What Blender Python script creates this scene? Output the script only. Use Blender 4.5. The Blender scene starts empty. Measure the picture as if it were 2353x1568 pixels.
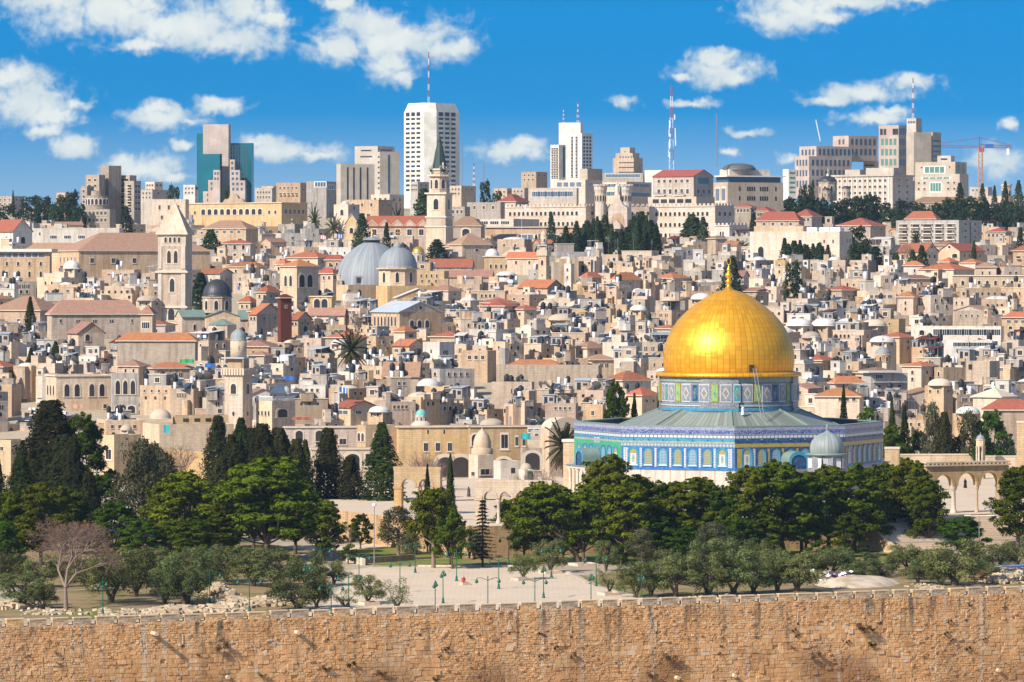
import bpy, math, random
from mathutils import Matrix, Vector, noise as mnoise
R = math.radians
SC = bpy.context.scene
COL = SC.collection
# ---------------------------------------------------------------- camera, sky, sun, exposure
FD, CX, HZ = 10712.0, 1176.5, 625.0      # focal length, centre column and eye-level row of the picture
cam_d = bpy.data.cameras.new('camera')
cam = bpy.data.objects.new('camera', cam_d); COL.objects.link(cam)
cam.location = (0, 0, 0); cam.rotation_euler = (R(90), 0, 0)
cam_d.sensor_width = 36; cam_d.lens = 36 * FD / 2353
cam_d.shift_y = -(784 - HZ) / 2353
cam_d.clip_start = 1; cam_d.clip_end = 20000
SC.camera = cam
SUN_AZ, SUN_EL = R(227), R(36)
sun_dir = Vector((math.sin(SUN_AZ) * math.cos(SUN_EL), math.cos(SUN_AZ) * math.cos(SUN_EL), math.sin(SUN_EL)))
sd = bpy.data.lights.new('sun', 'SUN'); sd.energy = 5.0; sd.angle = R(0.5); sd.color = (1.0, 0.90, 0.765)
sun = bpy.data.objects.new('sun', sd); COL.objects.link(sun)
sun.rotation_euler = sun_dir.to_track_quat('Z', 'Y').to_euler()
SC.view_settings.view_transform = 'Standard'; SC.view_settings.look = 'None'
SC.view_settings.gamma = 1; SC.view_settings.exposure = 0.44
SC.cycles.max_bounces = 6; SC.cycles.diffuse_bounces = 3; SC.cycles.glossy_bounces = 2
SC.cycles.transmission_bounces = 2; SC.cycles.volume_bounces = 0; SC.cycles.transparent_max_bounces = 4
SC.cycles.caustics_reflective = False; SC.cycles.caustics_refractive = False
SC.cycles.use_denoising = True
CLOUDS = [(250,20,230,75),(430,60,170,60),(540,92,130,42),(120,0,140,42),(625,45,65,30),(320,104,70,18),(560,20,100,50),
 (780,10,52,28),(900,90,190,62),(860,58,110,42),(895,150,70,45),(1015,110,90,32),(780,105,85,35),(925,178,40,20),
 (55,232,135,68),(25,180,60,45),(110,265,80,40),(100,300,50,18),(170,242,35,20),(170,337,66,27),
 (365,272,105,30),(370,250,50,22),(440,277,40,13),(500,245,75,20),(480,235,50,14),(330,387,100,34),(280,370,50,25),(400,407,40,14),
 (640,347,140,28),(600,330,70,22),(720,360,75,14),(420,330,35,13),(1175,347,100,27),(1210,330,50,20),
 (1830,20,130,55),(1790,45,80,38),(1960,8,140,24),(1900,40,60,18),(2080,-8,80,18),
 (1650,162,105,34),(1640,135,60,25),(1690,175,60,24),(1570,176,35,11),(1440,232,40,14),(1590,236,65,12),
 (1990,217,135,26),(2090,190,80,20),(1900,232,60,13),(2000,270,90,22),(2050,256,40,14),(1715,305,55,11),(1685,346,25,12),
 (2320,287,30,16),(2290,372,85,34),(1810,363,35,14)]
def make_world():
    w = bpy.data.worlds.new('World'); SC.world = w; w.use_nodes = True
    nt = w.node_tree; N = nt.nodes; L = nt.links; N.clear()
    def nd(t, **k):
        n = N.new(t)
        for a, b in k.items(): setattr(n, a, b)
        return n
    def inp(n, i, v):
        if isinstance(v, bpy.types.NodeSocket): L.new(v, n.inputs[i])
        else: n.inputs[i].default_value = v
    def math_(op, a, b=0.0, c=0.0):
        n = nd('ShaderNodeMath', operation=op); inp(n, 0, a); inp(n, 1, b); inp(n, 2, c); return n.outputs[0]
    tc = nd('ShaderNodeTexCoord').outputs['Generated']
    sp = nd('ShaderNodeSeparateXYZ'); L.new(tc, sp.inputs[0]); x, y, z = sp.outputs
    # bluer air low down: the sky model is read higher up than the eye looks, in the lowest degrees only
    mr = nd('ShaderNodeMapRange', interpolation_type='SMOOTHERSTEP'); inp(mr, 0, z)
    mr.inputs[1].default_value = -0.01; mr.inputs[2].default_value = 0.075; mr.inputs[3].default_value = 0.13; mr.inputs[4].default_value = 0.62
    zz = math_('MAXIMUM', mr.outputs[0], z)
    cb = nd('ShaderNodeCombineXYZ'); inp(cb, 0, x); inp(cb, 1, y); inp(cb, 2, zz)
    nm = nd('ShaderNodeVectorMath', operation='NORMALIZE'); L.new(cb.outputs[0], nm.inputs[0])
    sky = nd('ShaderNodeTexSky', sky_type='NISHITA'); sky.sun_disc = False
    sky.sun_elevation = SUN_EL; sky.sun_rotation = SUN_AZ; sky.altitude = 780; sky.air_density = 1.0; sky.dust_density = 0.3; sky.ozone_density = 2.5
    L.new(nm.outputs[0], sky.inputs[0])
    hs = nd('ShaderNodeHueSaturation'); hs.inputs['Hue'].default_value = 0.488
    for key, lo, hi in (('Saturation', 1.0, 1.95), ('Value', 0.62, 1.20)):
        g = nd('ShaderNodeMapRange'); inp(g, 0, z); g.inputs[1].default_value = 0.014; g.inputs[2].default_value = 0.054; g.inputs[3].default_value = lo; g.inputs[4].default_value = hi; L.new(g.outputs[0], hs.inputs[key])
    L.new(sky.outputs[0], hs.inputs['Color'])
    lowm = nd('ShaderNodeMapRange'); inp(lowm, 0, z); lowm.inputs[1].default_value = 0.06; lowm.inputs[2].default_value = 0.35
    mx = nd('ShaderNodeMix', data_type='RGBA'); L.new(lowm.outputs[0], mx.inputs[0]); L.new(hs.outputs[0], mx.inputs[6]); L.new(sky.outputs[0], mx.inputs[7])
    bg = nd('ShaderNodeBackground'); L.new(mx.outputs[2], bg.inputs[0]); bg.inputs[1].default_value = 0.145
    # cumulus clouds by direction (tangent of bearing and of height)
    yy = math_('MAXIMUM', y, 0.02)
    u = math_('DIVIDE', x, yy); v = math_('DIVIDE', z, yy)
    uv = nd('ShaderNodeCombineXYZ'); inp(uv, 0, math_('MULTIPLY', u, 100.0)); inp(uv, 1, math_('MULTIPLY', v, 100.0))
    nz = nd('ShaderNodeTexNoise', noise_dimensions='3D'); nz.inputs['Scale'].default_value = 1.7; nz.inputs['Detail'].default_value = 8; nz.inputs['Roughness'].default_value = 0.53; nz.inputs['Distortion'].default_value = 0.5
    L.new(uv.outputs[0], nz.inputs['Vector'])
    nz2 = nd('ShaderNodeTexNoise'); nz2.inputs['Scale'].default_value = 1.1; nz2.inputs['Detail'].default_value = 6
    L.new(uv.outputs[0], nz2.inputs['Vector'])
    wv = nd('ShaderNodeTexNoise'); wv.inputs['Scale'].default_value = 2.6; wv.inputs['Detail'].default_value = 5; L.new(uv.outputs[0], wv.inputs['Vector'])
    wm_ = nd('ShaderNodeVectorMath', operation='MULTIPLY_ADD'); L.new(wv.outputs['Color'], wm_.inputs[0]); wm_.inputs[1].default_value = (0.75, 0.42, 0); wm_.inputs[2].default_value = (-0.375, -0.21, 0)
    uw = nd('ShaderNodeVectorMath', operation='ADD'); L.new(uv.outputs[0], uw.inputs[0]); L.new(wm_.outputs[0], uw.inputs[1])
    K = FD / 100
    cur = None
    for (cx, cy, rx, ry) in CLOUDS:
        c = ((cx - CX) / K, (HZ - cy) / K); s = (K / (rx * 1.45), K / (ry * 1.5))
        ma = nd('ShaderNodeVectorMath', operation='MULTIPLY_ADD'); L.new(uw.outputs[0], ma.inputs[0])
        ma.inputs[1].default_value = (s[0], s[1], 0); ma.inputs[2].default_value = (-c[0] * s[0], -c[1] * s[1], 0)
        le = nd('ShaderNodeVectorMath', operation='LENGTH'); L.new(ma.outputs[0], le.inputs[0])
        cur = le.outputs['Value'] if cur is None else (lambda n: n)(math_('SMOOTH_MIN', cur, le.outputs['Value'], 0.18))
    field = math_('SUBTRACT', 0.78, cur)
    nz3 = nd('ShaderNodeTexNoise'); nz3.inputs['Scale'].default_value = 6.5; nz3.inputs['Detail'].default_value = 6; L.new(uv.outputs[0], nz3.inputs['Vector'])
    nn = math_('ADD', math_('MULTIPLY', math_('SUBTRACT', nz.outputs[0], 0.5), 1.25), math_('MULTIPLY', math_('SUBTRACT', nz3.outputs[0], 0.5), 0.5))
    dens = math_('ADD', field, nn)
    mk = nd('ShaderNodeMapRange', interpolation_type='SMOOTHSTEP'); inp(mk, 0, dens); mk.inputs[1].default_value = -0.08; mk.inputs[2].default_value = 0.60
    fr = nd('ShaderNodeMapRange'); inp(fr, 0, y); fr.inputs[1].default_value = 0.1; fr.inputs[2].default_value = 0.5
    mask = math_('MULTIPLY', math_('MULTIPLY', mk.outputs[0], 0.97), fr.outputs[0])
    lit = nd('ShaderNodeMapRange'); inp(lit, 0, math_('ADD', math_('MULTIPLY', field, 0.45), nz2.outputs[0])); lit.inputs[1].default_value = 0.35; lit.inputs[2].default_value = 0.85
    cc = nd('ShaderNodeMix', data_type='RGBA'); L.new(lit.outputs[0], cc.inputs[0])
    cc.inputs[6].default_value = (0.52, 0.66, 0.74, 1); cc.inputs[7].default_value = (0.86, 0.90, 0.87, 1)
    cbg = nd('ShaderNodeBackground'); L.new(cc.outputs[2], cbg.inputs[0]); cbg.inputs[1].default_value = 0.74
    ms = nd('ShaderNodeMixShader'); L.new(mask, ms.inputs[0]); L.new(bg.outputs[0], ms.inputs[1]); L.new(cbg.outputs[0], ms.inputs[2])
    out = nd('ShaderNodeOutputWorld'); L.new(ms.outputs[0], out.inputs[0])
    w.cycles.sampling_method = 'MANUAL'; w.cycles.sample_map_resolution = 512
make_world()
# ---------------------------------------------------------------- helpers
def P(px, py, Y):
    """the point seen at column px and row py at distance Y"""
    return Vector(((px - CX) * Y / FD, Y, (HZ - py) * Y / FD))
def mpp(Y): return Y / FD
def lerp(a, b, t): return a + (b - a) * t
def interp(x, pts):
    if x <= pts[0][0]: return pts[0][1]
    for (a, va), (b, vb) in zip(pts, pts[1:]):
        if x <= b: return lerp(va, vb, (x - a) / (b - a))
    return pts[-1][1]
Z_ESP, Z_PLAT = -43.3, -38.5
def wall_y(x): return 590 + 0.4663 * x
GP = [(-400,-5),(30,-3),(120,-25),(330,-74),(470,-74),(545,-60)]
CITY = [(880,-42),(936,-41),(944,-34),(1000,-28),(1100,-21),(1200,-14),(1300,-7),(1400,-1),(1500,3),(1600,5),(1700,6),(1800,9),(1900,19),(2000,25),(2200,30),(2400,31),(3200,26),(4600,0)]
def ground(x, y):
    if y < wall_y(x): return interp(y - 0.4663 * x * 0.6, GP[:-1] + [(560, -58)])
    if y < 860: return Z_ESP
    if y < 880: return lerp(Z_ESP, -42, (y - 860) / 20)
    return interp(y, CITY)
class MB:
    def __init__(s): s.v = []; s.f = []; s.mi = []; s.sm = []; s.M = None
    def add(s, vs, fs, mi=0, smooth=False):
        o = len(s.v)
        if s.M is not None: vs = [tuple(s.M @ Vector(p)) for p in vs]
        s.v.extend(vs)
        for f in fs: s.f.append(tuple(i + o for i in f)); s.mi.append(mi); s.sm.append(smooth)
        return s
    def box(s, x0, y0, z0, x1, y1, z1, mi=0, bottom=True):
        vs = [(x0,y0,z0),(x1,y0,z0),(x1,y1,z0),(x0,y1,z0),(x0,y0,z1),(x1,y0,z1),(x1,y1,z1),(x0,y1,z1)]
        fs = [(0,1,5,4),(1,2,6,5),(2,3,7,6),(3,0,4,7),(4,5,6,7)] + ([(3,2,1,0)] if bottom else [])
        return s.add(vs, fs, mi)
    def prism(s, poly, z0, z1, mi=0, mitop=None):
        n = len(poly); vs = [(x, y, z0) for x, y in poly] + [(x, y, z1) for x, y in poly]
        s.add(vs, [(i, (i+1) % n, n + (i+1) % n, n + i) for i in range(n)] + [tuple(range(n-1, -1, -1))], mi)
        return s.add([(x, y, z1) for x, y in poly], [tuple(range(n))], mi if mitop is None else mitop)
    def xz(s, poly, y0, y1, mi=0):
        """a flat outline in x and z given the thickness y0 (front) to y1 (back)"""
        n = len(poly); vs = [(x, y0, z) for x, z in poly] + [(x, y1, z) for x, z in poly]
        return s.add(vs, [tuple(range(n)), tuple(range(2*n-1, n-1, -1))] + [((i+1) % n, i, n + i, n + (i+1) % n) for i in range(n)], mi)
    def lathe(s, prof, seg=24, mi=0, cx=0, cy=0, smooth=True, a0=0.0, a1=2*math.pi, off=0.0):
        full = abs(a1 - a0 - 2*math.pi) < 1e-6; n = seg if full else seg + 1
        vs = []
        for r, z in prof:
            for i in range(n):
                a = a0 + (a1 - a0) * i / seg + off
                vs.append((cx + r * math.cos(a), cy + r * math.sin(a), z))
        fs = []
        for k in range(len(prof) - 1):
            for i in range(seg):
                j = (i + 1) % n
                if prof[k][0] < 1e-6: fs.append((k*n, (k+1)*n + j, (k+1)*n + i))
                elif prof[k+1][0] < 1e-6: fs.append((k*n + i, k*n + j, (k+1)*n))
                else: fs.append((k*n + i, k*n + j, (k+1)*n + j, (k+1)*n + i))
        return s.add(vs, fs, mi, smooth)
    def tube(s, p0, p1, r0, r1=None, seg=6, mi=0, smooth=True, cap=True):
        r1 = r0 if r1 is None else r1
        p0 = Vector(p0); p1 = Vector(p1); d = p1 - p0
        if d.length < 1e-6: return s
        q = d.to_track_quat('Z', 'Y'); vs = []
        for c, r in ((p0, r0), (p1, r1)):
            for i in range(seg):
                a = 2 * math.pi * i / seg
                vs.append(tuple(c + q @ Vector((r * math.cos(a), r * math.sin(a), 0))))
        fs = [(i, (i+1) % seg, seg + (i+1) % seg, seg + i) for i in range(seg)]
        s.add(vs, fs, mi, smooth)
        if cap: s.add(vs, [tuple(range(seg, 2*seg)), tuple(range(seg-1, -1, -1))], mi)
        return s
    def path(s, pts, r, seg=6, mi=0):
        for a, b in zip(pts, pts[1:]): s.tube(a, b, r, r, seg, mi)
        return s
    def mesh(s, name, mats):
        me = bpy.data.meshes.new(name); me.from_pydata(s.v, [], s.f)
        for m in mats: me.materials.append(m)
        me.polygons.foreach_set('material_index', s.mi); me.polygons.foreach_set('use_smooth', s.sm)
        me.update(); return me
    def build(s, name, mats, parent=None, loc=(0,0,0), rz=0.0):
        return put(name, s.mesh(name, mats if isinstance(mats, (list, tuple)) else [mats]), parent, loc, rz)
def put(name, me, parent=None, loc=(0,0,0), rz=0.0, scale=None):
    o = bpy.data.objects.new(name, me); COL.objects.link(o)
    o.location = loc
    if rz: o.rotation_euler = (0, 0, rz)
    if scale: o.scale = scale
    if parent: o.parent = parent
    return o
USED = {}
THINGS = []
def tag(o, label, cat, group=None, kind=None):
    o['label'] = label; o['category'] = cat
    if group: o['group'] = group
    if kind: o['kind'] = kind
    USED[label] = USED.get(label, 0) + 1
    return o
def thing(name, label, cat, loc=(0,0,0), rz=0.0, group=None):
    o = bpy.data.objects.new(name, None); COL.objects.link(o); o.empty_display_size = 0.5
    o.location = loc; o.rotation_euler = (0, 0, rz)
    return tag(o, label, cat, group)
def struct(o, label=None):
    o['kind'] = 'structure'
    if label: o['label'] = label
    return o
def copy_tree(root, loc, rz, scale=1.0):
    r = root.copy(); COL.objects.link(r); r.location = loc; r.rotation_euler = (0, 0, rz); r.scale = (scale,)*3 if not isinstance(scale, tuple) else scale
    for ch in root.children:
        c = ch.copy(); COL.objects.link(c); c.parent = r
        for g in ch.children:
            d = g.copy(); COL.objects.link(d); d.parent = c
    return r
# ---------------------------------------------------------------- materials
class NT:
    def __init__(s, name):
        s.m = bpy.data.materials.new(name); s.m.use_nodes = True; s.t = s.m.node_tree; s.t.nodes.clear()
        s.out = s.t.nodes.new('ShaderNodeOutputMaterial')
    def n(s, t, **k):
        n = s.t.nodes.new(t)
        for a, b in k.items(): setattr(n, a, b)
        return n
    def i(s, n, key, v):
        if isinstance(v, bpy.types.NodeSocket): s.t.links.new(v, n.inputs[key])
        else:
            if isinstance(v, (tuple, list)) and len(v) == 3 and n.inputs[key].type == 'RGBA': v = (*v, 1)
            n.inputs[key].default_value = v
    def math(s, op, a, b=0.0, c=0.0, clamp=False):
        n = s.n('ShaderNodeMath', operation=op); n.use_clamp = clamp; s.i(n, 0, a); s.i(n, 1, b); s.i(n, 2, c); return n.outputs[0]
    def mix(s, f, a, b, mode='MIX'):
        n = s.n('ShaderNodeMix', data_type='RGBA', blend_type=mode); s.i(n, 0, f); s.i(n, 6, a); s.i(n, 7, b); return n.outputs[2]
    def coord(s, which='Object'): return s.n('ShaderNodeTexCoord').outputs[which]
    def sep(s, v):
        n = s.n('ShaderNodeSeparateXYZ'); s.i(n, 0, v); return n.outputs
    def comb(s, x=0.0, y=0.0, z=0.0):
        n = s.n('ShaderNodeCombineXYZ'); s.i(n, 0, x); s.i(n, 1, y); s.i(n, 2, z); return n.outputs[0]
    def scale(s, v, k):
        n = s.n('ShaderNodeVectorMath', operation='MULTIPLY'); s.i(n, 0, v); n.inputs[1].default_value = k; return n.outputs[0]
    def noise(s, v, sc, detail=4, rough=0.55, out=0):
        n = s.n('ShaderNodeTexNoise'); s.i(n, 'Vector', v); n.inputs['Scale'].default_value = sc; n.inputs['Detail'].default_value = detail; n.inputs['Roughness'].default_value = rough; return n.outputs[out]
    def mr(s, v, a, b, c=0.0, d=1.0, smooth=False):
        n = s.n('ShaderNodeMapRange'); s.i(n, 0, v)
        if smooth: n.interpolation_type = 'SMOOTHSTEP'
        for k, q in zip((1,2,3,4), (a,b,c,d)): n.inputs[k].default_value = q
        return n.outputs[0]
    def ramp(s, v, stops):
        n = s.n('ShaderNodeValToRGB'); s.i(n, 0, v); cr = n.color_ramp
        while len(cr.elements) < len(stops): cr.elements.new(0.5)
        for e, (p, c) in zip(cr.elements, stops): e.position = p; e.color = (*c, 1)
        return n.outputs[0]
    def bump(s, h, st=0.5, dist=0.1):
        n = s.n('ShaderNodeBump'); s.i(n, 'Height', h); n.inputs['Strength'].default_value = st; n.inputs['Distance'].default_value = dist; return n.outputs[0]
    def bsdf(s, col, rough=0.85, metal=0.0, normal=None, spec=0.3):
        n = s.n('ShaderNodeBsdfPrincipled'); s.i(n, 'Base Color', col); s.i(n, 'Roughness', rough); s.i(n, 'Metallic', metal); s.i(n, 'Specular IOR Level', spec)
        if normal is not None: s.i(n, 'Normal', normal)
        s.t.links.new(n.outputs[0], s.out.inputs[0]); return n
    def rnd(s): return s.n('ShaderNodeObjectInfo').outputs['Random']
    def island(s): return s.n('ShaderNodeNewGeometry').outputs['Random Per Island']
MATS = {}
def mul(c, k): return tuple(min(1, x * k) for x in c)
def stone(name, c, dirt=0.35, bw=0.95, bh=0.42, vary=0.22, mort=0.72):
    """coursed limestone: blocks, worn patches and rain streaks; each building a little different"""
    t = NT(name); co = t.coord(); x, y, z = t.sep(co)
    u = t.math('ADD', x, y)
    br = t.n('ShaderNodeTexBrick'); t.i(br, 'Vector', t.comb(u, z, 0.0))
    br.inputs['Scale'].default_value = 1.0; br.inputs['Brick Width'].default_value = bw; br.inputs['Row Height'].default_value = bh; br.inputs['Mortar Size'].default_value = 0.03; br.inputs['Bias'].default_value = 0.0
    t.i(br, 'Color1', mul(c, 1.1)); t.i(br, 'Color2', mul(c, 0.86)); t.i(br, 'Mortar', mul(c, mort))
    col = br.outputs[0]
    big = t.noise(co, 0.16, 5)
    col = t.mix(t.mr(big, 0.40, 0.68, 0, 0.75), col, (c[0]*0.72, c[1]*0.62, c[2]*0.5))
    st = t.noise(t.scale(co, (1.3, 1.3, 0.12)), 1.0, 4)
    col = t.mix(t.mr(st, 0.46, 0.70, 0, min(0.85, dirt * 1.6)), col, (c[0]*0.38, c[1]*0.35, c[2]*0.32))
    col = t.mix(t.mr(t.noise(co, 1.7, 5), 0.3, 0.7, 0.0, 0.3), col, mul(c, 1.15))
    r = t.rnd()
    hv = t.n('ShaderNodeHueSaturation'); t.i(hv, 'Color', col)
    t.i(hv, 'Value', t.mr(r, 0, 1, 1 - vary, 1 + vary * 0.8)); t.i(hv, 'Saturation', t.mr(t.math('FRACT', t.math('MULTIPLY', r, 7.31)), 0, 1, 0.72, 1.2))
    h = t.math('ADD', t.math('MULTIPLY', br.outputs[1], -0.6), t.noise(co, 4.0, 3))
    t.bsdf(hv.outputs[0], 0.92, 0, t.bump(h, 0.5, 0.06), 0.15)
    MATS[name] = t.m; return t.m
def plain(name, c, rough=0.8, metal=0.0, var=0.12, nsc=1.5, spec=0.3, rv=0.0):
    t = NT(name); co = t.coord()
    col = t.mix(t.noise(co, nsc, 4), mul(c, 1 - var), mul(c, 1 + var))
    if rv:
        hv = t.n('ShaderNodeHueSaturation'); t.i(hv, 'Color', col); t.i(hv, 'Value', t.mr(t.rnd(), 0, 1, 1 - rv, 1 + rv)); col = hv.outputs[0]
    t.bsdf(col, rough, metal, None, spec); MATS[name] = t.m; return t.m
def tiles(name, c, vary=0.25):
    """clay pantiles: courses down the slope, weathered patches"""
    t = NT(name); co = t.coord(); x, y, z = t.sep(co)
    br = t.n('ShaderNodeTexBrick'); t.i(br, 'Vector', t.comb(t.math('ADD', x, y), t.math('MULTIPLY', z, 1.0), 0.0))
    br.inputs['Scale'].default_value = 1; br.inputs['Brick Width'].default_value = 0.55; br.inputs['Row Height'].default_value = 0.22; br.inputs['Mortar Size'].default_value = 0.025
    t.i(br, 'Color1', mul(c, 1.12)); t.i(br, 'Color2', mul(c, 0.84)); t.i(br, 'Mortar', mul(c, 0.6))
    n = t.noise(co, 0.35, 5)
    col = t.mix(t.mr(n, 0.45, 0.75, 0, 0.6), br.outputs[0], (c[0]*0.72, c[1]*0.9, c[2]*1.05))
    col = t.mix(t.mr(t.noise(co, 2.2, 4), 0.5, 0.8, 0, 0.45), col, mul(c, 0.5))
    hv = t.n('ShaderNodeHueSaturation'); t.i(hv, 'Color', col); r = t.rnd(); t.i(hv, 'Value', t.mr(r, 0, 1, 1 - vary, 1 + vary)); t.i(hv, 'Hue', t.mr(t.math('FRACT', t.math('MULTIPLY', r, 9.7)), 0, 1, 0.49, 0.515))
    t.bsdf(hv.outputs[0], 0.85, 0, t.bump(t.math('ADD', t.math('MULTIPLY', br.outputs[1], -1.0), n), 0.4, 0.08), 0.2); MATS[name] = t.m; return t.m
def leaf(name, c1, c2, trans=0.25):
    t = NT(name); isl = t.island(); co = t.coord()
    f = t.math('ADD', t.math('MULTIPLY', isl, 0.6), t.math('MULTIPLY', t.noise(co, 0.5, 3), 0.5), clamp=True)
    col = t.mix(f, c1, c2)
    hv = t.n('ShaderNodeHueSaturation'); t.i(hv, 'Color', col); t.i(hv, 'Value', t.mr(t.rnd(), 0, 1, 0.6, 1.2)); t.i(hv, 'Hue', t.mr(t.math('FRACT', t.math('MULTIPLY', t.rnd(), 5.3)), 0, 1, 0.478, 0.522))
    d = t.n('ShaderNodeBsdfDiffuse'); t.i(d, 0, hv.outputs[0]); tr = t.n('ShaderNodeBsdfTranslucent'); t.i(tr, 0, hv.outputs[0])
    ms = t.n('ShaderNodeMixShader'); t.i(ms, 0, trans); t.t.links.new(d.outputs[0], ms.inputs[1]); t.t.links.new(tr.outputs[0], ms.inputs[2]); t.t.links.new(ms.outputs[0], t.out.inputs[0])
    MATS[name] = t.m; return t.m
def seam(name, c, n_ang, rough=0.5, metal=0.3, course=0.0, dark=0.55, var=0.15, mode='angle', wid=0.06):
    """sheet metal laid in strips: radial seams round the local z axis, optional courses"""
    t = NT(name); co = t.coord(); x, y, z = t.sep(co)
    if mode == 'angle': a = t.math('MULTIPLY', t.math('ARCTAN2', y, x), n_ang / (2 * math.pi))
    else: a = t.math('MULTIPLY', x, n_ang)
    fa = t.math('PINGPONG', t.math('ADD', a, 0.0), 0.5)
    line = t.mr(fa, 0.0, wid * 2, 1.0, 0.0)
    cell = t.math('FLOOR', t.math('ADD', a, 0.5)) if False else t.math('FLOOR', a)
    wn = t.n('ShaderNodeTexWhiteNoise', noise_dimensions='2D')
    if course:
        zc = t.math('DIVIDE', z, course); t.i(wn, 'Vector', t.comb(cell, t.math('FLOOR', zc), 0.0))
        fz = t.math('PINGPONG', zc, 0.5); line = t.math('MAXIMUM', line, t.mr(fz, 0.0, 0.05, 0.7, 0.0))
    else: t.i(wn, 'Vector', t.comb(cell, 3.0, 0.0))
    col = t.mix(wn.outputs[0], mul(c, 1 - var), mul(c, 1 + var))
    col = t.mix(t.mr(t.noise(t.scale(co, (1, 1, 0.25)), 0.8, 5), 0.5, 0.8, 0, 0.4), col, mul(c, 0.6))
    col = t.mix(line, col, mul(c, dark))
    t.bsdf(col, t.mr(wn.outputs[0], 0, 1, rough * 0.85, rough * 1.2), metal, t.bump(t.math('MULTIPLY', line, 1.0), 0.4, 0.05), 0.4); MATS[name] = t.m; return t.m
stone('limestone_cream', (0.625, 0.475, 0.335), 0.35)
stone('limestone_tan', (0.54, 0.405, 0.285), 0.45)
stone('limestone_pink', (0.56, 0.415, 0.31), 0.35)
stone('limestone_grey', (0.46, 0.39, 0.32), 0.45)
stone('limestone_pale', (0.64, 0.515, 0.39), 0.3)
stone('limestone_honey', (0.57, 0.415, 0.245), 0.3)
stone('limestone_rose', (0.60, 0.52, 0.45), 0.2, 1.6, 0.6, 0.05)
stone('plaster_white', (0.60, 0.56, 0.50), 0.3, 3.0, 2.2, 0.15, 0.9)
stone('concrete_grey', (0.42, 0.385, 0.345), 0.45, 2.6, 1.6, 0.15, 0.85)
stone('rough_wall', (0.50, 0.37, 0.24), 0.5, 0.6, 0.38, 0.15, 0.55)
stone('marble_white', (0.63, 0.54, 0.43), 0.25, 2.2, 1.6, 0.05, 0.85)
stone('tower_white', (0.70, 0.68, 0.61), 0.08, 4, 3.2, 0.03, 0.92)
stone('tower_beige', (0.50, 0.44, 0.36), 0.15, 3, 3.0, 0.08, 0.9)
stone('tower_pink', (0.50, 0.405, 0.345), 0.15, 3, 3.0, 0.04, 0.9)
tiles('tile_orange', (0.44, 0.155, 0.075)); tiles('tile_pink', (0.40, 0.22, 0.15), 0.12); tiles('tile_red', (0.36, 0.105, 0.07), 0.12); tiles('tile_brown', (0.33, 0.18, 0.12), 0.15)
plain('roof_flat', (0.42, 0.37, 0.30), 0.95, 0, 0.3, 0.5, 0.1, 0.25); plain('roof_white', (0.60, 0.57, 0.52), 0.8, 0, 0.15, 0.8, 0.2, 0.1); plain('dome_plaster', (0.50, 0.41, 0.31), 0.9, 0, 0.2, 0.8, 0.1, 0.25)
plain('glass_dark', (0.035, 0.033, 0.035), 0.2, 0, 0.4, 0.8, 0.5, 0.3); plain('glass_blue', (0.06, 0.10, 0.15), 0.15, 0, 0.3, 0.3, 0.6); plain('opening_dark', (0.05, 0.04, 0.035), 0.9, 0, 0.3)
plain('trim_stone', (0.64, 0.54, 0.42), 0.85, 0, 0.12); plain('trim_white', (0.72, 0.70, 0.66), 0.7, 0, 0.08); plain('metal_grey', (0.30, 0.31, 0.32), 0.5, 0.4, 0.1); plain('metal_white', (0.72, 0.73, 0.74), 0.5, 0.0, 0.08)
plain('sheet_roof', (0.42, 0.45, 0.47), 0.5, 0.2, 0.25, 0.6, 0.4, 0.25); plain('tank_black', (0.02, 0.02, 0.022), 0.55, 0, 0.2, 2, 0.4); plain('tank_white', (0.74, 0.74, 0.73), 0.45, 0, 0.08); plain('panel_dark', (0.05, 0.07, 0.10), 0.2, 0.2, 0.3, 2, 0.6); plain('dish_grey', (0.12, 0.118, 0.11), 0.6, 0.2, 0.2)
plain('wood_dark', (0.06, 0.03, 0.02), 0.8); plain('green_paint', (0.012, 0.11, 0.065), 0.5); plain('teal_cloth', (0.03, 0.30, 0.32), 0.8); plain('blue_cloth', (0.03, 0.12, 0.42), 0.8); plain('cloth_white', (0.75, 0.74, 0.74), 0.9); plain('cloth_red', (0.45, 0.05, 0.03), 0.9); plain('green_sheet', (0.03, 0.28, 0.10), 0.7); plain('rust_red', (0.12, 0.03, 0.02), 0.8); plain('copper_green', (0.20, 0.27, 0.23), 0.6, 0.2, 0.25, 0.7)
plain('red_paint', (0.30, 0.07, 0.07), 0.5); plain('orange_paint', (0.44, 0.25, 0.17), 0.6); plain('bark', (0.11, 0.08, 0.055), 0.95, 0, 0.3, 3); plain('bark_pale', (0.24, 0.17, 0.135), 0.95, 0, 0.3, 3); plain('turquoise', (0.16, 0.44, 0.38), 0.6, 0, 0.15); plain('skin', (0.42, 0.26, 0.18), 0.6); plain('robe_black', (0.012, 0.011, 0.014), 0.9); plain('robe_mauve', (0.10, 0.06, 0.07), 0.9); plain('dark_green_spire', (0.03, 0.055, 0.045), 0.6)
leaf('pine_needles', (0.028, 0.050, 0.003), (0.140, 0.164, 0.010), 0.12); leaf('pine_dark', (0.016, 0.036, 0.004), (0.085, 0.135, 0.009), 0.12); leaf('cypress_leaf', (0.013, 0.016, 0.006), (0.050, 0.052, 0.017), 0.1); leaf('cypress_green', (0.010, 0.020, 0.005), (0.046, 0.060, 0.011), 0.1)
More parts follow.
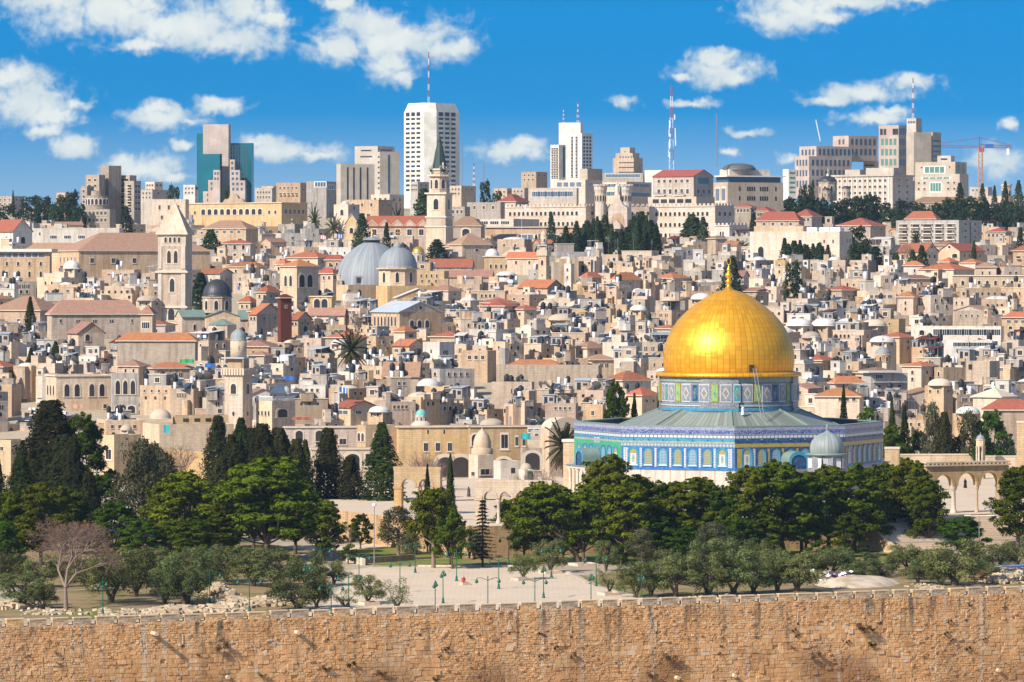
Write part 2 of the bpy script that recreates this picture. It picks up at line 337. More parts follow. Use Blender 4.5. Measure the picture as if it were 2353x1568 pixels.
leaf('olive_leaf', (0.058, 0.078, 0.022), (0.205, 0.225, 0.08), 0.2); leaf('far_tree_leaf', (0.016, 0.032, 0.016), (0.055, 0.078, 0.034), 0.15); leaf('grey_leaf', (0.055, 0.062, 0.028), (0.17, 0.165, 0.08), 0.2); leaf('dry_leaf', (0.16, 0.09, 0.045), (0.28, 0.18, 0.09), 0.2); leaf('palm_leaf', (0.030, 0.040, 0.014), (0.10, 0.105, 0.04), 0.2); leaf('grass_blade', (0.06, 0.10, 0.010), (0.14, 0.17, 0.03), 0.3)
seam('lead_dome', (0.265, 0.285, 0.30), 64, 0.6, 0.0, 0, 0.68); seam('lead_dark', (0.055, 0.06, 0.068), 40, 0.5, 0.3, 0, 0.6); seam('lead_green', (0.28, 0.315, 0.30), 28, 0.6, 0.0, 0, 0.55, 0.18)
M = MATS
# ---------------------------------------------------------------- where a thing stands, in words
LM = [(1672,760,'the golden dome'),(1672,1040,'the blue-tiled octagon'),(398,600,'the pale pointed bell tower'),(498,668,'the black church dome'),(690,640,'the square belfry with orange roof'),
 (860,600,'the twin grey domes'),(930,720,'the grey gabled hall'),(1013,440,'the clock tower'),(990,330,'the tall white tower'),(510,370,'the teal glass tower'),(850,400,'the beige office slab'),(1312,350,'the white balcony tower'),
 (1443,370,'the stepped tan block'),(1545,300,'the red-white mast'),(1420,510,'the battlemented palace'),(1570,430,'the red-gabled apartments'),(1720,420,'the dome-roofed courthouse'),(1930,360,'the pink hotel block'),(2090,330,'the beige hotel tower'),(2255,370,'the tower crane'),
 (2020,430,'the pale ribbed hotel'),(1900,430,'the small domed cathedral'),(2160,530,'the long apartment block'),(1845,570,'the blank cream hall'),(1250,580,'the slim minaret'),(1308,630,'the small white belfry'),(548,860,'the tall minaret'),(200,900,'the arched schoolhouse'),
 (810,810,'the big date palm'),(1230,840,'the red-roofed rampart house'),(1440,880,'the red pyramid roof'),(968,955,'the small turquoise dome'),(1110,1010,'the carved fountain dome'),(1000,1020,'the long stone gate house'),(1900,1040,'the small grey pavilion dome'),(2252,1030,'the slender cupola'),(2200,1110,'the wide stone arcade'),
 (2230,1220,'the broad stairway'),(140,1290,'the bare tree'),(1080,1350,'the open plaza'),(2030,800,'the small blue-grey dome'),(2100,720,'the glazed balcony house'),(500,470,'the ochre school front'),(240,450,'the stepped grey apartments'),(1100,530,'the low glazed rotunda'),(250,580,'the long pink roof'),
 (200,720,'the pink-roofed seminary'),(2280,560,'the red hip roofs'),(1180,660,'the pale ochre college'),(1990,870,'the grey stacked house'),(2180,820,'the tall blank stone wall'),(400,980,'the yellow domed range'),(30,580,'the white gable chapel'),(1480,560,'the cypress grove'),(2230,480,'the wooded hill'),
 (640,820,'the white washing lines'),(1470,690,'the dense roof tanks'),(30,760,'the left edge'),(2330,760,'the right edge')]
def place(px, py, k=1):
    def dist(l): return math.hypot(l[0] - px, (l[1] - py) * 1.3)
    out = []
    for x, y, ph in sorted(LM, key=dist)[:8]:
        dx, dy = px - x, py - y
        if abs(dx) < 12 and abs(dy) < 12: continue
        far = '' if math.hypot(dx, dy) < 110 else 'well '
        if abs(dx) > 2.2 * abs(dy): rel = far + ('right of' if dx > 0 else 'left of')
        elif abs(dy) > 2.2 * abs(dx): rel = far + ('below' if dy > 0 else 'above')
        else: rel = ('below and ' if dy > 0 else 'above and ') + ('right of' if dx > 0 else 'left of')
        out.append(rel + ' ' + ph)
        if len(out) == k: break
    return ', '.join(out)
ORD = ['', 'second ', 'third ', 'fourth ', 'fifth ', 'sixth ', 'seventh ', 'eighth ', 'ninth ', 'tenth ']
def nw(l): return len(l.replace('-', ' ').split())
def uniq(what, px, py):
    """a label no other thing has yet"""
    for k in (1, 2):
        for alt in (0, 1):
            l = f'{what} {place(px, py, k)}' if alt == 0 else f'{what} {place(px, py, k)}'
            if nw(l) <= 16 and l not in USED: return l
    base = f'{what} {place(px, py, 1)}'
    words_ = base.split()
    for o in ORD[1:]:
        l = (o + base).strip()
        if l not in USED and nw(l) <= 16: return l
    for o in ORD[1:]:
        for e in ('upper ', 'lower ', 'smaller ', 'wider '):
            l = e + o + base
            if l not in USED and nw(l) <= 16: return l
    return ' '.join(words_[:13])
# ---------------------------------------------------------------- the ground
def ground_mat():
    t = NT('ground_soil'); co = t.coord()
    c = t.mix(t.noise(co, 0.05, 6), (0.36, 0.29, 0.20), (0.50, 0.42, 0.31)); c = t.mix(t.mr(t.noise(co, 0.6, 5), 0.45, 0.7, 0, 0.5), c, (0.26, 0.21, 0.14))
    t.bsdf(c, 0.95, 0, t.bump(t.noise(co, 1.5, 4), 0.4, 0.15), 0.1); MATS['ground_soil'] = t.m
def paving_mat():
    t = NT('paving'); co = t.coord(); x, y, z = t.sep(co)
    br = t.n('ShaderNodeTexBrick'); t.i(br, 'Vector', t.comb(x, y, 0.0)); br.inputs['Scale'].default_value = 1; br.inputs['Brick Width'].default_value = 1.4; br.inputs['Row Height'].default_value = 0.9; br.inputs['Mortar Size'].default_value = 0.03
    t.i(br, 'Color1', (0.65, 0.515, 0.37)); t.i(br, 'Color2', (0.61, 0.48, 0.34)); t.i(br, 'Mortar', (0.46, 0.38, 0.29))
    c = t.mix(t.mr(t.noise(co, 0.09, 6), 0.4, 0.75, 0, 0.5), br.outputs[0], (0.48, 0.395, 0.30)); c = t.mix(t.mr(t.noise(t.scale(co, (1, 0.2, 1)), 0.5, 5), 0.55, 0.8, 0, 0.35), c, (0.36, 0.31, 0.24))
    t.bsdf(c, 0.9, 0, None, 0.15); MATS['paving'] = t.m
def lawn_mat(name, a, b, d):
    t = NT(name); co = t.coord()
    c = t.mix(t.noise(co, 1.2, 5), a, b); c = t.mix(t.mr(t.noise(co, 0.16, 5), 0.42, 0.62), c, d)
    t.bsdf(c, 0.95, 0, t.bump(t.noise(co, 6, 3), 0.6, 0.1), 0.1); MATS[name] = t.m
ground_mat(); paving_mat(); lawn_mat('lawn_green', (0.10, 0.16, 0.015), (0.17, 0.20, 0.03), (0.27, 0.19, 0.10)); lawn_mat('dry_soil', (0.27, 0.18, 0.10), (0.34, 0.24, 0.13), (0.20, 0.17, 0.06))
def make_ground():
    xs = [-3000,-1200,-600,-350,-250] + [x * 12.0 for x in range(-15, 16)] + [250,350,600,1200,3000]
    rows = [(-400,-5),(30,-3),(120,-25),(330,-74),(470,-74),(545,-60),(591.0,-58),(591.4,Z_ESP)] + [(600 + 20 * i, Z_ESP) for i in range(14)] + [(880,-42),(936,-41),(944,-34)]
    yy = 960
    while yy < 2400: rows.append((yy, interp(yy, CITY))); yy += 25
    rows += [(y, interp(y, CITY)) for y in (2600,3000,3600,4600)]
    vs = []; fs = []; n = len(xs)
    for y0, z in rows:
        s = interp(y0, [(330,0),(545,1),(640,1),(860,0)])
        for x in xs:
            k = 0.25 if 600 < y0 < 870 else 0.0
            vs.append((x, y0 + 0.4663 * max(-180, min(180, x)) * s, z + (mnoise.noise(Vector((x*0.02, y0*0.02, 0)))*0.0)))
    for r in range(len(rows) - 1):
        for i in range(n - 1): fs.append((r*n+i, r*n+i+1, (r+1)*n+i+1, (r+1)*n+i))
    m = MB(); m.add(vs, fs); struct(m.build('ground', M['ground_soil']))
make_ground()
def G(px, py, z): 
    Y = z * FD / (HZ - py); return ((px - CX) * Y / FD, Y)
def sheet(name, pts, z, mat, dz=0.02, raw=False):
    poly = pts if raw else [G(a, b, z) for a, b in pts]
    poly = [(x, max(y, wall_y(x) + 2.2)) for x, y in poly]
    m = MB(); m.add([(x, y, z + dz) for x, y in poly], [tuple(range(len(poly)))])
    return struct(m.build(name, mat))
sheet('plaza', [(640,1428),(735,1398),(788,1345),(800,1312),(850,1304),(1055,1303),(1180,1306),(1290,1312),(1335,1338),(1420,1360),(1490,1372),(1520,1400),(1560,1450),(640,1470)], Z_ESP, M['paving'], 0.03)
sheet('path', [(640,1262),(700,1262),(960,1243),(1120,1230),(1190,1246),(1190,1258),(1120,1250),(960,1254),(740,1268),(640,1290)], Z_ESP, M['paving'], 0.04)
sheet('lawn', [(722,1268),(800,1262),(905,1256),(1010,1256),(1120,1262),(1200,1276),(1300,1282),(1290,1300),(1180,1300),(1040,1298),(960,1300),(880,1300),(830,1298)], Z_ESP, M['lawn_green'], 0.03)
sheet('lawn', [(1290,1268),(1400,1262),(1700,1255),(2000,1252),(2150,1262),(2100,1290),(1700,1300),(1420,1300),(1330,1292)], Z_ESP, M['lawn_green'], 0.025)
sheet('soil_bed', [(1340,1330),(1480,1300),(1900,1300),(2150,1290),(2350,1290),(2420,1330),(2300,1360),(1760,1372),(1520,1372),(1420,1352)], Z_ESP, M['dry_soil'], 0.035)
sheet('soil_bed', [(-60,1420),(120,1360),(420,1340),(560,1300),(700,1300),(760,1330),(700,1395),(620,1420),(300,1424)], Z_ESP, M['dry_soil'], 0.03)
sheet('soil_bed', [(-70,1335),(-70,1238),(300,1232),(520,1238),(715,1266),(640,1300),(560,1298),(420,1338),(120,1358)], Z_ESP, M['dry_soil'], 0.05)
sheet('lawn', [(120,1415),(220,1402),(420,1400),(430,1408),(260,1422),(130,1424)], Z_ESP, M['lawn_green'], 0.06)
sheet('lawn', [(1330,1322),(1400,1336),(1500,1362),(1480,1372),(1380,1346)], Z_ESP, M['lawn_green'], 0.06)
# the raised terrace of the octagon
ed = (math.cos(R(24.5)), math.sin(R(24.5))); sdn = (-math.sin(R(24.5)), math.cos(R(24.5)))
T0 = (-6.0, 705.0)
def make_terrace():
    poly = [T0, (T0[0] + ed[0]*190, T0[1] + ed[1]*190), (T0[0] + ed[0]*190 + sdn[0]*150, T0[1] + ed[1]*190 + sdn[1]*150), (T0[0] + ed[0]*20 + sdn[0]*150, T0[1] + ed[1]*20 + sdn[1]*150), (T0[0] + sdn[0]*75, T0[1] + sdn[1]*75)]
    m = MB(); m.prism(poly, Z_ESP - 0.5, Z_PLAT, 0, 1); struct(m.build('terrace', [M['rough_wall'], M['paving']]))
make_terrace()
# ---------------------------------------------------------------- the city wall
def wall_mat():
    t = NT('wall_blocks'); isl = t.island(); co = t.coord(); x, y, z = t.sep(co)
    c = t.ramp(isl, [(0.0, (0.50, 0.27, 0.115)), (0.10, (0.68, 0.38, 0.165)), (0.5, (0.78, 0.44, 0.20)), (0.8, (0.80, 0.49, 0.24)), (0.93, (0.84, 0.60, 0.34)), (1.0, (0.74, 0.60, 0.44))])
    c = t.mix(t.mr(t.noise(co, 0.22, 5), 0.4, 0.7, 0, 0.55), c, (0.46, 0.25, 0.10), 'MULTIPLY') if False else t.mix(t.mr(t.noise(co, 0.22, 5), 0.42, 0.72, 0, 0.6), c, (0.50, 0.26, 0.10))
    c = t.mix(t.mr(t.noise(co, 0.11, 4), 0.55, 0.75, 0, 0.5), c, (0.70, 0.54, 0.36))
    c = t.mix(t.mr(t.noise(co, 7.0, 4), 0.35, 0.75, 0, 0.4), c, (0.44, 0.24, 0.10))
    st = t.noise(t.scale(co, (0.9, 0.9, 0.10)), 1.0, 4)
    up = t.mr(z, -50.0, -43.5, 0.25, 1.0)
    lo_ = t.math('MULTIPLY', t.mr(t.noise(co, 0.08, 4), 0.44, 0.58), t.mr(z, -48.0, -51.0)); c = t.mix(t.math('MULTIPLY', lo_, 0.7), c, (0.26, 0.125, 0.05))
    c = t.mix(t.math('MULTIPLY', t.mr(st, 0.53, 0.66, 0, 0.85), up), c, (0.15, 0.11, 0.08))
    st2 = t.noise(t.scale(co, (1.1, 1.1, 0.05)), 0.8, 3)
    c = t.mix(t.mr(st2, 0.56, 0.68, 0, 0.65), c, (0.64, 0.53, 0.40))
    t.bsdf(c, 0.95, 0, t.bump(t.math('ADD', t.noise(co, 5.0, 5), t.math('MULTIPLY', t.noise(co, 18, 3), 0.4)), 0.7, 0.08), 0.1); MATS['wall_blocks'] = t.m
    t = NT('wall_mortar'); co = t.coord(); t.bsdf(t.mix(t.noise(co, 1.5, 5), (0.42, 0.235, 0.11), (0.68, 0.44, 0.24)), 0.95, 0, t.bump(t.noise(co, 8, 4), 0.6, 0.06), 0.1); MATS['wall_mortar'] = t.m
    t = NT('merlon_stone'); isl = t.island(); co = t.coord(); c = t.ramp(isl, [(0, (0.44, 0.29, 0.16)), (0.4, (0.60, 0.42, 0.25)), (1, (0.68, 0.52, 0.35))])
    c = t.mix(t.mr(t.noise(co, 1.3, 5), 0.45, 0.75, 0, 0.75), c, (0.15, 0.11, 0.08)); c = t.mix(t.mr(t.noise(co, 5, 4), 0.5, 0.8, 0, 0.5), c, (0.36, 0.23, 0.13))
    hv = t.n('ShaderNodeHueSaturation'); t.i(hv, 'Color', c); t.i(hv, 'Value', t.mr(t.rnd(), 0, 1, 0.8, 1.2)); t.i(hv, 'Saturation', t.mr(t.rnd(), 0, 1, 0.8, 1.25))
    t.bsdf(hv.outputs[0], 0.95, 0, t.bump(t.noise(co, 9, 4), 0.6, 0.05), 0.1); MATS['merlon_stone'] = t.m
    plain('merlon_cap', (0.64, 0.50, 0.35), 0.95, 0, 0.15, 3, 0.1, 0.1)
wall_mat()
WALL_RZ = math.atan(0.4663); U0, U1 = -96, 108; WTOP = -42.85
def make_wall():
    rnd = random.Random(5)
    root = thing('city_wall', 'long battlemented city wall of tan and orange stone blocks across the bottom', 'wall', (0, 590, 0), WALL_RZ)
    m = MB(); m.box(U0, 0.12, -60, U1, 2.6, WTOP, 0); m.build('wall_core', [M['wall_mortar']], root)
    m = MB(); u_ = U0
    while u_ < U1:       # bays of masonry, each with its own courses
        bay = min(rnd.uniform(2.2, 7.5), U1 - u_); z = WTOP; rub = rnd.uniform(-1, 1); ue = u_ + bay
        while z > -57.5:
            up = interp(-z, [(42.8, 1), (45.2, 1), (47.0, 0)]); small = up > .5 or rub < -0.45 or mnoise.noise(Vector((u_ * 0.15, z * 0.25, 3.0))) < -0.25
            h = rnd.uniform(0.24, 0.36) if small else rnd.uniform(0.30, 0.66); zb = z - h; u = u_ - rnd.uniform(0, 0.4)
            while u < ue:
                w = h * rnd.uniform(0.8, 2.0); x0, x1 = max(u, u_ - rnd.uniform(0, .25)), min(u + w, ue + rnd.uniform(0, .1)); u += w
                if x1 - x0 < 0.12 or rnd.random() < 0.006: continue
                d = rnd.uniform(-0.02, 0.05) + (rnd.uniform(0.03, 0.13) if rnd.random() < 0.07 else 0) + 0.05 * (1 - up) * rnd.random()
                g = rnd.uniform(0.008, 0.022); j = lambda: rnd.uniform(-0.03, 0.03)
                q = [(x0 + g + j(), -d + j()*0.6, zb + g + j()), (x1 - g + j(), -d + j()*0.6, zb + g + j()), (x1 - g + j(), -d + j()*0.6, z - g + j()), (x0 + g + j(), -d + j()*0.6, z - g + j())]
                bk = [(p[0] + (-0.012 if k in (0, 3) else 0.012), 0.14, p[2] + (-0.012 if k < 2 else 0.012)) for k, p in enumerate(q)]
                m.add(q + bk, [(0,1,2,3),(1,0,4,5),(2,1,5,6),(3,2,6,7),(0,3,7,4)], 0)
            z = zb
        u_ = ue
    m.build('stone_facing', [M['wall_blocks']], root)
    protos = []
    for k in range(4):       # merlons: small courses under a weathered coping
        b = MB(); W2 = 1.06 + 0.03 * k; zz = 0; 
        while zz < 0.84:
            hh = rnd.uniform(0.19, 0.25); x = -W2
            b2 = min(zz + hh, 0.86)
            while x < W2 - 0.05:
                ww = rnd.uniform(0.3, 0.62)
                if x + ww > W2 - 0.18: ww = W2 - x
                b.box(x + 0.008, 0.02 + rnd.uniform(-0.02, 0.025), zz, x + ww - 0.008, 0.68, b2 - 0.012, 0); x += ww
            zz = b2 if b2 < 0.86 else 1
        b.box(-W2 - 0.03, -0.02, 0.86, W2 + 0.03, 0.72, 0.98, 1)
        protos.append(b.mesh('merlon', [M['merlon_stone'], M['merlon_cap']]))
    n = int((U1 - U0) / 2.85)
    for i in range(n):
        u = U0 + 1.5 + i * 2.85
        X = u * math.cos(WALL_RZ)
        if abs(X) > 0.138 * (590 + 0.4663 * X): continue
        o = put('merlon', protos[rnd.randrange(4)], root, (u + rnd.uniform(-0.05, 0.05), 0, WTOP + rnd.uniform(-0.04, 0.03)), 0, (rnd.uniform(0.96, 1.03), 1, rnd.uniform(0.93, 1.06)))
    b = MB(); b.box(U0, 0.9, WTOP - 0.2, U1, 2.6, WTOP + 0.06, 0); b.build('wall_walk', [M['merlon_cap']], root)
    # arrow slits
    sl = MB(); sl.box(-0.05, -0.07, 0.0, 0.05, 0.1, 1.25, 0); sl.box(-0.13, -0.075, -0.3, 0.13, 0.1, 0.0, 1); sme = sl.mesh('arrow_slit', [M['merlon_cap'], M['opening_dark']])
    for px, py in [(753,1455),(965,1445),(1170,1440),(1312,1450),(1508,1440),(1833,1420),(2024,1418),(2220,1412),(2400,1400),(145,1500),(420,1470)]:
        Y = 590
        for _ in range(8): X = (px - CX) * Y / FD; Y = wall_y(X)
        put('arrow_slit', sme, root, (X / math.cos(WALL_RZ), 0, (HZ - py) * Y / FD - 0.6))
    return root
city_wall = make_wall()
def on_wall(px, py, out=0.0):
    Y = 590.0
    for _ in range(8): X = (px - CX) * Y / FD; Y = wall_y(X)
    return Vector((X + out * math.sin(WALL_RZ), Y - out * math.cos(WALL_RZ), (HZ - py) * Y / FD))
def make_column_stubs():
    for px, py, ln, lab in [(350,1455,1.5,'pale column drum jutting from the city wall under the left battlements'),(1553,1557,0.75,'round column end set low in the middle of the city wall'),(1685,1552,0.6,'small round stone boss low on the city wall'),(2292,1540,0.5,'round stone boss on the right part of the city wall'),(522,1556,0.5,'round stone boss low on the left part of the city wall'),(680,1453,0.9,'short grey spout sticking out under the merlons left of the plaza')]:
        m = MB(); m.tube((0, 0.4, 0), (0, -ln, -0.03), 0.27, 0.25, 12, 0, True)
        o = m.build('column_stub', [M['merlon_cap']], None, on_wall(px, py), WALL_RZ); tag(o, lab, 'column stub', 'stones jutting from the city wall')
make_column_stubs()
# ---------------------------------------------------------------- the golden-domed octagon
def tile_mats():
    def base(name): 
        t = NT(name); co = t.coord(); return t, co, t.sep(co)
    def fin(t, c, rough=0.35): 
        co = t.coord(); c = t.mix(t.mr(t.noise(co, 1.3, 4), 0.45, 0.8, 0, 0.35), c, (0.22, 0.25, 0.28)); t.bsdf(c, rough, 0, None, 0.5); MATS[t.m.name] = t.m
    # a band of flowing white script on dark blue
    t, co, (x, y, z) = base('tile_script')
    w = t.n('ShaderNodeTexNoise'); t.i(w, 'Vector', t.comb(t.math('MULTIPLY', x, 3.6), 0.0, t.math('MULTIPLY', z, 2.6))); w.inputs['Scale'].default_value = 1.0; w.inputs['Detail'].default_value = 2; w.inputs['Distortion'].default_value = 1.6
    s = t.math('ABSOLUTE', t.math('SUBTRACT', w.outputs[0], 0.5)); s = t.mr(s, 0.015, 0.05, 1, 0)
    fin(t, t.mix(s, (0.012, 0.03, 0.20), (0.38, 0.43, 0.56)))
    def squares(name, pitch, duty, z0, z1, bgc, fg):
        t, co, (x, y, z) = base(name)
        f = t.math('FRACT', t.math('DIVIDE', x, pitch)); a = t.math('LESS_THAN', f, duty)
        b = t.math('MULTIPLY', t.math('GREATER_THAN', z, z0), t.math('LESS_THAN', z, z1))
        fin(t, t.mix(t.math('MULTIPLY', a, b), bgc, fg))
    squares('tile_squares', 0.72, 0.8, 10.40, 10.82, (0.06, 0.13, 0.19), (0.56, 0.57, 0.60))
    def diamonds(name, pitch, zc, bgc, fg, dot, k=1.0):
        t, co, (x, y, z) = base(name)
        f = t.math('ABSOLUTE', t.math('SUBTRACT', t.math('FRACT', t.math('DIVIDE', x, pitch)), 0.5))
        g = t.math('ABSOLUTE', t.math('SUBTRACT', t.math('FRACT', t.math('DIVIDE', t.math('SUBTRACT', z, zc - pitch * k / 2), pitch * k)), 0.5))
        d = t.math('ADD', f, g)
        c = t.mix(t.math('LESS_THAN', d, 0.42), bgc, fg); c = t.mix(t.math('LESS_THAN', d, 0.14), c, dot); fin(t, c)
    diamonds('tile_diamonds', 0.62, 9.15, (0.16, 0.24, 0.28), (0.46, 0.47, 0.46), (0.30, 0.25, 0.22))
    diamonds('tile_column', 0.44, 7.0, (0.52, 0.52, 0.55), (0.22, 0.24, 0.30), (0.55, 0.35, 0.2))
    diamonds('lattice_blue', 0.26, 7.0, (0.06, 0.20, 0.33), (0.48, 0.52, 0.50), (0.08, 0.2, 0.3))
    t, co, (x, y, z) = base('lattice_yellow')
    f = t.math('PINGPONG', t.math('DIVIDE', x, 0.27), 0.5); g = t.math('PINGPONG', t.math('DIVIDE', z, 0.27), 0.5)
    fin(t, t.mix(t.math('LESS_THAN', t.math('MINIMUM', f, g), 0.13), (0.42, 0.33, 0.07), (0.08, 0.18, 0.25)))
    def mosaic(name, a, b, sc=3.0, th=0.5):
        t, co, xyz = base(name); ch = t.n('ShaderNodeTexVoronoi'); t.i(ch, 'Vector', co); ch.inputs['Scale'].default_value = sc
        fin(t, t.mix(t.math('GREATER_THAN', t.sep(ch.outputs['Color'])[0], th), a, b))
    mosaic('tile_cyan', (0.03, 0.235, 0.39), (0.05, 0.28, 0.40), 2.0); mosaic('tile_blue', (0.015, 0.12, 0.36), (0.03, 0.18, 0.42), 4.0); mosaic('tile_deep', (0.010, 0.045, 0.14), (0.02, 0.085, 0.20), 4.0)
    mosaic('tile_pale', (0.22, 0.29, 0.26), (0.36, 0.40, 0.34), 6.0); mosaic('tile_green', (0.035, 0.29, 0.13), (0.06, 0.34, 0.18), 4.0); mosaic('tile_yellow', (0.42, 0.29, 0.04), (0.30, 0.24, 0.06), 5.0, 0.6)
    mosaic('tile_white', (0.50, 0.51, 0.55), (0.58, 0.58, 0.58), 5.0); mosaic('tile_greyblue', (0.19, 0.20, 0.215), (0.29, 0.295, 0.30), 5.0); mosaic('tile_teal', (0.03, 0.22, 0.27), (0.05, 0.30, 0.32), 4.0); mosaic('tile_lime', (0.22, 0.42, 0.06), (0.30, 0.48, 0.12), 4.0); mosaic('tile_violet', (0.22, 0.24, 0.36), (0.32, 0.33, 0.42), 5.0)
    # gilt copper sheets
    t, co, (x, y, z) = base('gilt'); n = 68
    a = t.math('MULTIPLY', t.math('ARCTAN2', y, x), n / (2 * math.pi)); zc = t.math('DIVIDE', z, 0.78)
    ln = t.mr(t.math('PINGPONG', a, 0.5), 0.0, 0.085, 1, 0); lz = t.mr(t.math('PINGPONG', zc, 0.5), 0.0, 0.06, 0.6, 0)
    wn = t.n('ShaderNodeTexWhiteNoise', noise_dimensions='2D'); t.i(wn, 'Vector', t.comb(t.math('FLOOR', a), t.math('FLOOR', zc), 0.0))
    c = t.mix(wn.outputs[0], (0.84, 0.38, 0.014), (0.96, 0.48, 0.03)); c = t.mix(t.mr(t.noise(co, 0.35, 4), 0.4, 0.7, 0, 0.35), c, (0.86, 0.38, 0.012))
    line = t.math('MAXIMUM', ln, lz); c = t.mix(t.math('MULTIPLY', line, 0.75), c, (0.30, 0.13, 0.012))
    h = t.math('SUBTRACT', t.math('ADD', t.math('MULTIPLY', wn.outputs[0], 0.3), t.math('MULTIPLY', t.noise(co, 2.2, 3), 0.45)), line)
    t.bsdf(c, t.mr(wn.outputs[0], 0, 1, 0.34, 0.46), 0.5, t.bump(h, 0.35, 0.05), 0.5); MATS['gilt'] = t.m
    plain('gold', (0.85, 0.48, 0.06), 0.3, 0.7, 0.1)
tile_mats()
ROCK = Vector((37.8, 813, Z_PLAT)); ROCK_RZ = R(-23); AP = 24.87; SIDE = 20.6
def arch_pts(w, h, rise=None, n=7, pointed=True):
    """outline of an arched opening: base at z = 0, springing then a slightly pointed head"""
    rise = w * 0.62 if rise is None else rise; hs = h - rise; pts = [(-w/2, 0), (w/2, 0)]
    for i in range(n + 1):
        a = math.pi / 2 * i / n; x = w/2 * math.cos(a) ; z = hs + rise * (math.sin(a) ** (0.85 if pointed else 1.0)); pts.append((x, z))
    for i in range(n - 1, -1, -1):
        a = math.pi / 2 * i / n; pts.append((-w/2 * math.cos(a), hs + rise * (math.sin(a) ** (0.85 if pointed else 1.0))))
    return pts
def make_octagon():
    root = thing('domed_shrine', 'octagonal shrine in blue and green tiles with a great golden dome', 'shrine', ROCK, ROCK_RZ)
    wl = MB()
    Ro = AP / math.cos(R(22.5)); ring = lambda r: [(r * math.cos(R(-112.5 + 45 * k)), r * math.sin(R(-112.5 + 45 * k))) for k in range(8)]
    ro, ri = ring(Ro), ring((AP - 1.0) / math.cos(R(22.5)))
    for k in range(8):
        j = (k + 1) % 8
        wl.add([(*ro[k], 0), (*ro[j], 0), (*ro[j], 12.3), (*ro[k], 12.3), (*ri[k], 8.6), (*ri[j], 8.6), (*ri[j], 12.3), (*ri[k], 12.3)], [(0,1,2,3)], 0); wl.add([(*ri[k], 8.6), (*ri[j], 8.6), (*ri[j], 12.3), (*ri[k], 12.3)], [(1,0,3,2)], 1)
    wl.build('octagon_wall', [M['marble_white'], M['lead_dark']], root)
    cp = MB(); co_, ci = ring(Ro + 0.12), ring((AP - 1.1) / math.cos(R(22.5)))
    for k in range(8):
        j = (k + 1) % 8
        cp.add([(*co_[k], 12.3), (*co_[j], 12.3), (*co_[j], 12.48), (*co_[k], 12.48), (*ci[k], 12.3), (*ci[j], 12.3), (*ci[j], 12.48), (*ci[k], 12.48)], [(0,1,2,3), (3,2,6,7), (5,4,7,6), (1,0,4,5)], 0)
    cp.build('coping', [M['tile_greyblue'] if False else M['copper_green']], root)
    H = SIDE / 2; L = -H + 0.02; Rr = H - 0.02
    mats = [M['tile_script'], M['tile_squares'], M['tile_cyan'], M['tile_pale'], M['tile_diamonds'], M['tile_blue'], M['tile_column'], M['tile_white'], M['tile_green'], M['tile_yellow'], M['tile_deep'], M['tile_greyblue'], M['tile_violet']]
    def skin(kind):
        m = MB(); B = lambda x0, x1, z0, z1, d, mi: m.box(x0, -d, z0, x1, 0.02, z1, mi)
        B(L, Rr, 11.05, 11.72, 0.05, 0); B(L, Rr, 11.72, 12.28, 0.06, 12); B(L, Rr, 10.95, 11.05, 0.08, 3)
        B(L, Rr, 10.27, 10.95, 0.05, 1); B(L, Rr, 9.83, 10.27, 0.09, 2 if kind != 'B' else 10)
        bgm = {'A': 3, 'B': 5, 'C': 8}[kind]
        B(L, Rr, 9.48, 9.83, 0.05, {'A': 3, 'B': 10, 'C': 3}[kind]); B(L, Rr, 8.85, 9.48, 0.05, {'A': 4, 'B': 9, 'C': 8}[kind])
        B(L, Rr, 5.4, 8.85, 0.04, {'A': 5, 'B': 10, 'C': 8}[kind]); B(L, Rr, 4.93, 5.4, 0.10, 5)
        for k in range(8):       # patterned tile strips between the windows
            x = (k - 3.5) * 2.69; w = 0.22 if 0 < k < 7 else 0.45
            if abs(x) + w > H: x = math.copysign(H - w - 0.03, x)
            B(x - w, x + w, 5.42, 8.6, 0.08, {'A': 6, 'B': 9 if k in (0, 2, 3, 4, 5, 7) else 6, 'C': 8}[kind])
        if kind == 'C':
            B(-1.1, 1.1, 9.1, 10.0, 0.14, 7); B(-0.95, 0.95, 9.25, 9.85, 0.16, 12)
        for k in range(7):       # rainwater spouts
            m.tube(((k - 3) * 2.69, 0, 10.15), ((k - 3) * 2.69, -0.45, 10.1), 0.10, 0.08, 6, 11)
        return m.mesh('tile_wall', mats)
    sk = {k: skin(k) for k in 'ABC'}
    mb = MB()
    for k in range(8): mb.box((k - 3.5) * 2.69 - 0.09, -0.02, 0.05, (k - 3.5) * 2.69 + 0.09, 0.02, 4.9, 1)
    mb.box(L, -0.16, 0, Rr, 0.0, 0.5, 0)
    for k in (-2, 0, 2): mb.box(k * 2.69 - 0.55, -0.03, 3.2, k * 2.69 + 0.55, 0.02, 4.2, 2)
    mar = mb.mesh('marble_panels', [M['marble_white'], M['limestone_tan'], M['limestone_rose']])
    def window(pane, frame, blind=False):
        m = MB(); z0 = 5.5
        out = [(x, z0 + z) for x, z in arch_pts(2.1, 3.3, 1.0)]; mid = [(x, z0 + 0.12 + z) for x, z in arch_pts(1.65, 3.0, 0.85)]; inn = [(x, z0 + 0.3 + z) for x, z in arch_pts(1.25, 2.55, 0.65)]
        n = len(out)
        for a, b, y0, y1, mi in ((out, mid, -0.16, -0.14, 0), (mid, inn, -0.13, -0.05, 1)):
            vs = [(x, y0, z) for x, z in a] + [(x, y1, z) for x, z in b]
            m.add(vs, [(i, (i+1) % n, n + (i+1) % n, n + i) for i in range(n)], mi)
        m.add([(x, -0.16, z) for x, z in out] + [(x, 0, z) for x, z in out], [((i+1) % n, i, n + i, n + (i+1) % n) for i in range(n)], 0)
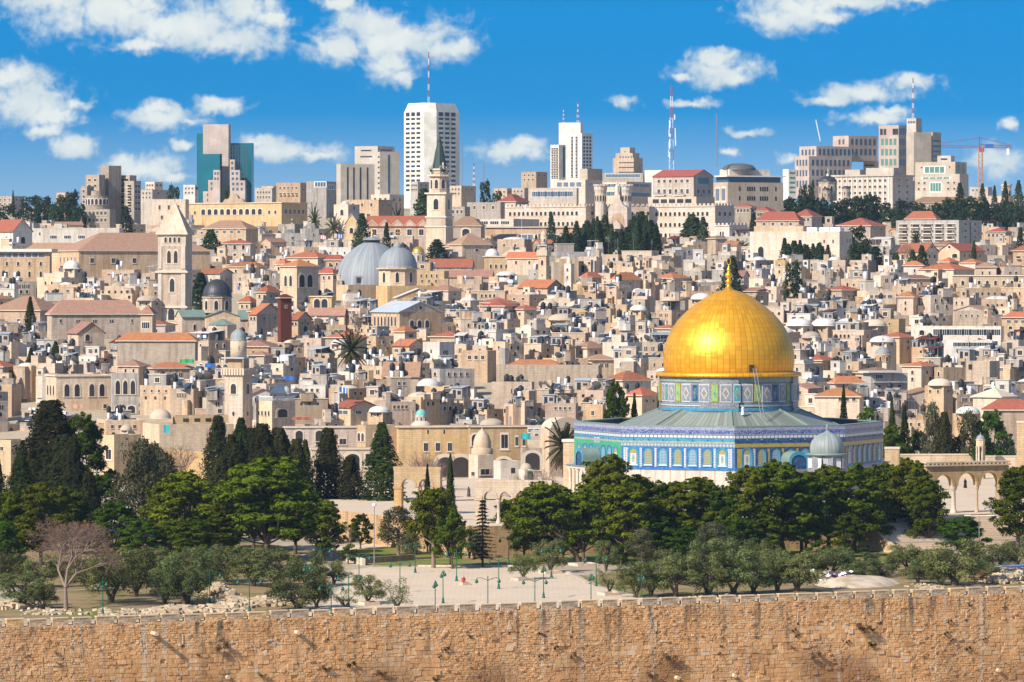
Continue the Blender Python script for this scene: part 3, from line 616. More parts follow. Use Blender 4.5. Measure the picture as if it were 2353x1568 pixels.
        m.add([(x, -0.05, z) for x, z in inn], [tuple(range(n))], 2)
        if blind:
            m.box(-0.52, -0.075, z0 + 0.32, 0.52, -0.055, z0 + 2.15, 3); m.box(-0.22, -0.09, z0 + 0.7, 0.22, -0.07, z0 + 1.9, 4)
        return m.mesh('window', [M[frame], M['tile_cyan'], M[pane], M['tile_white'], M['tile_pale']])
    wy = window('lattice_yellow', 'tile_blue'); wb = window('lattice_blue', 'tile_blue'); we = window('tile_yellow', 'tile_cyan', True); wd = window('lattice_blue', 'tile_deep'); wd2 = window('lattice_yellow', 'tile_deep')
    for fk in range(8):
        a = R(-90 + 45 * fk); loc = (AP * math.cos(a), AP * math.sin(a), 0); rz = a + R(90)
        kind = {0: 'A', 1: 'B', 7: 'C'}.get(fk, 'B')
        put('tile_wall', sk[kind], root, loc, rz); put('marble_panels', mar, root, loc, rz)
        for k in range(7):
            me = {'A': [we, wy, wb, wy, wb, wy, we], 'B': [we, wd2, wd, wd, wd, wd2, we], 'C': [we, wb, wb, we, wb, wb, we]}[kind][k]
            if fk in (0, 1, 2, 7):
                x = (k - 3) * 2.69
                put('window', me, root, (loc[0] + x * math.cos(rz), loc[1] + x * math.sin(rz), 0), rz)
        if fk in (1, 7, 3, 5):       # porch: columns, canopy and barrel vault
            def w2(x, y): return (loc[0] + x * math.cos(rz) - y * math.sin(rz), loc[1] + x * math.sin(rz) + y * math.cos(rz), 0)
            p = MB(); p.box(-5.6, -3.4, 4.6, 5.6, -0.2, 5.05, 0); p.box(-5.9, -3.6, 5.05, 5.9, -0.2, 5.2, 1)
            po = p.build('porch', [M['limestone_rose'], M['copper_green']], root, loc, rz)
            v = MB(); out = [(x, 5.2 + z) for x, z in arch_pts(3.6, 3.0, 1.6)]; inn = [(x, 5.2 + z) for x, z in arch_pts(2.7, 2.4, 1.2)]; n = len(out)
            v.add([(x, -3.5, z) for x, z in out] + [(x, -3.5, z) for x, z in inn], [(i, (i+1) % n, n + (i+1) % n, n + i) for i in range(n)], 0)
            v.add([(x, -3.35, z) for x, z in inn], [tuple(range(n))], 2); v.add([(x, -3.5, z) for x, z in out] + [(x, -0.2, z) for x, z in out], [((i+1) % n, i, n + i, n + (i+1) % n) for i in range(n)], 1)
            v.build('porch_vault', [M['tile_cyan'], M['copper_green'], M['tile_deep']], po)
            for x in (-5.0, -3.3, -1.7, 1.7, 3.3, 5.0):
                c = MB(); c.lathe([(0.42, 0), (0.42, 0.35), (0.28, 0.45), (0.25, 3.9), (0.42, 4.35), (0.42, 4.6)], 10, 0, x, -3.0); c.build('column', [M['marble_white']], po)
    rf = MB(); a_, b_ = ring((AP - 1.0) / math.cos(R(22.5))), ring(11.9)
    rv = [(*a_[k], 9.1) for k in range(8)] + [(*b_[k], 14.75) for k in range(8)]
    rf.add(rv, [(k, (k+1) % 8, 8 + (k+1) % 8, 8 + k) for k in range(8)], 0)
    rf.build('lower_roof', [seam('lead_roof', (0.27, 0.295, 0.25), 128, 0.5, 0.25, 0, 0.55, 0.2)], root)
    for k in range(8):
        q = MB(); q.tube((*a_[k], 9.15), (*b_[k], 14.8), 0.14, 0.14, 6, 0); q.build('roof_ridge', [M['copper_green']], root)
    dr = MB(); dr.lathe([(11.75, 13.8), (11.75, 20.4)], 96, 0, smooth=True); dr.lathe([(12.0, 14.5), (12.0, 15.0)], 96, 1); dr.lathe([(11.9, 15.35), (11.9, 15.55)], 96, 2); dr.lathe([(11.95, 15.6), (11.95, 15.68)], 96, 1); dr.lathe([(11.9, 19.5), (11.95, 20.4)], 96, 3)
    for k in range(4):
        dr.lathe([(12.15, 13.8), (12.15, 20.4)], 8, 0, a0=R(-77.5 + 90 * k - 16), a1=R(-77.5 + 90 * k + 16)); dr.lathe([(12.3, 14.5), (12.3, 15.0)], 8, 1, a0=R(-77.5 + 90*k - 16), a1=R(-77.5 + 90*k + 16))
        for sgn in (-1, 1):
            a = R(-77.5 + 90 * k + 16 * sgn); dr.add([(11.5*math.cos(a), 11.5*math.sin(a), 13.8), (12.15*math.cos(a), 12.15*math.sin(a), 13.8), (12.15*math.cos(a), 12.15*math.sin(a), 20.4), (11.5*math.cos(a), 11.5*math.sin(a), 20.4)], [(0,1,2,3)], 0)
    dr.build('drum', [M['tile_greyblue'], M['tile_cyan'], M['tile_white'], M['tile_pale']], root)
    def panel(w, outer, inner, dia, core):
        m = MB(); m.box(-w, -0.10, 16.05, w, 0.3, 19.2, 0); m.box(-w * 0.86, -0.13, 16.25, w * 0.86, 0.3, 19.0, 1)
        for s_, d_, mi in ((1.0, -0.155, 2), (0.72, -0.175, 1), (0.4, -0.195, 3)):
            hx, hz = w * 0.68 * s_, 1.05 * s_; m.xz([(-hx, 17.62), (0, 17.62 - hz), (hx, 17.62), (0, 17.62 + hz)], d_, -0.1, mi)
        return m.mesh('tile_panel', [M[outer], M[inner], M[dia], M[core]])
    pw = panel(0.98, 'tile_white', 'tile_greyblue', 'tile_white', 'tile_yellow'); pg = panel(0.6, 'tile_yellow', 'tile_lime', 'tile_pale', 'tile_green'); pt = panel(0.6, 'tile_white', 'tile_teal', 'tile_pale', 'tile_yellow'); pb = panel(0.6, 'tile_greyblue', 'tile_deep', 'tile_cyan', 'tile_yellow')
    for k in range(40):
        a = R(-90 + 9 * k); pier = abs((math.degrees(a) + 77.5 + 45) % 90 - 45) < 16
        r = 12.12 if pier else 11.75
        put('tile_panel', pw if k % 2 == 0 else [pg, pt, pg, pb][(k // 2) % 4], root, (r * math.cos(a), r * math.sin(a), 0), a + R(90))
    prof = [(12.55, 20.35), (12.7, 20.5), (12.6, 20.95), (11.85, 21.1), (11.55, 21.15)]
    lp = MB(); lp.lathe(prof, 128, 0); lp.build('gilt_cornice', [M['gilt']], root)
    pts = [(11.2, 21.0), (11.38, 22.2), (11.42, 23.8), (11.25, 25.2), (10.75, 26.9), (10.0, 28.4), (9.0, 29.9), (7.85, 31.15), (6.7, 32.2), (5.45, 33.15), (4.3, 33.9), (3.3, 34.5), (2.4, 34.9), (1.5, 35.2), (0.6, 35.4)]
    prof = []
    for i in range(len(pts) - 1):       # smooth the outline
        p0, p1, p2, p3 = pts[max(0, i-1)], pts[i], pts[i+1], pts[min(len(pts)-1, i+2)]
        for s_ in range(4):
            q = s_ / 4; h = lambda a, b, c, d: 0.5 * ((2*b) + (c-a)*q + (2*a-5*b+4*c-d)*q*q + (3*b-a-3*c+d)*q*q*q)
            prof.append((h(p0[0], p1[0], p2[0], p3[0]), h(p0[1], p1[1], p2[1], p3[1])))
    prof.append(pts[-1])
    dm = MB(); dm.lathe(prof, 136, 0)
    do = dm.build('golden_dome', [M['gilt']], root)
    for k in range(34):
        pass
    fn = MB(); fn.lathe([(1.3, 35.2), (0.8, 35.5), (0.35, 36.1), (0.3, 36.4), (0.55, 36.6), (0.62, 36.9), (0.35, 37.15), (0.25, 37.3), (0.6, 37.6), (0.72, 37.95), (0.5, 38.3), (0.2, 38.5), (0.36, 38.75), (0.36, 38.95), (0.15, 39.2), (0.1, 39.7)], 14, 0)
    ringp = [(0.34 * math.sin(t_ * 2 * math.pi / 16), 0, 40.35 - 0.65 * math.cos(t_ * 2 * math.pi / 16)) for t_ in range(17)]
    fn.path(ringp, 0.075, 6, 0)
    fn.build('finial', [M['gold']], do)
    ht = MB(); a = math.radians(-90 + 40.5); ht.M = Matrix.Rotation(a + R(90), 4, 'Z')
    ht.box(-0.42, -11.62, 21.35, 0.42, -11.0, 22.5, 0); ht.box(-0.55, -11.66, 22.5, 0.55, -11.0, 22.62, 1); ht.build('hatch', [M['opening_dark'], M['gold']], do)
    return root
shrine = make_octagon()
def make_ladder():
    q = Matrix.Translation(ROCK) @ Matrix.Rotation(ROCK_RZ, 4, 'Z') @ Matrix.Rotation(R(40.5), 4, 'Z')
    top = q @ Vector((0, -12.85, 21.9)); bot = q @ Vector((0.3, -16.0, 13.75)); side = (q.to_3x3() @ Vector((0.28, 0, 0)))
    m = MB(); m.tube(top - side, bot - side, 0.045, 0.045, 5); m.tube(top + side, bot + side, 0.045, 0.045, 5)
    for i in range(26): c = top.lerp(bot, (i + 0.5) / 26); m.tube(c - side, c + side, 0.03, 0.03, 4)
    o = m.build('ladder', [M['metal_grey']]); tag(o, 'long metal ladder leaning from the lead roof up to the gilt cornice', 'ladder')
make_ladder()
def make_pavilion():
    Y = 768; base = P(1901, 1100, Y); k = mpp(Y); root = thing('domed_pavilion', 'small hexagonal pavilion with a ribbed grey dome before the octagon', 'pavilion', (base.x, Y, Z_PLAT), R(12))
    hexp = lambda r, o=0: [(r * math.cos(R(60 * i + 30 + o)), r * math.sin(R(60 * i + 30 + o))) for i in range(6)]
    z = lambda row: (HZ - row) * k - Z_PLAT
    m = MB(); m.prism(hexp(3.35), 0, z(1046), 0); m.build('base', [M['tile_greyblue']], root)
    m = MB(); m.prism(hexp(3.1), z(1046), z(1050) + 0.1, 0)
    for i in range(6):
        m.M = Matrix.Rotation(R(60 * i), 4, 'Z'); m.box(-1.5, -2.93, z(1075), 1.5, -2.85, z(1052), 1); m.box(-0.35, -2.97, z(1068), 0.35, -2.9, z(1056), 2)
    m.M = None; m.build('tile_panels', [M['tile_greyblue'], M['tile_white'], M['tile_yellow']], root)
    m = MB(); m.lathe([(0, z(1046)), (3.5, z(1046)), (3.7, z(1044)), (3.1, z(1041)), (0, z(1041))], 24, 0); m.build('brim', [M['copper_green']], root)
    m = MB(); m.lathe([(2.78, z(1042)), (2.9, z(1033)), (2.85, z(1024)), (2.6, z(1014)), (2.05, z(1004)), (1.3, z(998)), (0.6, z(994)), (0.15, z(990)), (0.1, z(986))], 48, 0); d = m.build('dome', [M['lead_green']], root)
    m = MB(); m.lathe([(0.12, z(987)), (0.3, z(984)), (0.1, z(981)), (0.22, z(978)), (0.06, z(975))], 8, 0); m.path([(0.2*math.sin(t_), 0, z(972.5) - 0.22*math.cos(t_)) for t_ in [i*0.6 for i in range(-4, 5)]], 0.045, 5, 0); m.build('finial', [M['metal_grey']], d)
make_pavilion()
# ---------------------------------------------------------------- trees
def quad(m, p, nrm, s, rnd, mi=0, asp=1.0):
    n = Vector(nrm)
    if n.length < 1e-6: n = Vector((0, 0, 1))
    n.normalize(); t = n.orthogonal().normalized(); b = n.cross(t); a = rnd.uniform(0, 6.283)
    u = (t * math.cos(a) + b * math.sin(a)) * s; v = (b * math.cos(a) - t * math.sin(a)) * s * asp
    p = Vector(p); m.add([tuple(p - u), tuple(p - v * 0.8), tuple(p + u), tuple(p + v * 0.8)], [(0, 1, 2, 3)], mi)
def rdir(rnd):
    z = rnd.uniform(-1, 1); a = rnd.uniform(0, 6.283); r = math.sqrt(1 - z * z); return Vector((r * math.cos(a), r * math.sin(a), z))
def clump(m, c, rad, n, s, rnd, jit=0.7, hollow=0.6, asp=0.8, mi=0):
    c = Vector(c); sd_ = rnd.uniform(0, 99)
    for _ in range(n):
        d = rdir(rnd)
        if d.z < -0.3 and rnd.random() < 0.55: d.z = -d.z
        k = (hollow + (1 - hollow) * rnd.random() ** 0.6) * (0.82 + 0.4 * mnoise.noise(d * 1.9 + Vector((sd_, 0, 0))))
        p = c + Vector((d.x * rad[0], d.y * rad[1], d.z * rad[2])) * k
        nn = Vector((d.x / rad[0], d.y / rad[1], d.z / rad[2])).normalized() + rdir(rnd) * jit
        quad(m, p, nn, s * rnd.uniform(0.6, 1.3), rnd, mi, asp)
PROTO = {}
def limb(m, pts, r0, r1, seg=6, mi=0):
    n = len(pts) - 1
    for i in range(n): m.tube(pts[i], pts[i+1], lerp(r0, r1, i / n), lerp(r0, r1, (i + 1) / n), seg, mi, True, False)
def pine(seed, ncl=36, nq=380, lean=0.0, spread=0.27, low=0.2, flat=0.8):
    rnd = random.Random(seed); cr = MB(); tr = MB()
    fork = Vector((lean * 0.45, 0, low * 0.8)); limb(tr, [(0, 0, -0.03), (lean * 0.15, 0.01, low * 0.35), tuple(fork)], 0.026, 0.019, 8)
    cs = []
    for i in range(ncl):
        f = (i + 0.5) / ncl; zz = lerp(low, 0.92, f ** 0.8); prof = spread * math.sin(math.pi * lerp(0.30, 0.94, f)) ** 0.7
        a = i * 2.4 + rnd.uniform(-0.5, 0.5); rr = prof * rnd.uniform(0.45, 1.0)
        c = Vector((lean + rr * math.cos(a), rr * math.sin(a), zz + rnd.uniform(-0.03, 0.03)))
        r = rnd.uniform(0.065, 0.12) * (1.15 - 0.25 * f); cs.append((c, r))
        clump(cr, c, (r * 1.15, r * 1.15, r * flat), nq, 0.0145, rnd, 0.42, 0.6)
        mid = fork.lerp(c, 0.5) + Vector((rnd.uniform(-.02, .02), rnd.uniform(-.02, .02), -0.02))
        if i % 2 == 0: limb(tr, [tuple(fork), tuple(mid), tuple(c)], 0.010, 0.003, 5)
    for c, r in cs:        # small tufts standing off the clumps
        for _ in range(3):
            d = rdir(rnd); d.z = abs(d.z) * 0.7; clump(cr, c + d * r * 1.15, (r * .4, r * .4, r * .28), nq // 9, 0.015, rnd, 0.8, 0.3)
    return tr, cr
def spindle(seed, nq=5200, rad=0.13, s=0.013, top=0.12, lumps=1.0, low=0.07):
    rnd = random.Random(seed); cr = MB(); tr = MB(); limb(tr, [(0, 0, -0.03), (0, 0, 0.4), (0, 0, 0.9)], 0.018, 0.004, 6)
    off = Vector((seed * 3.1, 0, 0))
    for _ in range(nq):
        f = rnd.random(); z = low + (1 - low) * f; a = rnd.uniform(0, 6.283)
        pr = rad * min(1.0, (f / 0.18) ** 0.6) * (1 - max(0, (f - 0.25) / 0.75) ** 1.5 * (1 - top))
        v = Vector((math.cos(a), math.sin(a), 0)); lump = 1 + lumps * (0.42 * mnoise.noise(Vector((v.x * 1.6, v.y * 1.6, z * 7)) + off) + 0.25 * mnoise.noise(Vector((v.x * 3, v.y * 3, z * 16)) + off))
        k = rnd.uniform(0.6, 1.02) * lump; p = (v.x * pr * k, v.y * pr * k, z + (0.02 * rnd.random() if f > .95 else 0))
        quad(cr, p, v + Vector((0, 0, rnd.uniform(-0.1, 0.9))) + rdir(rnd) * 0.55, s * rnd.uniform(0.7, 1.4), rnd, 0, 0.6)
    return tr, cr
def olive(seed, ncl=26, nq=230, spread=0.46, sparse=1.0):
    rnd = random.Random(seed); cr = MB(); tr = MB(); forks = []
    for i in range(3):
        a = i * 2.1 + rnd.random(); e = Vector((0.13 * math.cos(a), 0.13 * math.sin(a), 0.30)); limb(tr, [(0, 0, -0.04), (0.03 * math.cos(a), 0.03 * math.sin(a), 0.12), tuple(e)], 0.045, 0.02, 6); forks.append(e)
    for i in range(ncl):
        a = i * 2.4 + rnd.uniform(-.4, .4); f = rnd.random(); rr = spread * (0.35 + 0.6 * rnd.random()); zz = lerp(0.27, 0.86, f) - 0.10 * (rr / spread) ** 2
        c = Vector((rr * math.cos(a), rr * math.sin(a), zz)); r = rnd.uniform(0.11, 0.20)
        clump(cr, c, (r, r, r * 1.05), int(nq * sparse), 0.024, rnd, 0.6, 0.5, 0.45)
        limb(tr, [tuple(forks[i % 3]), tuple(c)], 0.014, 0.004, 4)
    return tr, cr
def roundtree(seed, ncl=14, nq=150, s=0.03, spread=0.32, low=0.25):
    rnd = random.Random(seed); cr = MB(); tr = MB(); limb(tr, [(0, 0, -0.05), (0, 0, 0.5)], 0.03, 0.015, 6)
    for i in range(ncl):
        a = i * 2.4; f = (i + .5) / ncl; zz = lerp(low, 0.86, f); rr = spread * math.sin(math.pi * lerp(0.2, 0.9, f)) * rnd.uniform(0.5, 1.0); r = rnd.uniform(0.13, 0.2)
        clump(cr, (rr * math.cos(a), rr * math.sin(a), zz), (r, r, r * 0.8), nq, s, rnd, 0.8, 0.5)
    return tr, cr
def bare(seed, depth=6, leafy=0.0, spread=0.75):
    rnd = random.Random(seed); tr = MB(); cr = MB()
    def grow(p, d, ln, r, k):
        q = p + d * ln; tr.tube(p, q, r, r * 0.68, 5 if k > 3 else 3, 0, True, False)
        if k == 0:
            if rnd.random() < leafy: quad(cr, q, rdir(rnd), 0.008, rnd, 0, 0.7)
            return
        for _ in range(3 if k > 1 else 2):
            nd_ = (d + rdir(rnd) * spread + Vector((0, 0, 0.12))).normalized(); grow(q, nd_, ln * rnd.uniform(0.66, 0.86), r * 0.62, k - 1)
    grow(Vector((0, 0, -0.02)), Vector((0.03, 0, 1)), 0.24, 0.022, depth)
    return tr, cr
def palm(seed, nf=46, ln=0.34, skirt=True):
    rnd = random.Random(seed); cr = MB(); tr = MB(); limb(tr, [(0, 0, -0.02), (0.01, 0, 0.3), (0.0, 0, 0.62)], 0.03, 0.024, 8)
    top = Vector((0, 0, 0.63))
    for i in range(nf):
        a = i * 2.4; e = lerp(1.25, -1.15 if skirt else -0.35, (i + rnd.random()) / nf); L_ = ln * rnd.uniform(0.8, 1.1); d = Vector((math.cos(a) * math.cos(e), math.sin(a) * math.cos(e), math.sin(e)))
        p = top.copy(); prev = p; sag = Vector((0, 0, -0.012)); side = Vector((-math.sin(a), math.cos(a), 0)); mi = 1 if e < -0.75 else 0
        for k in range(7):
            q = prev + d * (L_ / 7); d = (d + sag * 6 * (1 if e > -0.6 else 0.2)).normalized(); w = 0.042 * math.sin(math.pi * (k + 1.2) / 9)
            up = Vector((0, 0, 0.018))
            for s_ in (-1, 1):
                for h_ in (0, 0.5): 
                    b0 = prev.lerp(q, h_); b1 = prev.lerp(q, h_ + 0.35)
                    cr.add([tuple(b0), tuple(b1), tuple(b1 + side * s_ * w + d * 0.03 - up), tuple(b0 + side * s_ * w + d * 0.02 - up)], [(0, 1, 2, 3)], mi)
            prev = q
    return tr, cr
def fir(seed):
    rnd = random.Random(seed); cr = MB(); tr = MB(); limb(tr, [(0, 0, -0.03), (0, 0, 1.0)], 0.014, 0.003, 6)
    z = 0.14
    while z < 0.97:
        r = 0.16 * (1 - z) ** 0.75 + 0.012
        for i in range(6):
            a = i * 1.047 + z * 13; e = Vector((math.cos(a) * r * rnd.uniform(.7, 1.1), math.sin(a) * r * rnd.uniform(.7, 1.1), z - 0.03)); limb(tr, [(0, 0, z), tuple(e)], 0.004, 0.001, 3)
            for _ in range(26): quad(cr, Vector((0, 0, z)).lerp(e, rnd.uniform(.25, 1)) + rdir(rnd) * 0.012, Vector((0, 0, 1)) + rdir(rnd) * .7, 0.013, rnd, 0, .6)
        z += 0.05
    return tr, cr
KINDS = {}
def reg(kind, name, cat, makers, bark, leafm, leafm2=None):
    KINDS[kind] = dict(name=name, cat=cat, meshes=[], used={})
    for mk in makers:
        tr, cr = mk(); xs = [abs(v[0]) for v in cr.v] or [abs(v[0]) for v in tr.v]
        cx = (max(v[0] for v in (cr.v or tr.v)) + min(v[0] for v in (cr.v or tr.v))) / 2
        w = sorted(v[0] for v in (cr.v or tr.v)); w = w[int(len(w) * .985)] - w[int(len(w) * .015)]
        h = sorted(v[2] for v in (cr.v or tr.v)); h = h[int(len(h) * .997)]
        KINDS[kind]['meshes'].append((tr.mesh('trunk', [M[bark]]), cr.mesh('crown', [M[leafm], M[leafm2 or leafm]]) if cr.v else None, w, h, cx))
reg('pine', 'pine_tree', 'tree', [lambda s=s, l=l: pine(s, lean=l) for s, l in ((1, 0.0), (2, 0.05), (3, -0.05), (4, 0.0), (5, 0.02))], 'bark', 'pine_needles')
reg('pine_lean', 'pine_tree', 'tree', [lambda: pine(11, lean=-0.28, low=0.38)], 'bark', 'pine_needles')
reg('pine_dark', 'pine_tree', 'tree', [lambda s=s: pine(s, ncl=30, spread=0.3, low=0.16) for s in (6, 7, 8)], 'bark', 'pine_dark')
reg('pine_oval', 'pine_tree', 'tree', [lambda: pine(9, ncl=30, nq=300, spread=0.25, low=0.36, flat=0.9)], 'bark_pale', 'pine_needles')
reg('cypress', 'cypress_tree', 'tree', [lambda s=s: spindle(s) for s in (1, 2, 3)], 'bark', 'cypress_green')
reg('cypress_broad', 'cypress_tree', 'tree', [lambda s=s: spindle(s, 9000, 0.17, 0.013, 0.25, 1.3) for s in (4, 5)], 'bark', 'cypress_leaf')
reg('cypress_far', 'cypress_tree', 'tree', [lambda s=s: spindle(s, 1500, 0.13, 0.022, 0.15, 1.0) for s in (6, 7, 8)], 'bark', 'far_tree_leaf')
reg('olive', 'olive_tree', 'tree', [lambda s=s: olive(s) for s in (1, 2, 3, 4)], 'bark', 'olive_leaf')
reg('olive_thin', 'olive_tree', 'tree', [lambda s=s: olive(s, 12, 150, 0.42, 0.7) for s in (5, 6)], 'bark', 'olive_leaf')
reg('round_far', 'broad_tree', 'tree', [lambda s=s: roundtree(s, spread=0.36, low=0.12) for s in (1, 2, 3, 4)], 'bark', 'far_tree_leaf')
reg('grey_tree', 'grey_green_tree', 'tree', [lambda s=s: roundtree(s, 20, 260, 0.017, 0.3, 0.2) for s in (5, 6)], 'bark_pale', 'grey_leaf')
reg('bush', 'bush', 'bush', [lambda s=s: roundtree(s, 9, 140, 0.035, 0.34, 0.15) for s in (8, 9)], 'bark', 'pine_dark')
reg('dry_bush', 'dry_bush', 'bush', [lambda s=s: roundtree(s, 9, 150, 0.028, 0.34, 0.15) for s in (10,)], 'bark', 'dry_leaf')
reg('bare', 'bare_tree', 'tree', [lambda: bare(18, 8, 0.5)], 'bark_pale', 'dry_leaf')
reg('bare_small', 'bare_tree', 'tree', [lambda s=s: bare(s, 6, 0.0) for s in (5, 6)], 'bark_pale', 'dry_leaf')
reg('palm', 'palm_tree', 'palm tree', [lambda: palm(1), lambda: palm(2, 40, 0.36)], 'bark', 'palm_leaf', 'dry_leaf')
reg('palm_small', 'palm_tree', 'palm tree', [lambda: palm(3, 34, 0.42, False)], 'bark', 'palm_leaf', 'dry_leaf')
reg('fir', 'fir_tree', 'tree', [lambda: fir(1)], 'bark', 'cypress_leaf')
WORDS_TREE = {'pine': ['yellow-green pine tree with clumped crown', 'bushy bright green pine', 'pine with dark gaps in its crown', 'broad rounded pine tree'], 'pine_lean': ['leaning pine tree with bent trunk'], 'pine_dark': ['deep green pine tree', 'dense dark pine'], 'pine_oval': ['egg-shaped olive-yellow pine on a bare trunk'],
 'cypress': ['narrow pointed green cypress', 'tall dark cypress'], 'cypress_broad': ['broad brownish-green cypress'], 'cypress_far': ['dark slim cypress', 'small dark pointed cypress'], 'olive': ['grey-green olive tree', 'rounded silvery olive tree', 'bushy olive tree'], 'olive_thin': ['sparse small olive tree'],
 'round_far': ['dark rounded tree', 'bushy dark green tree'], 'grey_tree': ['dull grey-green tree'], 'bush': ['low dark green bush'], 'dry_bush': ['brown dried-out bush'], 'bare': ['leafless grey-pink tree with fine twigs'], 'bare_small': ['leafless small tree with grey twigs'], 'palm': ['date palm with hanging old fronds'], 'palm_small': ['short bushy palm'], 'fir': ['thin fir with tiered branches']}
GROUP_TREE = {'pine': 'pines along the terrace', 'pine_dark': 'pines along the terrace', 'cypress': 'cypresses', 'cypress_broad': 'cypresses', 'cypress_far': 'cypresses among the far houses', 'olive': 'olive trees inside the wall', 'olive_thin': 'olive trees inside the wall', 'round_far': 'trees on the far hill', 'palm': 'palms', 'palm_small': 'palms', 'bush': 'bushes', 'bare_small': 'leafless trees', 'grey_tree': 'grey-green trees'}
trnd = random.Random(77)
def tree(kind, px, base, top, wid, Y=None, z=None, label=None, var=None):
    """a tree seen with its foot at (px, base) and its top at row top, wid columns wide"""
    K = KINDS[kind]; zz = Z_ESP if z is None else z
    if Y is None: Y = zz * FD / (HZ - base)
    k = mpp(Y); X = (px - CX) * k; gz = (HZ - base) * k if z == 'row' else (ground(X, Y) if Y > 870 else zz)
    H = (HZ - top) * k - gz
    vi = trnd.randrange(len(K['meshes'])) if var is None else var; tm, cm, w, h, cx = K['meshes'][vi]
    sx = wid * k / w; sz = H / h
    label = label or uniq(trnd.choice(WORDS_TREE[kind]), px, (base + top) / 2)
    rz = trnd.uniform(-0.5, 0.5) + (math.pi if trnd.random() < 0.5 and abs(cx) < 0.04 else 0)
    if abs(cx) >= 0.02: rz = 0
    o = thing(K['name'], label, K['cat'], (X - (cx * sx if kind != 'pine_lean' else 0), Y, gz), rz, GROUP_TREE.get(kind))
    o.scale = (sx, sx, sz)
    put('trunk', tm, o)
    if cm: put('crown', cm, o)
    return o
def make_front_trees():
    T = tree
    # left group
    T('bare', 152, 1402, 1192, 215); T('cypress_broad', 112, 1225, 922, 150); T('cypress', 45, 1235, 1037, 75); T('pine_dark', 190, 1225, 955, 135); T('cypress_broad', 150, 1235, 1000, 110); T('pine', 95, 1300, 1112, 120); T('pine_dark', 8, 1330, 1200, 90); T('cypress', -4, 1220, 1052, 40)
    T('cypress_broad', 205, 1262, 1085, 62); T('grey_tree', 315, 1255, 1010, 105); T('grey_tree', 372, 1225, 1040, 90); T('pine_dark', 270, 1290, 1152, 105); T('pine_dark', 325, 1298, 1192, 95); T('pine', 428, 1285, 1085, 150); T('pine', 440, 1305, 1188, 95)
    T('cypress_broad', 503, 1272, 1052, 70); T('cypress_broad', 502, 1180, 957, 70); T('cypress', 552, 1200, 962, 80); T('cypress_broad', 600, 1215, 975, 88); T('cypress_broad', 642, 1215, 985, 92); T('cypress_broad', 575, 1200, 985, 70); T('cypress_broad', 680, 1215, 1010, 70); T('cypress_broad', 620, 1235, 1030, 90); T('cypress_broad', 540, 1240, 1020, 90)
    T('palm', 458, 1115, 1008, 44); T('palm', 305, 1110, 1000, 48); T('bare_small', 360, 1180, 1012, 110); T('bare_small', 400, 1170, 1020, 90); T('bare_small', 25, 1200, 1090, 80)
    T('pine', 622, 1290, 1052, 205); T('cypress', 702, 1215, 1012, 48); T('cypress_broad', 752, 1210, 985, 78); T('cypress_broad', 806, 1212, 1050, 70); T('cypress', 876, 1215, 973, 92); T('pine', 745, 1290, 1150, 90); T('pine_dark', 832, 1262, 1182, 48); T('bush', 800, 1296, 1250, 42); T('bush', 838, 1243, 1176, 40)
    T('pine_oval', 990, 1306, 1122, 105); T('pine', 1035, 1308, 1165, 70); T('cypress', 1035, 1300, 1045, 26); T('cypress', 982, 1270, 1068, 22); T('fir', 1108, 1303, 1150, 46); T('grey_tree', 915, 1276, 1165, 78); T('olive', 1080, 1284, 1208, 48); T('olive', 900, 1255, 1200, 60)
    T('grey_tree', 940, 1285, 1225, 50)
    T('bare_small', 985, 1190, 1035, 105); T('bare_small', 960, 1180, 1050, 70); T('bare_small', 1190, 1250, 1085, 90); T('bare_small', 1255, 1235, 1075, 80); T('cypress', 1222, 1225, 1085, 24)
    # pines before the terrace
    T('pine_lean', 1334, 1298, 1112, 150); T('pine', 1345, 1298, 1122, 110); T('pine', 1205, 1292, 1140, 90); T('pine', 1240, 1290, 1118, 95); T('pine', 1405, 1280, 1046, 128); T('pine', 1440, 1285, 1098, 110, var=1); T('pine', 1485, 1275, 1092, 150); T('pine_dark', 1545, 1276, 1110, 110); T('pine', 1602, 1278, 1098, 140)
    T('pine_dark', 1660, 1280, 1120, 100); T('pine', 1725, 1280, 1075, 130); T('pine', 1790, 1277, 1062, 165); T('pine_dark', 1850, 1275, 1090, 100); T('pine', 1905, 1268, 1072, 120); T('pine', 1965, 1268, 1066, 130); T('pine', 2035, 1258, 1068, 120); T('pine', 2095, 1262, 1058, 120); T('pine', 2135, 1266, 1105, 90); T('pine_dark', 2000, 1265, 1130, 90); T('pine', 2340, 1265, 1075, 115, var=3)
    T('pine_dark', 1700, 1285, 1190, 80); T('pine_dark', 1580, 1290, 1210, 70)
    T('pine_dark', 2215, 1292, 1188, 110); T('pine_dark', 2170, 1210, 1130, 36)
    for a in [('pine_dark',60,1265,1130,90),('pine',150,1275,1120,110),('cypress_broad',165,1240,1010,70),('pine_dark',240,1240,1090,90),('pine',375,1268,1110,100),('grey_tree',345,1215,1020,80),('pine_dark',470,1262,1110,90),('pine',540,1270,1075,110),('cypress_broad',530,1225,1000,55),('pine',680,1275,1095,110),('cypress',660,1210,1010,40),('pine_dark',590,1262,1120,90),('pine',500,1290,1180,100),('pine_dark',395,1296,1195,80),('pine',20,1300,1130,90),('pine_dark',720,1250,1130,70),('cypress_broad',85,1225,990,60),('pine',1165,1270,1150,60),('pine_dark',1300,1290,1180,70),('pine_dark',1520,1285,1190,80),('pine',1645,1275,1110,110),('pine_dark',1760,1282,1180,80),('pine',1845,1275,1085,120),('pine_dark',1950,1280,1180,80),('grey_tree',1640,1300,1200,80),('grey_tree',1470,1300,1215,60)]: T(*a)
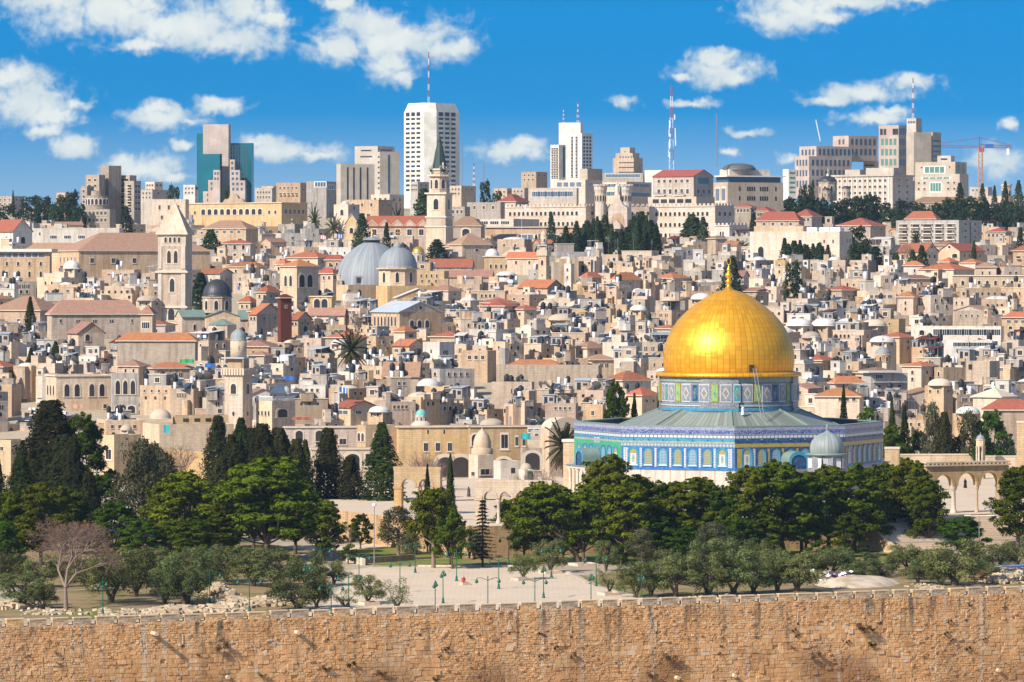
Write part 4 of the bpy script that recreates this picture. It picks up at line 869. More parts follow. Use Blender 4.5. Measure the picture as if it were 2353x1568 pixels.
    # olives, back row then front row
    for a in [(20,1350,1270,90),(90,1352,1275,80),(240,1345,1268,90),(300,1330,1262,80),(150,1340,1280,70),(370,1325,1258,80),(440,1325,1255,80),(2180,1318,1262,80),(2110,1342,1285,70),(1985,1330,1282,70),(255,1385,1262,118),(310,1372,1262,120),(200,1360,1290,80),(425,1385,1258,125),(520,1338,1250,110),(580,1348,1262,118),(640,1355,1262,118),(480,1345,1270,80),(345,1350,1275,90),(700,1350,1265,80),(766,1345,1288,72),(1264,1316,1240,78),(1395,1312,1243,52),(1610,1335,1240,90),(1680,1335,1238,100),(1745,1335,1240,90),(1540,1345,1262,80),(1790,1340,1262,80),(1910,1322,1258,120),(1965,1320,1268,110),(2025,1324,1278,80),(2085,1312,1252,105),(2140,1318,1268,70),(2290,1312,1248,90),(2335,1302,1232,70),(2240,1320,1275,70),(1860,1322,1275,70)]: T('olive', *a)
    for a in [(55,1398,1318,112),(98,1400,1340,66),(382,1390,1308,78),(425,1392,1300,100),(681,1402,1320,128),(726,1396,1332,72),(848,1388,1322,72),(1202,1332,1272,62),(1460,1374,1292,84),(1553,1371,1275,112),(1624,1369,1268,122),(1685,1367,1264,112),(1735,1364,1290,80),(1785,1360,1272,95),(1830,1360,1268,118),(1500,1370,1290,80),(2190,1346,1238,130),(2160,1346,1302,60),(2262,1330,1290,70)]: T('olive', *a)
    T('olive_thin', 791, 1400, 1346, 80); T('olive_thin', 913, 1401, 1328, 74); T('olive_thin', 1400, 1366, 1300, 62)
    T('dry_bush', 2105, 1332, 1296, 66); T('dry_bush', 2255, 1338, 1312, 50); T('bush', 1430, 1300, 1250, 50); T('bush', 1880, 1290, 1240, 60)
    # around the octagon and along the west side of the terrace
    T('pine_dark', 1413, 1000, 878, 62, 905); T('cypress', 1458, 985, 905, 26, 910); T('cypress', 1516, 960, 888, 20, 925)
    for a in [('cypress',1938,1030,886,24,905),('cypress',2049,1060,914,24,880),('cypress',2078,1090,934,30,880),('grey_tree',2138,1080,925,50,882),('cypress_broad',2168,1085,948,50,880),('grey_tree',2220,1085,945,62,882),('pine_dark',2282,1070,946,80,884),('pine_dark',2052,1085,980,70,878),('pine_dark',2110,1085,990,60,886),('pine_dark',2262,1090,1000,60,876),('round_far',2195,1090,1000,60,886),('round_far',2310,1090,1010,60,882),('bush',1990,960,935,60,900)]: T(*a)
    T('palm', 1297, 1085, 968, 74, 872)
make_front_trees()
def make_city_trees():
    T = tree
    T('palm', 810, 885, 755, 70, 1020, label='big date palm with a skirt of dry fronds among the roofs'); T('palm_small', 868, 890, 832, 42, 1015); T('bush', 845, 895, 868, 50, 1010); T('bush', 925, 900, 862, 50, 1005); T('bush', 775, 890, 868, 30, 1015)
    for a in [(484,612,530,42,1420),(315,620,561,24,1400),(461,725,630,42,1190),(831,590,494,34,1460),(888,590,514,17,1460),(1004,610,553,42,1400),(974,510,436,44,1640),(1266,585,490,18,1560),(1349,612,510,32,1480),(1364,612,506,20,1490),(1390,612,497,30,1500),(1428,615,530,22,1470),(1456,615,500,28,1480),(1474,615,489,36,1490),(1497,615,510,30,1480),(1415,612,535,24,1485),(1440,612,525,24,1490),(1590,575,495,42,1600),(1615,575,502,24,1590),(1731,560,494,18,1640),(1681,690,594,40,1220),(1232,580,543,11,1500),
      (1803,640,550,20,1370),(1825,635,556,30,1390),(1853,635,566,28,1385),(1883,635,561,22,1380),(1902,625,566,16,1390),(2012,630,570,36,1400),(2052,640,586,30,1360),(2097,645,577,22,1360),(2118,645,567,24,1365),(2238,630,557,11,1380),(2345,610,527,17,1420),(1879,540,477,32,1660),(2205,490,424,24,1880),(2257,470,425,16,1920),(2285,468,430,12,1920),(2310,460,420,14,1930),(2340,470,418,20,1920),(28,430,437,1,1)][:-1]: T('cypress_far', a[0], a[1], a[2] - 3, a[3] * 1.45, a[4])
    for a in [(1300,615,520,30,1470),(1325,618,508,30,1468),(1342,616,515,26,1472),(1462,620,508,28,1466),(1492,618,515,26,1470),(1510,612,520,22,1480),(1372,616,498,26,1475),(1812,642,560,26,1360),(1838,640,552,24,1385),(1880,640,560,26,1388),(2060,642,580,30,1358),(2000,632,575,34,1398),(1285,612,545,30,1485),(1312,612,535,26,1488),(1378,615,508,26,1492),(1405,615,515,26,1486),(1335,615,525,28,1494),(1447,615,505,24,1492),(1465,618,500,28,1484),(1485,618,495,28,1478),(1505,612,530,26,1482),(1580,578,505,30,1605),(1603,578,500,28,1600),(1436,618,540,26,1470),(1840,640,562,26,1392),(1868,640,560,26,1394),(1890,636,566,24,1384)]: T('cypress_far', *a)
    T('cypress', 69, 770, 683, 30, 1120); T('cypress', 70, 900, 800, 30, 1030); T('cypress', 128, 890, 785, 38, 1040); T('cypress', 25, 920, 850, 26, 1000); T('fir', 222, 860, 808, 22, 1050)
    for a in [(1297,612,540,62,1480),(1330,612,545,40,1490),(1822,690,600,38,1230),(1972,605,520,50,1440),(1975,640,556,50,1400),(1985,620,560,40,1390),(2040,625,560,36,1420),(400,455,426,34,1750),(520,455,430,20,1750)]: T('round_far', *a)
    r = random.Random(8)
    for x, t_ in [(1795,462),(1825,456),(1850,450),(1868,452),(1905,470),(1930,462),(1958,455),(1985,448),(2005,452),(2025,468),(2050,480),(2080,462),(2105,470),(2130,478),(2165,470),(2190,458),(2220,455),(2250,462),(2275,470),(2305,466),(2335,470),(1880,478),(1945,485),(2000,490),(2070,498),(2150,495),(2240,492),(2300,495),(2345,490),(1840,490),(1810,485),(2195,500)]:
        T('round_far', x, 520, t_ - 2, r.uniform(52, 78), 1800 + r.uniform(-60, 90))
    for x, b, t_, w, Y in [(75,480,450,60,1900),(100,485,452,40,1890),(150,520,450,55,1800),(168,520,438,40,1790),(130,515,470,50,1780),(180,525,470,40,1770),(20,490,470,50,1850),(1115,470,416,30,1900),(1140,475,440,34,1850),(1845,470,425,22,1870),(1862,470,420,24,1870)]: T('round_far', x, b, t_, w, Y)
    T('cypress_far', 290, 545, 475, 34, 1640); T('cypress_far', 30, 470, 438, 8, 1950)
    for a in [(722,515,466,26,1640),(766,530,490,36,1600),(913,505,468,28,1650),(790,525,495,24,1610),(1627,590,545,22,1560),(2105,570,528,26,1540),(1910,640,585,26,1370),(1940,640,590,30,1372),(1700,590,553,60,1540)]: T('palm_small', *a)
    for x, b, t_, w, Y in [(2075,640,560,40,1390),(2200,560,540,40,1600),(1960,640,600,50,1372),(815,760,712,40,1120)]: T('bare_small', x, b, t_, w, Y)
make_city_trees()
# ---------------------------------------------------------------- buildings
def win_mesh(style, glass='glass_dark', frame='trim_stone'):
    m = MB()
    if style == 'arch':
        out = [(x, z - 0.5) for x, z in arch_pts(1.3, 1.1, 0.42, 5)]; inn = [(x, z - 0.5) for x, z in arch_pts(0.92, 0.95, 0.33, 5)]
        m.xz(out, -0.09, 0.02, 0); m.xz(inn, -0.10, 0.0, 1); m.box(-0.75, -0.16, -0.56, 0.75, 0.0, -0.5, 0)
    elif style == 'round':
        c = lambda r: [(r * math.cos(i * math.pi / 8), r * math.sin(i * math.pi / 8)) for i in range(16)]
        m.xz(c(0.62), -0.09, 0.02, 0); m.xz(c(0.46), -0.10, 0.0, 1)
    elif style == 'rect':
        m.box(-0.62, -0.07, -0.56, 0.62, 0.02, 0.6, 0); m.box(-0.47, -0.09, -0.45, 0.47, 0.0, 0.45, 1); m.box(-0.03, -0.10, -0.45, 0.03, 0.0, 0.45, 2); m.box(-0.7, -0.17, -0.62, 0.7, 0.0, -0.55, 0)
    elif style == 'wide':
        m.box(-0.55, -0.06, -0.56, 0.55, 0.02, 0.56, 2); m.box(-0.48, -0.09, -0.44, 0.48, 0.0, 0.44, 1)
        for x in (-0.25, 0, 0.25): m.box(x - 0.015, -0.11, -0.44, x + 0.015, 0.0, 0.44, 2)
    elif style == 'twin':
        for x in (-0.27, 0.27):
            m.xz([(px_ + x, z - 0.5) for px_, z in arch_pts(0.5, 1.08, 0.25, 4)], -0.08, 0.02, 0); m.xz([(px_ + x, z - 0.5) for px_, z in arch_pts(0.34, 0.93, 0.18, 4)], -0.10, 0.0, 1)
    elif style == 'hole': m.box(-0.5, -0.05, -0.5, 0.5, 0.02, 0.5, 1)
    elif style == 'bay':
        m.box(-0.5, -0.05, -0.5, 0.5, 0.02, 0.5, 1); m.box(-0.56, -0.9, -0.56, 0.56, 0.0, -0.3, 0); m.box(-0.56, -0.25, 0.42, 0.56, 0.02, 0.56, 0)
    return m.mesh('window', [M[frame], M[glass], M['metal_grey'] if style != 'wide' else M['trim_white']])
WINS = {}
def win_of(style):
    if style not in WINS:
        s, _, g = style.partition(':')
        WINS[style] = win_mesh(s, {'': 'glass_dark', 'b': 'glass_blue', 't': 'glass_dark', 'g': 'glass_green', 'o': 'opening_dark'}[g])
    return WINS[style]
plain('glass_green', (0.10, 0.22, 0.17), 0.25, 0, 0.2, 0.3, 0.5); plain('glass_teal', (0.012, 0.13, 0.16), 0.12, 0.1, 0.35, 0.12, 0.7); plain('steel_dark', (0.05, 0.09, 0.12), 0.5, 0.3)
ZONES = []      # (x0, x1, top row, lowest row to keep in sight, distance, corner x, y, reach)
class Bld: pass
def walls_mesh(wl, wr, H, par=0.45, t=0.3, name='walls', mat=None, roofm=None, cornice=0.0):
    m = MB()
    c = [(-wl, 0), (0, 0), (0, wr), (-wl, wr)]; i = [(-wl + t, t), (-t, t), (-t, wr - t), (-wl + t, wr - t)]
    vs = [(*p, 0) for p in c] + [(*p, H) for p in c] + [(*p, H) for p in i] + [(*p, H - par) for p in i]
    fs = [(k, (k+1) % 4, 4 + (k+1) % 4, 4 + k) for k in range(4)] + [(4 + k, 4 + (k+1) % 4, 8 + (k+1) % 4, 8 + k) for k in range(4)] + [(8 + k, 8 + (k+1) % 4, 12 + (k+1) % 4, 12 + k) for k in range(4)]
    m.add(vs, fs, 0); m.add(vs[12:], [(0, 1, 2, 3)], 1)
    if cornice:
        q = cornice
        m.box(-wl - q, -q, H - 0.35, q, 0.0, H - 0.1, 2); m.box(0.003, -q + 0.003, H - 0.352, q, wr + q, H - 0.098, 2)
    return m.mesh(name, [mat, roofm or M['roof_flat'], M['trim_stone']])
def hip_mesh(wl, wr, rh, ov=0.45, name='roof', mat=None, eave=True):
    m = MB(); x0, x1, y0, y1 = -wl - ov, ov, -ov, wr + ov; W, D = x1 - x0, y1 - y0; s = min(W, D) / 2
    if W >= D: a, b = (x0 + s, (y0 + y1) / 2, rh), (x1 - s, (y0 + y1) / 2, rh)
    else: a, b = ((x0 + x1) / 2, y0 + s, rh), ((x0 + x1) / 2, y1 - s, rh)
    q = [(x0, y0, 0), (x1, y0, 0), (x1, y1, 0), (x0, y1, 0)]
    if W >= D: fs = [(0, 1, 5, 4), (1, 2, 5), (2, 3, 4, 5), (3, 0, 4)]
    else: fs = [(0, 1, 4), (1, 2, 5, 4), (2, 3, 5), (3, 0, 4, 5)]
    m.add(q + [a, b], fs, 0); m.add([(x, y, -0.18) for x, y, _ in q] + q, [(0, 1, 5, 4), (1, 2, 6, 5), (2, 3, 7, 6), (3, 0, 4, 7), (3, 2, 1, 0)], 1)
    return m.mesh(name, [mat, M['trim_stone']])
def gable_mesh(wl, wr, rh, axis, ov=0.4, mat=None, wall=None):
    """axis 'R': the gable end shows on the right-hand face; 'L': on the left-hand face"""
    m = MB(); t = 0.16
    if axis == 'R':
        y0, y1, ym = -ov, wr + ov, wr / 2; x0, x1 = -wl - 0.15, 0.25; e = -rh * ov / (wr / 2)
        for ya, za, yb, zb in ((y0, e, ym, rh), (y1, e, ym, rh)):
            m.add([(x0, ya, za), (x1, ya, za), (x1, yb, zb), (x0, yb, zb), (x0, ya, za + t), (x1, ya, za + t), (x1, yb, zb + t), (x0, yb, zb + t)], [(4, 5, 6, 7), (0, 1, 2, 3), (1, 2, 6, 5), (0, 3, 7, 4), (0, 1, 5, 4)], 0)
        m.add([(0, 0, -0.002), (0, wr, -0.002), (0, ym, rh), (-wl, 0, -0.002), (-wl, wr, -0.002), (-wl, ym, rh)], [(0, 1, 2), (3, 5, 4)], 1)
    else:
        x0, x1, xm = -wl - ov, ov, -wl / 2; y0, y1 = -0.25, wr + 0.15; e = -rh * ov / (wl / 2)
        for xa, za, xb, zb in ((x0, e, xm, rh), (x1, e, xm, rh)):
            m.add([(xa, y0, za), (xa, y1, za), (xb, y1, zb), (xb, y0, zb), (xa, y0, za + t), (xa, y1, za + t), (xb, y1, zb + t), (xb, y0, zb + t)], [(4, 5, 6, 7), (0, 1, 2, 3), (0, 3, 7, 4), (1, 2, 6, 5), (0, 1, 5, 4)], 0)
        m.add([(-wl, 0, -0.002), (0, 0, -0.002), (xm, 0, rh), (-wl, wr, -0.002), (0, wr, -0.002), (xm, wr, rh)], [(0, 1, 2), (3, 5, 4)], 1)
    return m.mesh('roof', [mat, wall])
def dome_prof(r, h, base=0.0, n=8, tip=True):
    return [(r * math.cos(math.pi / 2 * i / n), base + h * math.sin(math.pi / 2 * i / n)) for i in range(n)] + [(0.0, base + h)]
def bld(label, x0, xc, x1, yt, Y, yb=None, phi=25, mat='limestone_cream', roof='flat', rm='tile_orange', rrow=None, wins=(), name='stone_house', cat='house', depth=9.0, group=None, parent=None, par=0.45, cornice=0.0, zone=True, base=None, pname='block', roofm=None):
    b = Bld(); k = mpp(Y); b.k = k; ph = R(phi); b.phi = ph
    b.wl = (xc - x0) * k / max(math.cos(ph), 0.15) if xc > x0 else depth
    b.wr = (x1 - xc) * k / max(math.sin(ph), 0.15) if x1 > xc else depth
    if x1 > xc and roof not in ('hip', 'gableR', 'gableL') : b.wr = min(b.wr, 40)
    cx, cz = (xc - CX) * k, (HZ - yt) * k
    zb = (ground(cx, Y) - 2.0) if base is None else (HZ - base) * k
    b.zb = min(zb, cz - 2.0); b.H = cz - b.zb; b.corner = (cx, Y)
    if parent is None:
        b.root = thing(name, label, cat, (cx, Y, b.zb), -ph, group); loc, rz, par_o = (0, 0, 0), 0.0, b.root
        if zone: ZONES.append((x0, x1, (rrow if rrow else yt), yb if yb else yt + 25, Y, cx, Y, max(b.wl, b.wr) * 0.5))
    else:
        pr = parent.matrix_world_ if hasattr(parent, 'matrix_world_') else None
        loc = Vector((cx, Y, b.zb)) - Vector(parent.location); rz = -ph; par_o = parent; b.root = parent
    mm = M[mat]
    wm = walls_mesh(b.wl, b.wr, b.H, par if roof == 'flat' else 0.02, 0.3, 'walls', mm, roofm and M[roofm], cornice)
    b.walls = put('walls' if parent is None else pname, wm, par_o, loc, rz)
    host = b.root if parent is None else b.walls
    rh = ((yt - rrow) * k) if rrow else 2.0
    if roof == 'hip': b.roof = put('roof', hip_mesh(b.wl, b.wr, rh, 0.45, 'roof', M[rm]), host, (0, 0, b.H))
    elif roof in ('gableR', 'gableL'): b.roof = put('roof', gable_mesh(b.wl, b.wr, rh, roof[-1], 0.4, M[rm], mm), host, (0, 0, b.H))
    elif roof == 'dome':
        r = min(b.wl, b.wr) * 0.46; d = MB(); d.lathe(dome_prof(r, rh, 0.0), 28, 0); b.roof = put('dome', d.mesh('dome', [M[rm]]), host, (-b.wl / 2, b.wr / 2, b.H - 0.3))
    b.nw = 0; extra = MB()
    tot = sum(w[1] for w in wins)
    for w in wins:
        face, n, row, ww, wh, style = w[:6]; u0, u1 = (w[6], w[7]) if len(w) > 7 else (0.08, 0.92)
        z = (HZ - row) * k - b.zb; L_ = b.wl if face == 'L' else b.wr
        mw = ww * k / (math.cos(ph) if face == 'L' else max(math.sin(ph), 0.2)); mh = wh * k
        for i in range(n):
            u = lerp(u0, u1, (i + 0.5) / n)
            p = (-b.wl + u * b.wl, 0, z) if face == 'L' else (0, u * b.wr, z); a = 0 if face == 'L' else R(90)
            b.nw += 1
            if b.nw <= 100: put('window', win_of(style), host, p, a, (mw, 1, mh))
            else:
                extra.M = Matrix.Translation(p) @ Matrix.Rotation(a, 4, 'Z'); extra.box(-mw/2, -0.05, -mh/2, mw/2, 0.02, mh/2, 0); extra.M = None
    if extra.v: e = extra.build('window_rows', [M['glass_dark']], host); e['kind'] = 'stuff'
    return b
def local(b, px, row, back=0.0, face='L'):
    """point on a block's face seen at (px, row), in the block's own frame"""
    k = b.k; z = (HZ - row) * k - b.zb; dx = px * k - CX * k - b.corner[0]
    if face == 'L': return (dx / max(math.cos(b.phi), 0.15), -back, z)
    return (back, dx / max(math.sin(b.phi), 0.15), z)
def group_root(label, name, cat, px, row, Y, zone=None, group=None):
    k = mpp(Y); x = (px - CX) * k; o = thing(name, label, cat, (x, Y, ground(x, Y) - 2), 0, group)
    if zone: ZONES.append((*zone, Y, x, Y, 12))
    return o
def wpart(root, name, mb_fn, mats, px, row, Y, rz=0.0, host=None):
    """a part modelled in metres about the point seen at (px, row)"""
    m = MB(); mb_fn(m, mpp(Y)); return m.build(name, mats, root, P(px, row, Y) - Vector(root.location), rz)
# ---- skyline
def make_skyline():
    # teal glass tower
    Y = 2250; r = group_root('tall teal glass tower with a blank pinkish stone slab up its middle', 'glass_tower', 'tower', 515, 450, Y, (452, 581, 285, 440))
    bld('', 466, 525, 529, 286, Y, parent=r, phi=8, mat='tower_pink', pname='stone_slab')
    bld('', 452, 466, 470, 307, Y + 6, parent=r, phi=10, mat='glass_teal', pname='glass_wing', par=0.1)
    bld('', 452, 505, 509, 354, Y - 10, parent=r, phi=12, mat='glass_teal', pname='glass_wing', par=0.1)
    bld('', 527, 578, 582, 329, Y + 4, parent=r, phi=10, mat='glass_teal', pname='glass_wing', par=0.1)
    for a in [(490, 505, 391, 5, 2), (478, 505, 414, 4, 3), (466, 505, 440, 1, 4)]: bld('', a[0], a[1], a[1] + 2, a[2], Y - 14 - a[3], parent=r, phi=12, mat='tower_pink', pname='stepped_front', wins=[('L', 2, a[2] + 8 + 12 * i, 4, 6, 'hole:b') for i in range(2)])
    for a in [(528, 539, 367, 5), (528, 551, 391, 7), (528, 563, 415, 9)]: bld('', a[0], a[1], a[1] + 2, a[2], Y - 10 - a[3], parent=r, phi=12, mat='tower_pink', pname='stepped_front', wins=[('L', 1 + (a[3] - 5) // 2, a[2] + 8 + 12 * i, 5, 6, 'hole:b') for i in range(2)])
    def mull(m, k):
        for i in range(9): m.box((-61 + 6.5 * i) * k - .2, -1, -95 * k, (-61 + 6.5 * i) * k + .2, -.5, 0, 0) if False else None
        for i in range(7): m.box(13 * k + 6.6 * i * k, -.6, -100 * k, 13 * k + 6.6 * i * k + .35, 0, -1, 0)
        for i in range(9): m.box(13 * k, -.6, -11 * i * k - 1.3, 53 * k, 0, -11 * i * k - 1, 0)
    wpart(r, 'mullions', mull, [M['steel_dark']], 515, 330, Y - 9, R(-10))
    # brown and grey flats
    bld('brown flat-roofed apartment block with dark balconies right of the teal tower', 634, 690, 703, 420, 2050, 455, 20, 'limestone_tan', name='apartment_block', cat='building', wins=[('L', 5, 432, 5, 5, 'rect'), ('L', 5, 446, 5, 5, 'bay'), ('R', 1, 436, 6, 5, 'rect')])
    bld('low tan apartment block just right of the teal tower foot', 585, 625, 640, 432, 2080, 458, 22, 'limestone_grey', name='apartment_block', cat='building', wins=[('L', 5, 442, 4, 5, 'rect'), ('L', 5, 453, 4, 5, 'rect')])
    b = bld('grey concrete block with a glazed top corner left of the beige slabs', 703, 750, 771, 417, 1960, 476, 22, 'concrete_grey', name='office_block', cat='building', wins=[('L', 1, 424, 26, 12, 'wide:b', 0.4, 1.0), ('R', 1, 430, 15, 10, 'wide:b')])
    # beige slabs
    b = bld('low beige office slab with vertical dark slots beside a taller slab', 772, 783, 860, 377, 2080, 470, 68, 'tower_beige', name='office_slab', cat='building')
    for cx in (797, 811, 826, 842):
        m = MB(); m.box(-0.06, -0.0, 3, 0.08, 0.7, b.H - 1.5, 0); p = local(b, cx, 377, 0, 'R'); put('window_slot', m.mesh('window_slot', [M['glass_dark']]), b.root, (0.0, p[1], 0))
    r = group_root('tall beige office slab with a dark vertical strip left of the white tower', 'office_slab', 'building', 868, 440, 2150, (814, 917, 335, 447))
    bld('', 814, 868, 905, 336, 2165, parent=r, phi=30, mat='tower_beige', wins=[('L', 1, 346, 24, 3, 'hole'), ('L', 1, 360, 28, 3, 'hole'), ('R', 1, 345, 24, 3, 'hole', 0.1, .9)])
    b = bld('', 867, 873, 917, 349, 2140, parent=r, phi=62, mat='tower_beige', pname='front_block', wins=[('L', 1, 361 + 12 * i, 4, 4, 'hole') for i in range(7)] + [('R', 1, 400, 5, 88, 'hole:b', .42, .52)])
    # tall white tower with chamfered corner
    Y = 2300; k = mpp(Y); r = group_root('tallest white tower with regular rows of dark windows and a mast', 'office_tower', 'tower', 992, 445, Y, (926, 1058, 236, 440))
    base = Vector(r.location); X = lambda px: (px - CX) * k - base.x
    ztop = (HZ - 236) * k - base.z; zs = (HZ - 258) * k - base.z
    pl = [(X(927), 12), (X(974), 0), (X(1003), 1), (X(1055), 16), (X(1055) - 6, 34), (X(927) + 6, 34)]; cxm = sum(p[0] for p in pl) / 6; cym = sum(p[1] for p in pl) / 6
    m = MB(); m.prism(pl, 0, zs, 0); tp = [(lerp(x, cxm, 0.16), lerp(y, cym, 0.16)) for x, y in pl]
    m.add([(*p, zs) for p in pl] + [(*p, ztop) for p in tp], [(i, (i+1) % 6, 6 + (i+1) % 6, 6 + i) for i in range(6)] + [(6, 7, 8, 9, 10, 11)], 0); m.build('tower_body', [M['tower_white']], r)
    wm = win_mesh('hole'); n = 0
    for (pa, pb) in ((pl[0], pl[1]), (pl[2], pl[3])):
        a = math.atan2(pb[1] - pa[1], pb[0] - pa[0]); L_ = math.hypot(pb[0] - pa[0], pb[1] - pa[1])
        for rr in range(17):
            z = (HZ - (262 + 10.9 * rr)) * k - base.z
            for c in range(3):
                u = lerp(0.06, 0.86, (c + 0.5) / 3); w, h = L_ * 0.19, (1.1 if rr else 2.0)
                if n < 100: put('window', wm, r, (lerp(pa[0], pb[0], u), lerp(pa[1], pb[1], u), z), a, (w, 1, h)); n += 1
                else:
                    put('window_row', wm, r, (lerp(pa[0], pb[0], u), lerp(pa[1], pb[1], u), z), a, (w, 1, h))['kind'] = 'stuff'
    def mast(label, px, top, bot, Y, th, red=True, name='radio_mast'):
        k = mpp(Y); o = thing(name, label, 'mast', P(px, bot, Y)); H = (bot - top) * k; m = MB(); n = 8
        for i in range(n):
            a, b_ = H * i / n, H * (i + 1) / n; w = th * (1 - 0.75 * i / n); mi = i % 2 if red else 0
            for sx, sy in ((-1, -1), (1, -1), (1, 1), (-1, 1)): m.tube((sx * w, sy * w, a), (sx * w * .95, sy * w * .95, b_), 0.05 + th * .06, None, 4, mi)
            for j in range(3):
                za, zb_ = lerp(a, b_, j / 3), lerp(a, b_, (j + 1) / 3); s_ = 1 if j % 2 else -1
                m.tube((-w * s_, -w, za), (w * s_, -w, zb_), 0.06, None, 4, mi); m.tube((-w, w * s_, za), (-w, -w * s_, zb_), 0.10, None, 4, mi); m.tube((w, w * s_, za), (w, -w * s_, zb_), 0.10, None, 4, mi)
        m.build('lattice', [M['metal_white'] if red else M['metal_grey'], M['red_paint']], o); return o, H
    mast('thin red antenna mast on the tallest white tower', 985, 120, 237, 2305, 0.35, True, 'antenna_mast')
    o, H = mast('tall red and white lattice mast bristling with aerials', 1543, 197, 392, 1900, 0.9)
    q = MB()
    for i in range(26): a = i * 2.1; z = trnd.uniform(0.05, .62) * H; rr = 1.2 * (1 - z / H) + .8; q.box(rr * math.cos(a) - .2, rr * math.sin(a) - .2, z, rr * math.cos(a) + .2, rr * math.sin(a) + .2, z + trnd.uniform(1.2, 2.6), 0)
    for i in range(7): z = (.1 + .06 * i) * H; q.lathe([(.05, z - .1), (.7, z)], 10, 0, 1.3 * math.cos(i * 1.7), 1.3 * math.sin(i * 1.7))
    q.build('aerials', [M['metal_white']], o)
    mast('thin grey mast left of the domed courthouse', 1647, 262, 384, 1850, 0.3, False, 'antenna_mast'); mast('short red mast on the white balcony tower', 1328, 233, 283, 2205, 0.45, True, 'antenna_mast'); mast('shorter thin mast on the left edge of the white balcony tower', 1295, 249, 284, 2205, 0.25, True, 'antenna_mast')
    mast('thin red mast on the beige hotel tower', 2098, 180, 272, 2110, 0.4, True, 'antenna_mast'); mast('small red and white mast left of the white balcony tower', 1089, 376, 428, 2100, 0.4); mast('small grey mast right of the tallest tower', 1112, 372, 425, 2150, 0.25, False, 'antenna_mast'); mast('dark lattice mast hugging the right side of the tallest tower', 1061, 325, 425, 2260, 0.5, False)
    # white balcony tower
    r = group_root('white hotel tower of three joined shafts with rows of balconies', 'hotel_tower', 'tower', 1312, 410, 2200, (1265, 1362, 282, 413))
    bld('', 1284, 1334, 1340, 282, 2215, parent=r, phi=12, mat='tower_white')
    bld('', 1265, 1284, 1300, 333, 2195, parent=r, phi=35, mat='tower_white', pname='low_shaft', wins=[('L', 3, 342 + 8 * i, 4.2, 4, 'bay') for i in range(9)] + [('R', 1, 372, 5, 70, 'hole:b', .5, 1)])
    bld('', 1309, 1337, 1362, 306, 2190, parent=r, phi=42, mat='tower_white', pname='high_shaft', wins=[('L', 2, 316 + 8 * i, 4.5, 4.5, 'bay', 0.02, .75) for i in range(12)] + [('R', 3, 316 + 8 * i, 4, 5, 'hole') for i in range(11)])
    # stepped tan block
    r = group_root('stepped tan apartment block on the skyline left of the red-white mast', 'apartment_block', 'building', 1443, 395, 2000, (1409, 1478, 338, 400))
    bld('', 1426, 1447, 1460, 339, 2010, parent=r, phi=30, mat='limestone_tan', wins=[('L', 1, 349, 3, 2, 'hole')]); bld('', 1415, 1454, 1470, 352, 2004, parent=r, phi=30, mat='limestone_tan', pname='middle_block', wins=[('L', 5, 361, 3, 3, 'hole', .2, 1)])
    bld('', 1409, 1456, 1478, 363, 1998, parent=r, phi=30, mat='limestone_tan', pname='front_block', wins=[('L', 1, 374 + 11 * i, 34, 2, 'hole', .3, 1) for i in range(3)])
    # low modern fronts before the mast
    F = dict(name='modern_block', cat='building', mat='limestone_pale')
    bld('long low modern block with a band of blue glass above the palace left wing', 1214, 1325, 1330, 432, 1790, 465, 10, wins=[('L', 6, 446, 16, 13, 'wide:b')], **F)
    bld('upper glazed block with cream side pier behind the low modern block', 1271, 1345, 1386, 413, 1850, 432, 25, wins=[('L', 4, 424, 11, 12, 'wide:b', .1, .9), ('R', 2, 424, 10, 10, 'wide:b')], **F)
    bld('plain grey-beige box on the skyline below the white balcony tower', 1332, 1350, 1385, 388, 2000, 412, 40, 'tower_beige', name='modern_block', cat='building')
    bld('dark glazed terrace building left of the red-gabled apartments', 1385, 1440, 1500, 418, 1880, 468, 35, 'limestone_pale', name='modern_block', cat='building', wins=[('L', 4, 426, 12, 8, 'wide:b'), ('R', 4, 426, 12, 8, 'wide:b'), ('L', 4, 445, 12, 11, 'wide:b'), ('R', 5, 447, 10, 11, 'wide:b')])
    bld('long dark flat roofline with blue glass behind the twin palace turrets', 1385, 1478, 1485, 398, 1990, 415, 8, 'concrete_grey', name='modern_block', cat='building', wins=[('L', 6, 404, 13, 8, 'wide:b')])
    bld('pale fluted long block behind the mast foot', 1482, 1560, 1600, 391, 1985, 405, 20, 'tower_white', name='modern_block', cat='building')
    b = bld('apartment house with two red gabled roofs, small balconies and grey stone walls', 1502, 1594, 1642, 405, 1800, 450, 35, 'limestone_grey', 'gableR', 'tile_red', 390, [('L', 6, 416, 6, 8, 'rect'), ('L', 6, 440, 6, 12, 'rect'), ('R', 1, 415, 26, 14, 'hole:b'), ('R', 3, 440, 6, 10, 'rect')], 'apartment_house', 'building')
    for cx in (1519, 1563): m = MB(); m.box(-2.6, -1.4, -.2, 2.6, 0, .1, 0); [m.box(x, -1.4, .1, x + .06, -1.34, 1.1, 1) for x in [q * .35 - 2.6 for q in range(16)]]; m.box(-2.6, -1.42, 1.1, 2.6, -1.32, 1.2, 1); put('balcony', m.mesh('balcony', [M['trim_stone'], M['metal_grey']]), b.root, local(b, cx, 449))
    bld('long white podium with dark openings under the red-gabled apartments', 1491, 1600, 1645, 452, 1785, 469, 35, 'limestone_pale', name='podium_block', cat='building', wins=[('L', 5, 462, 14, 9, 'hole')])
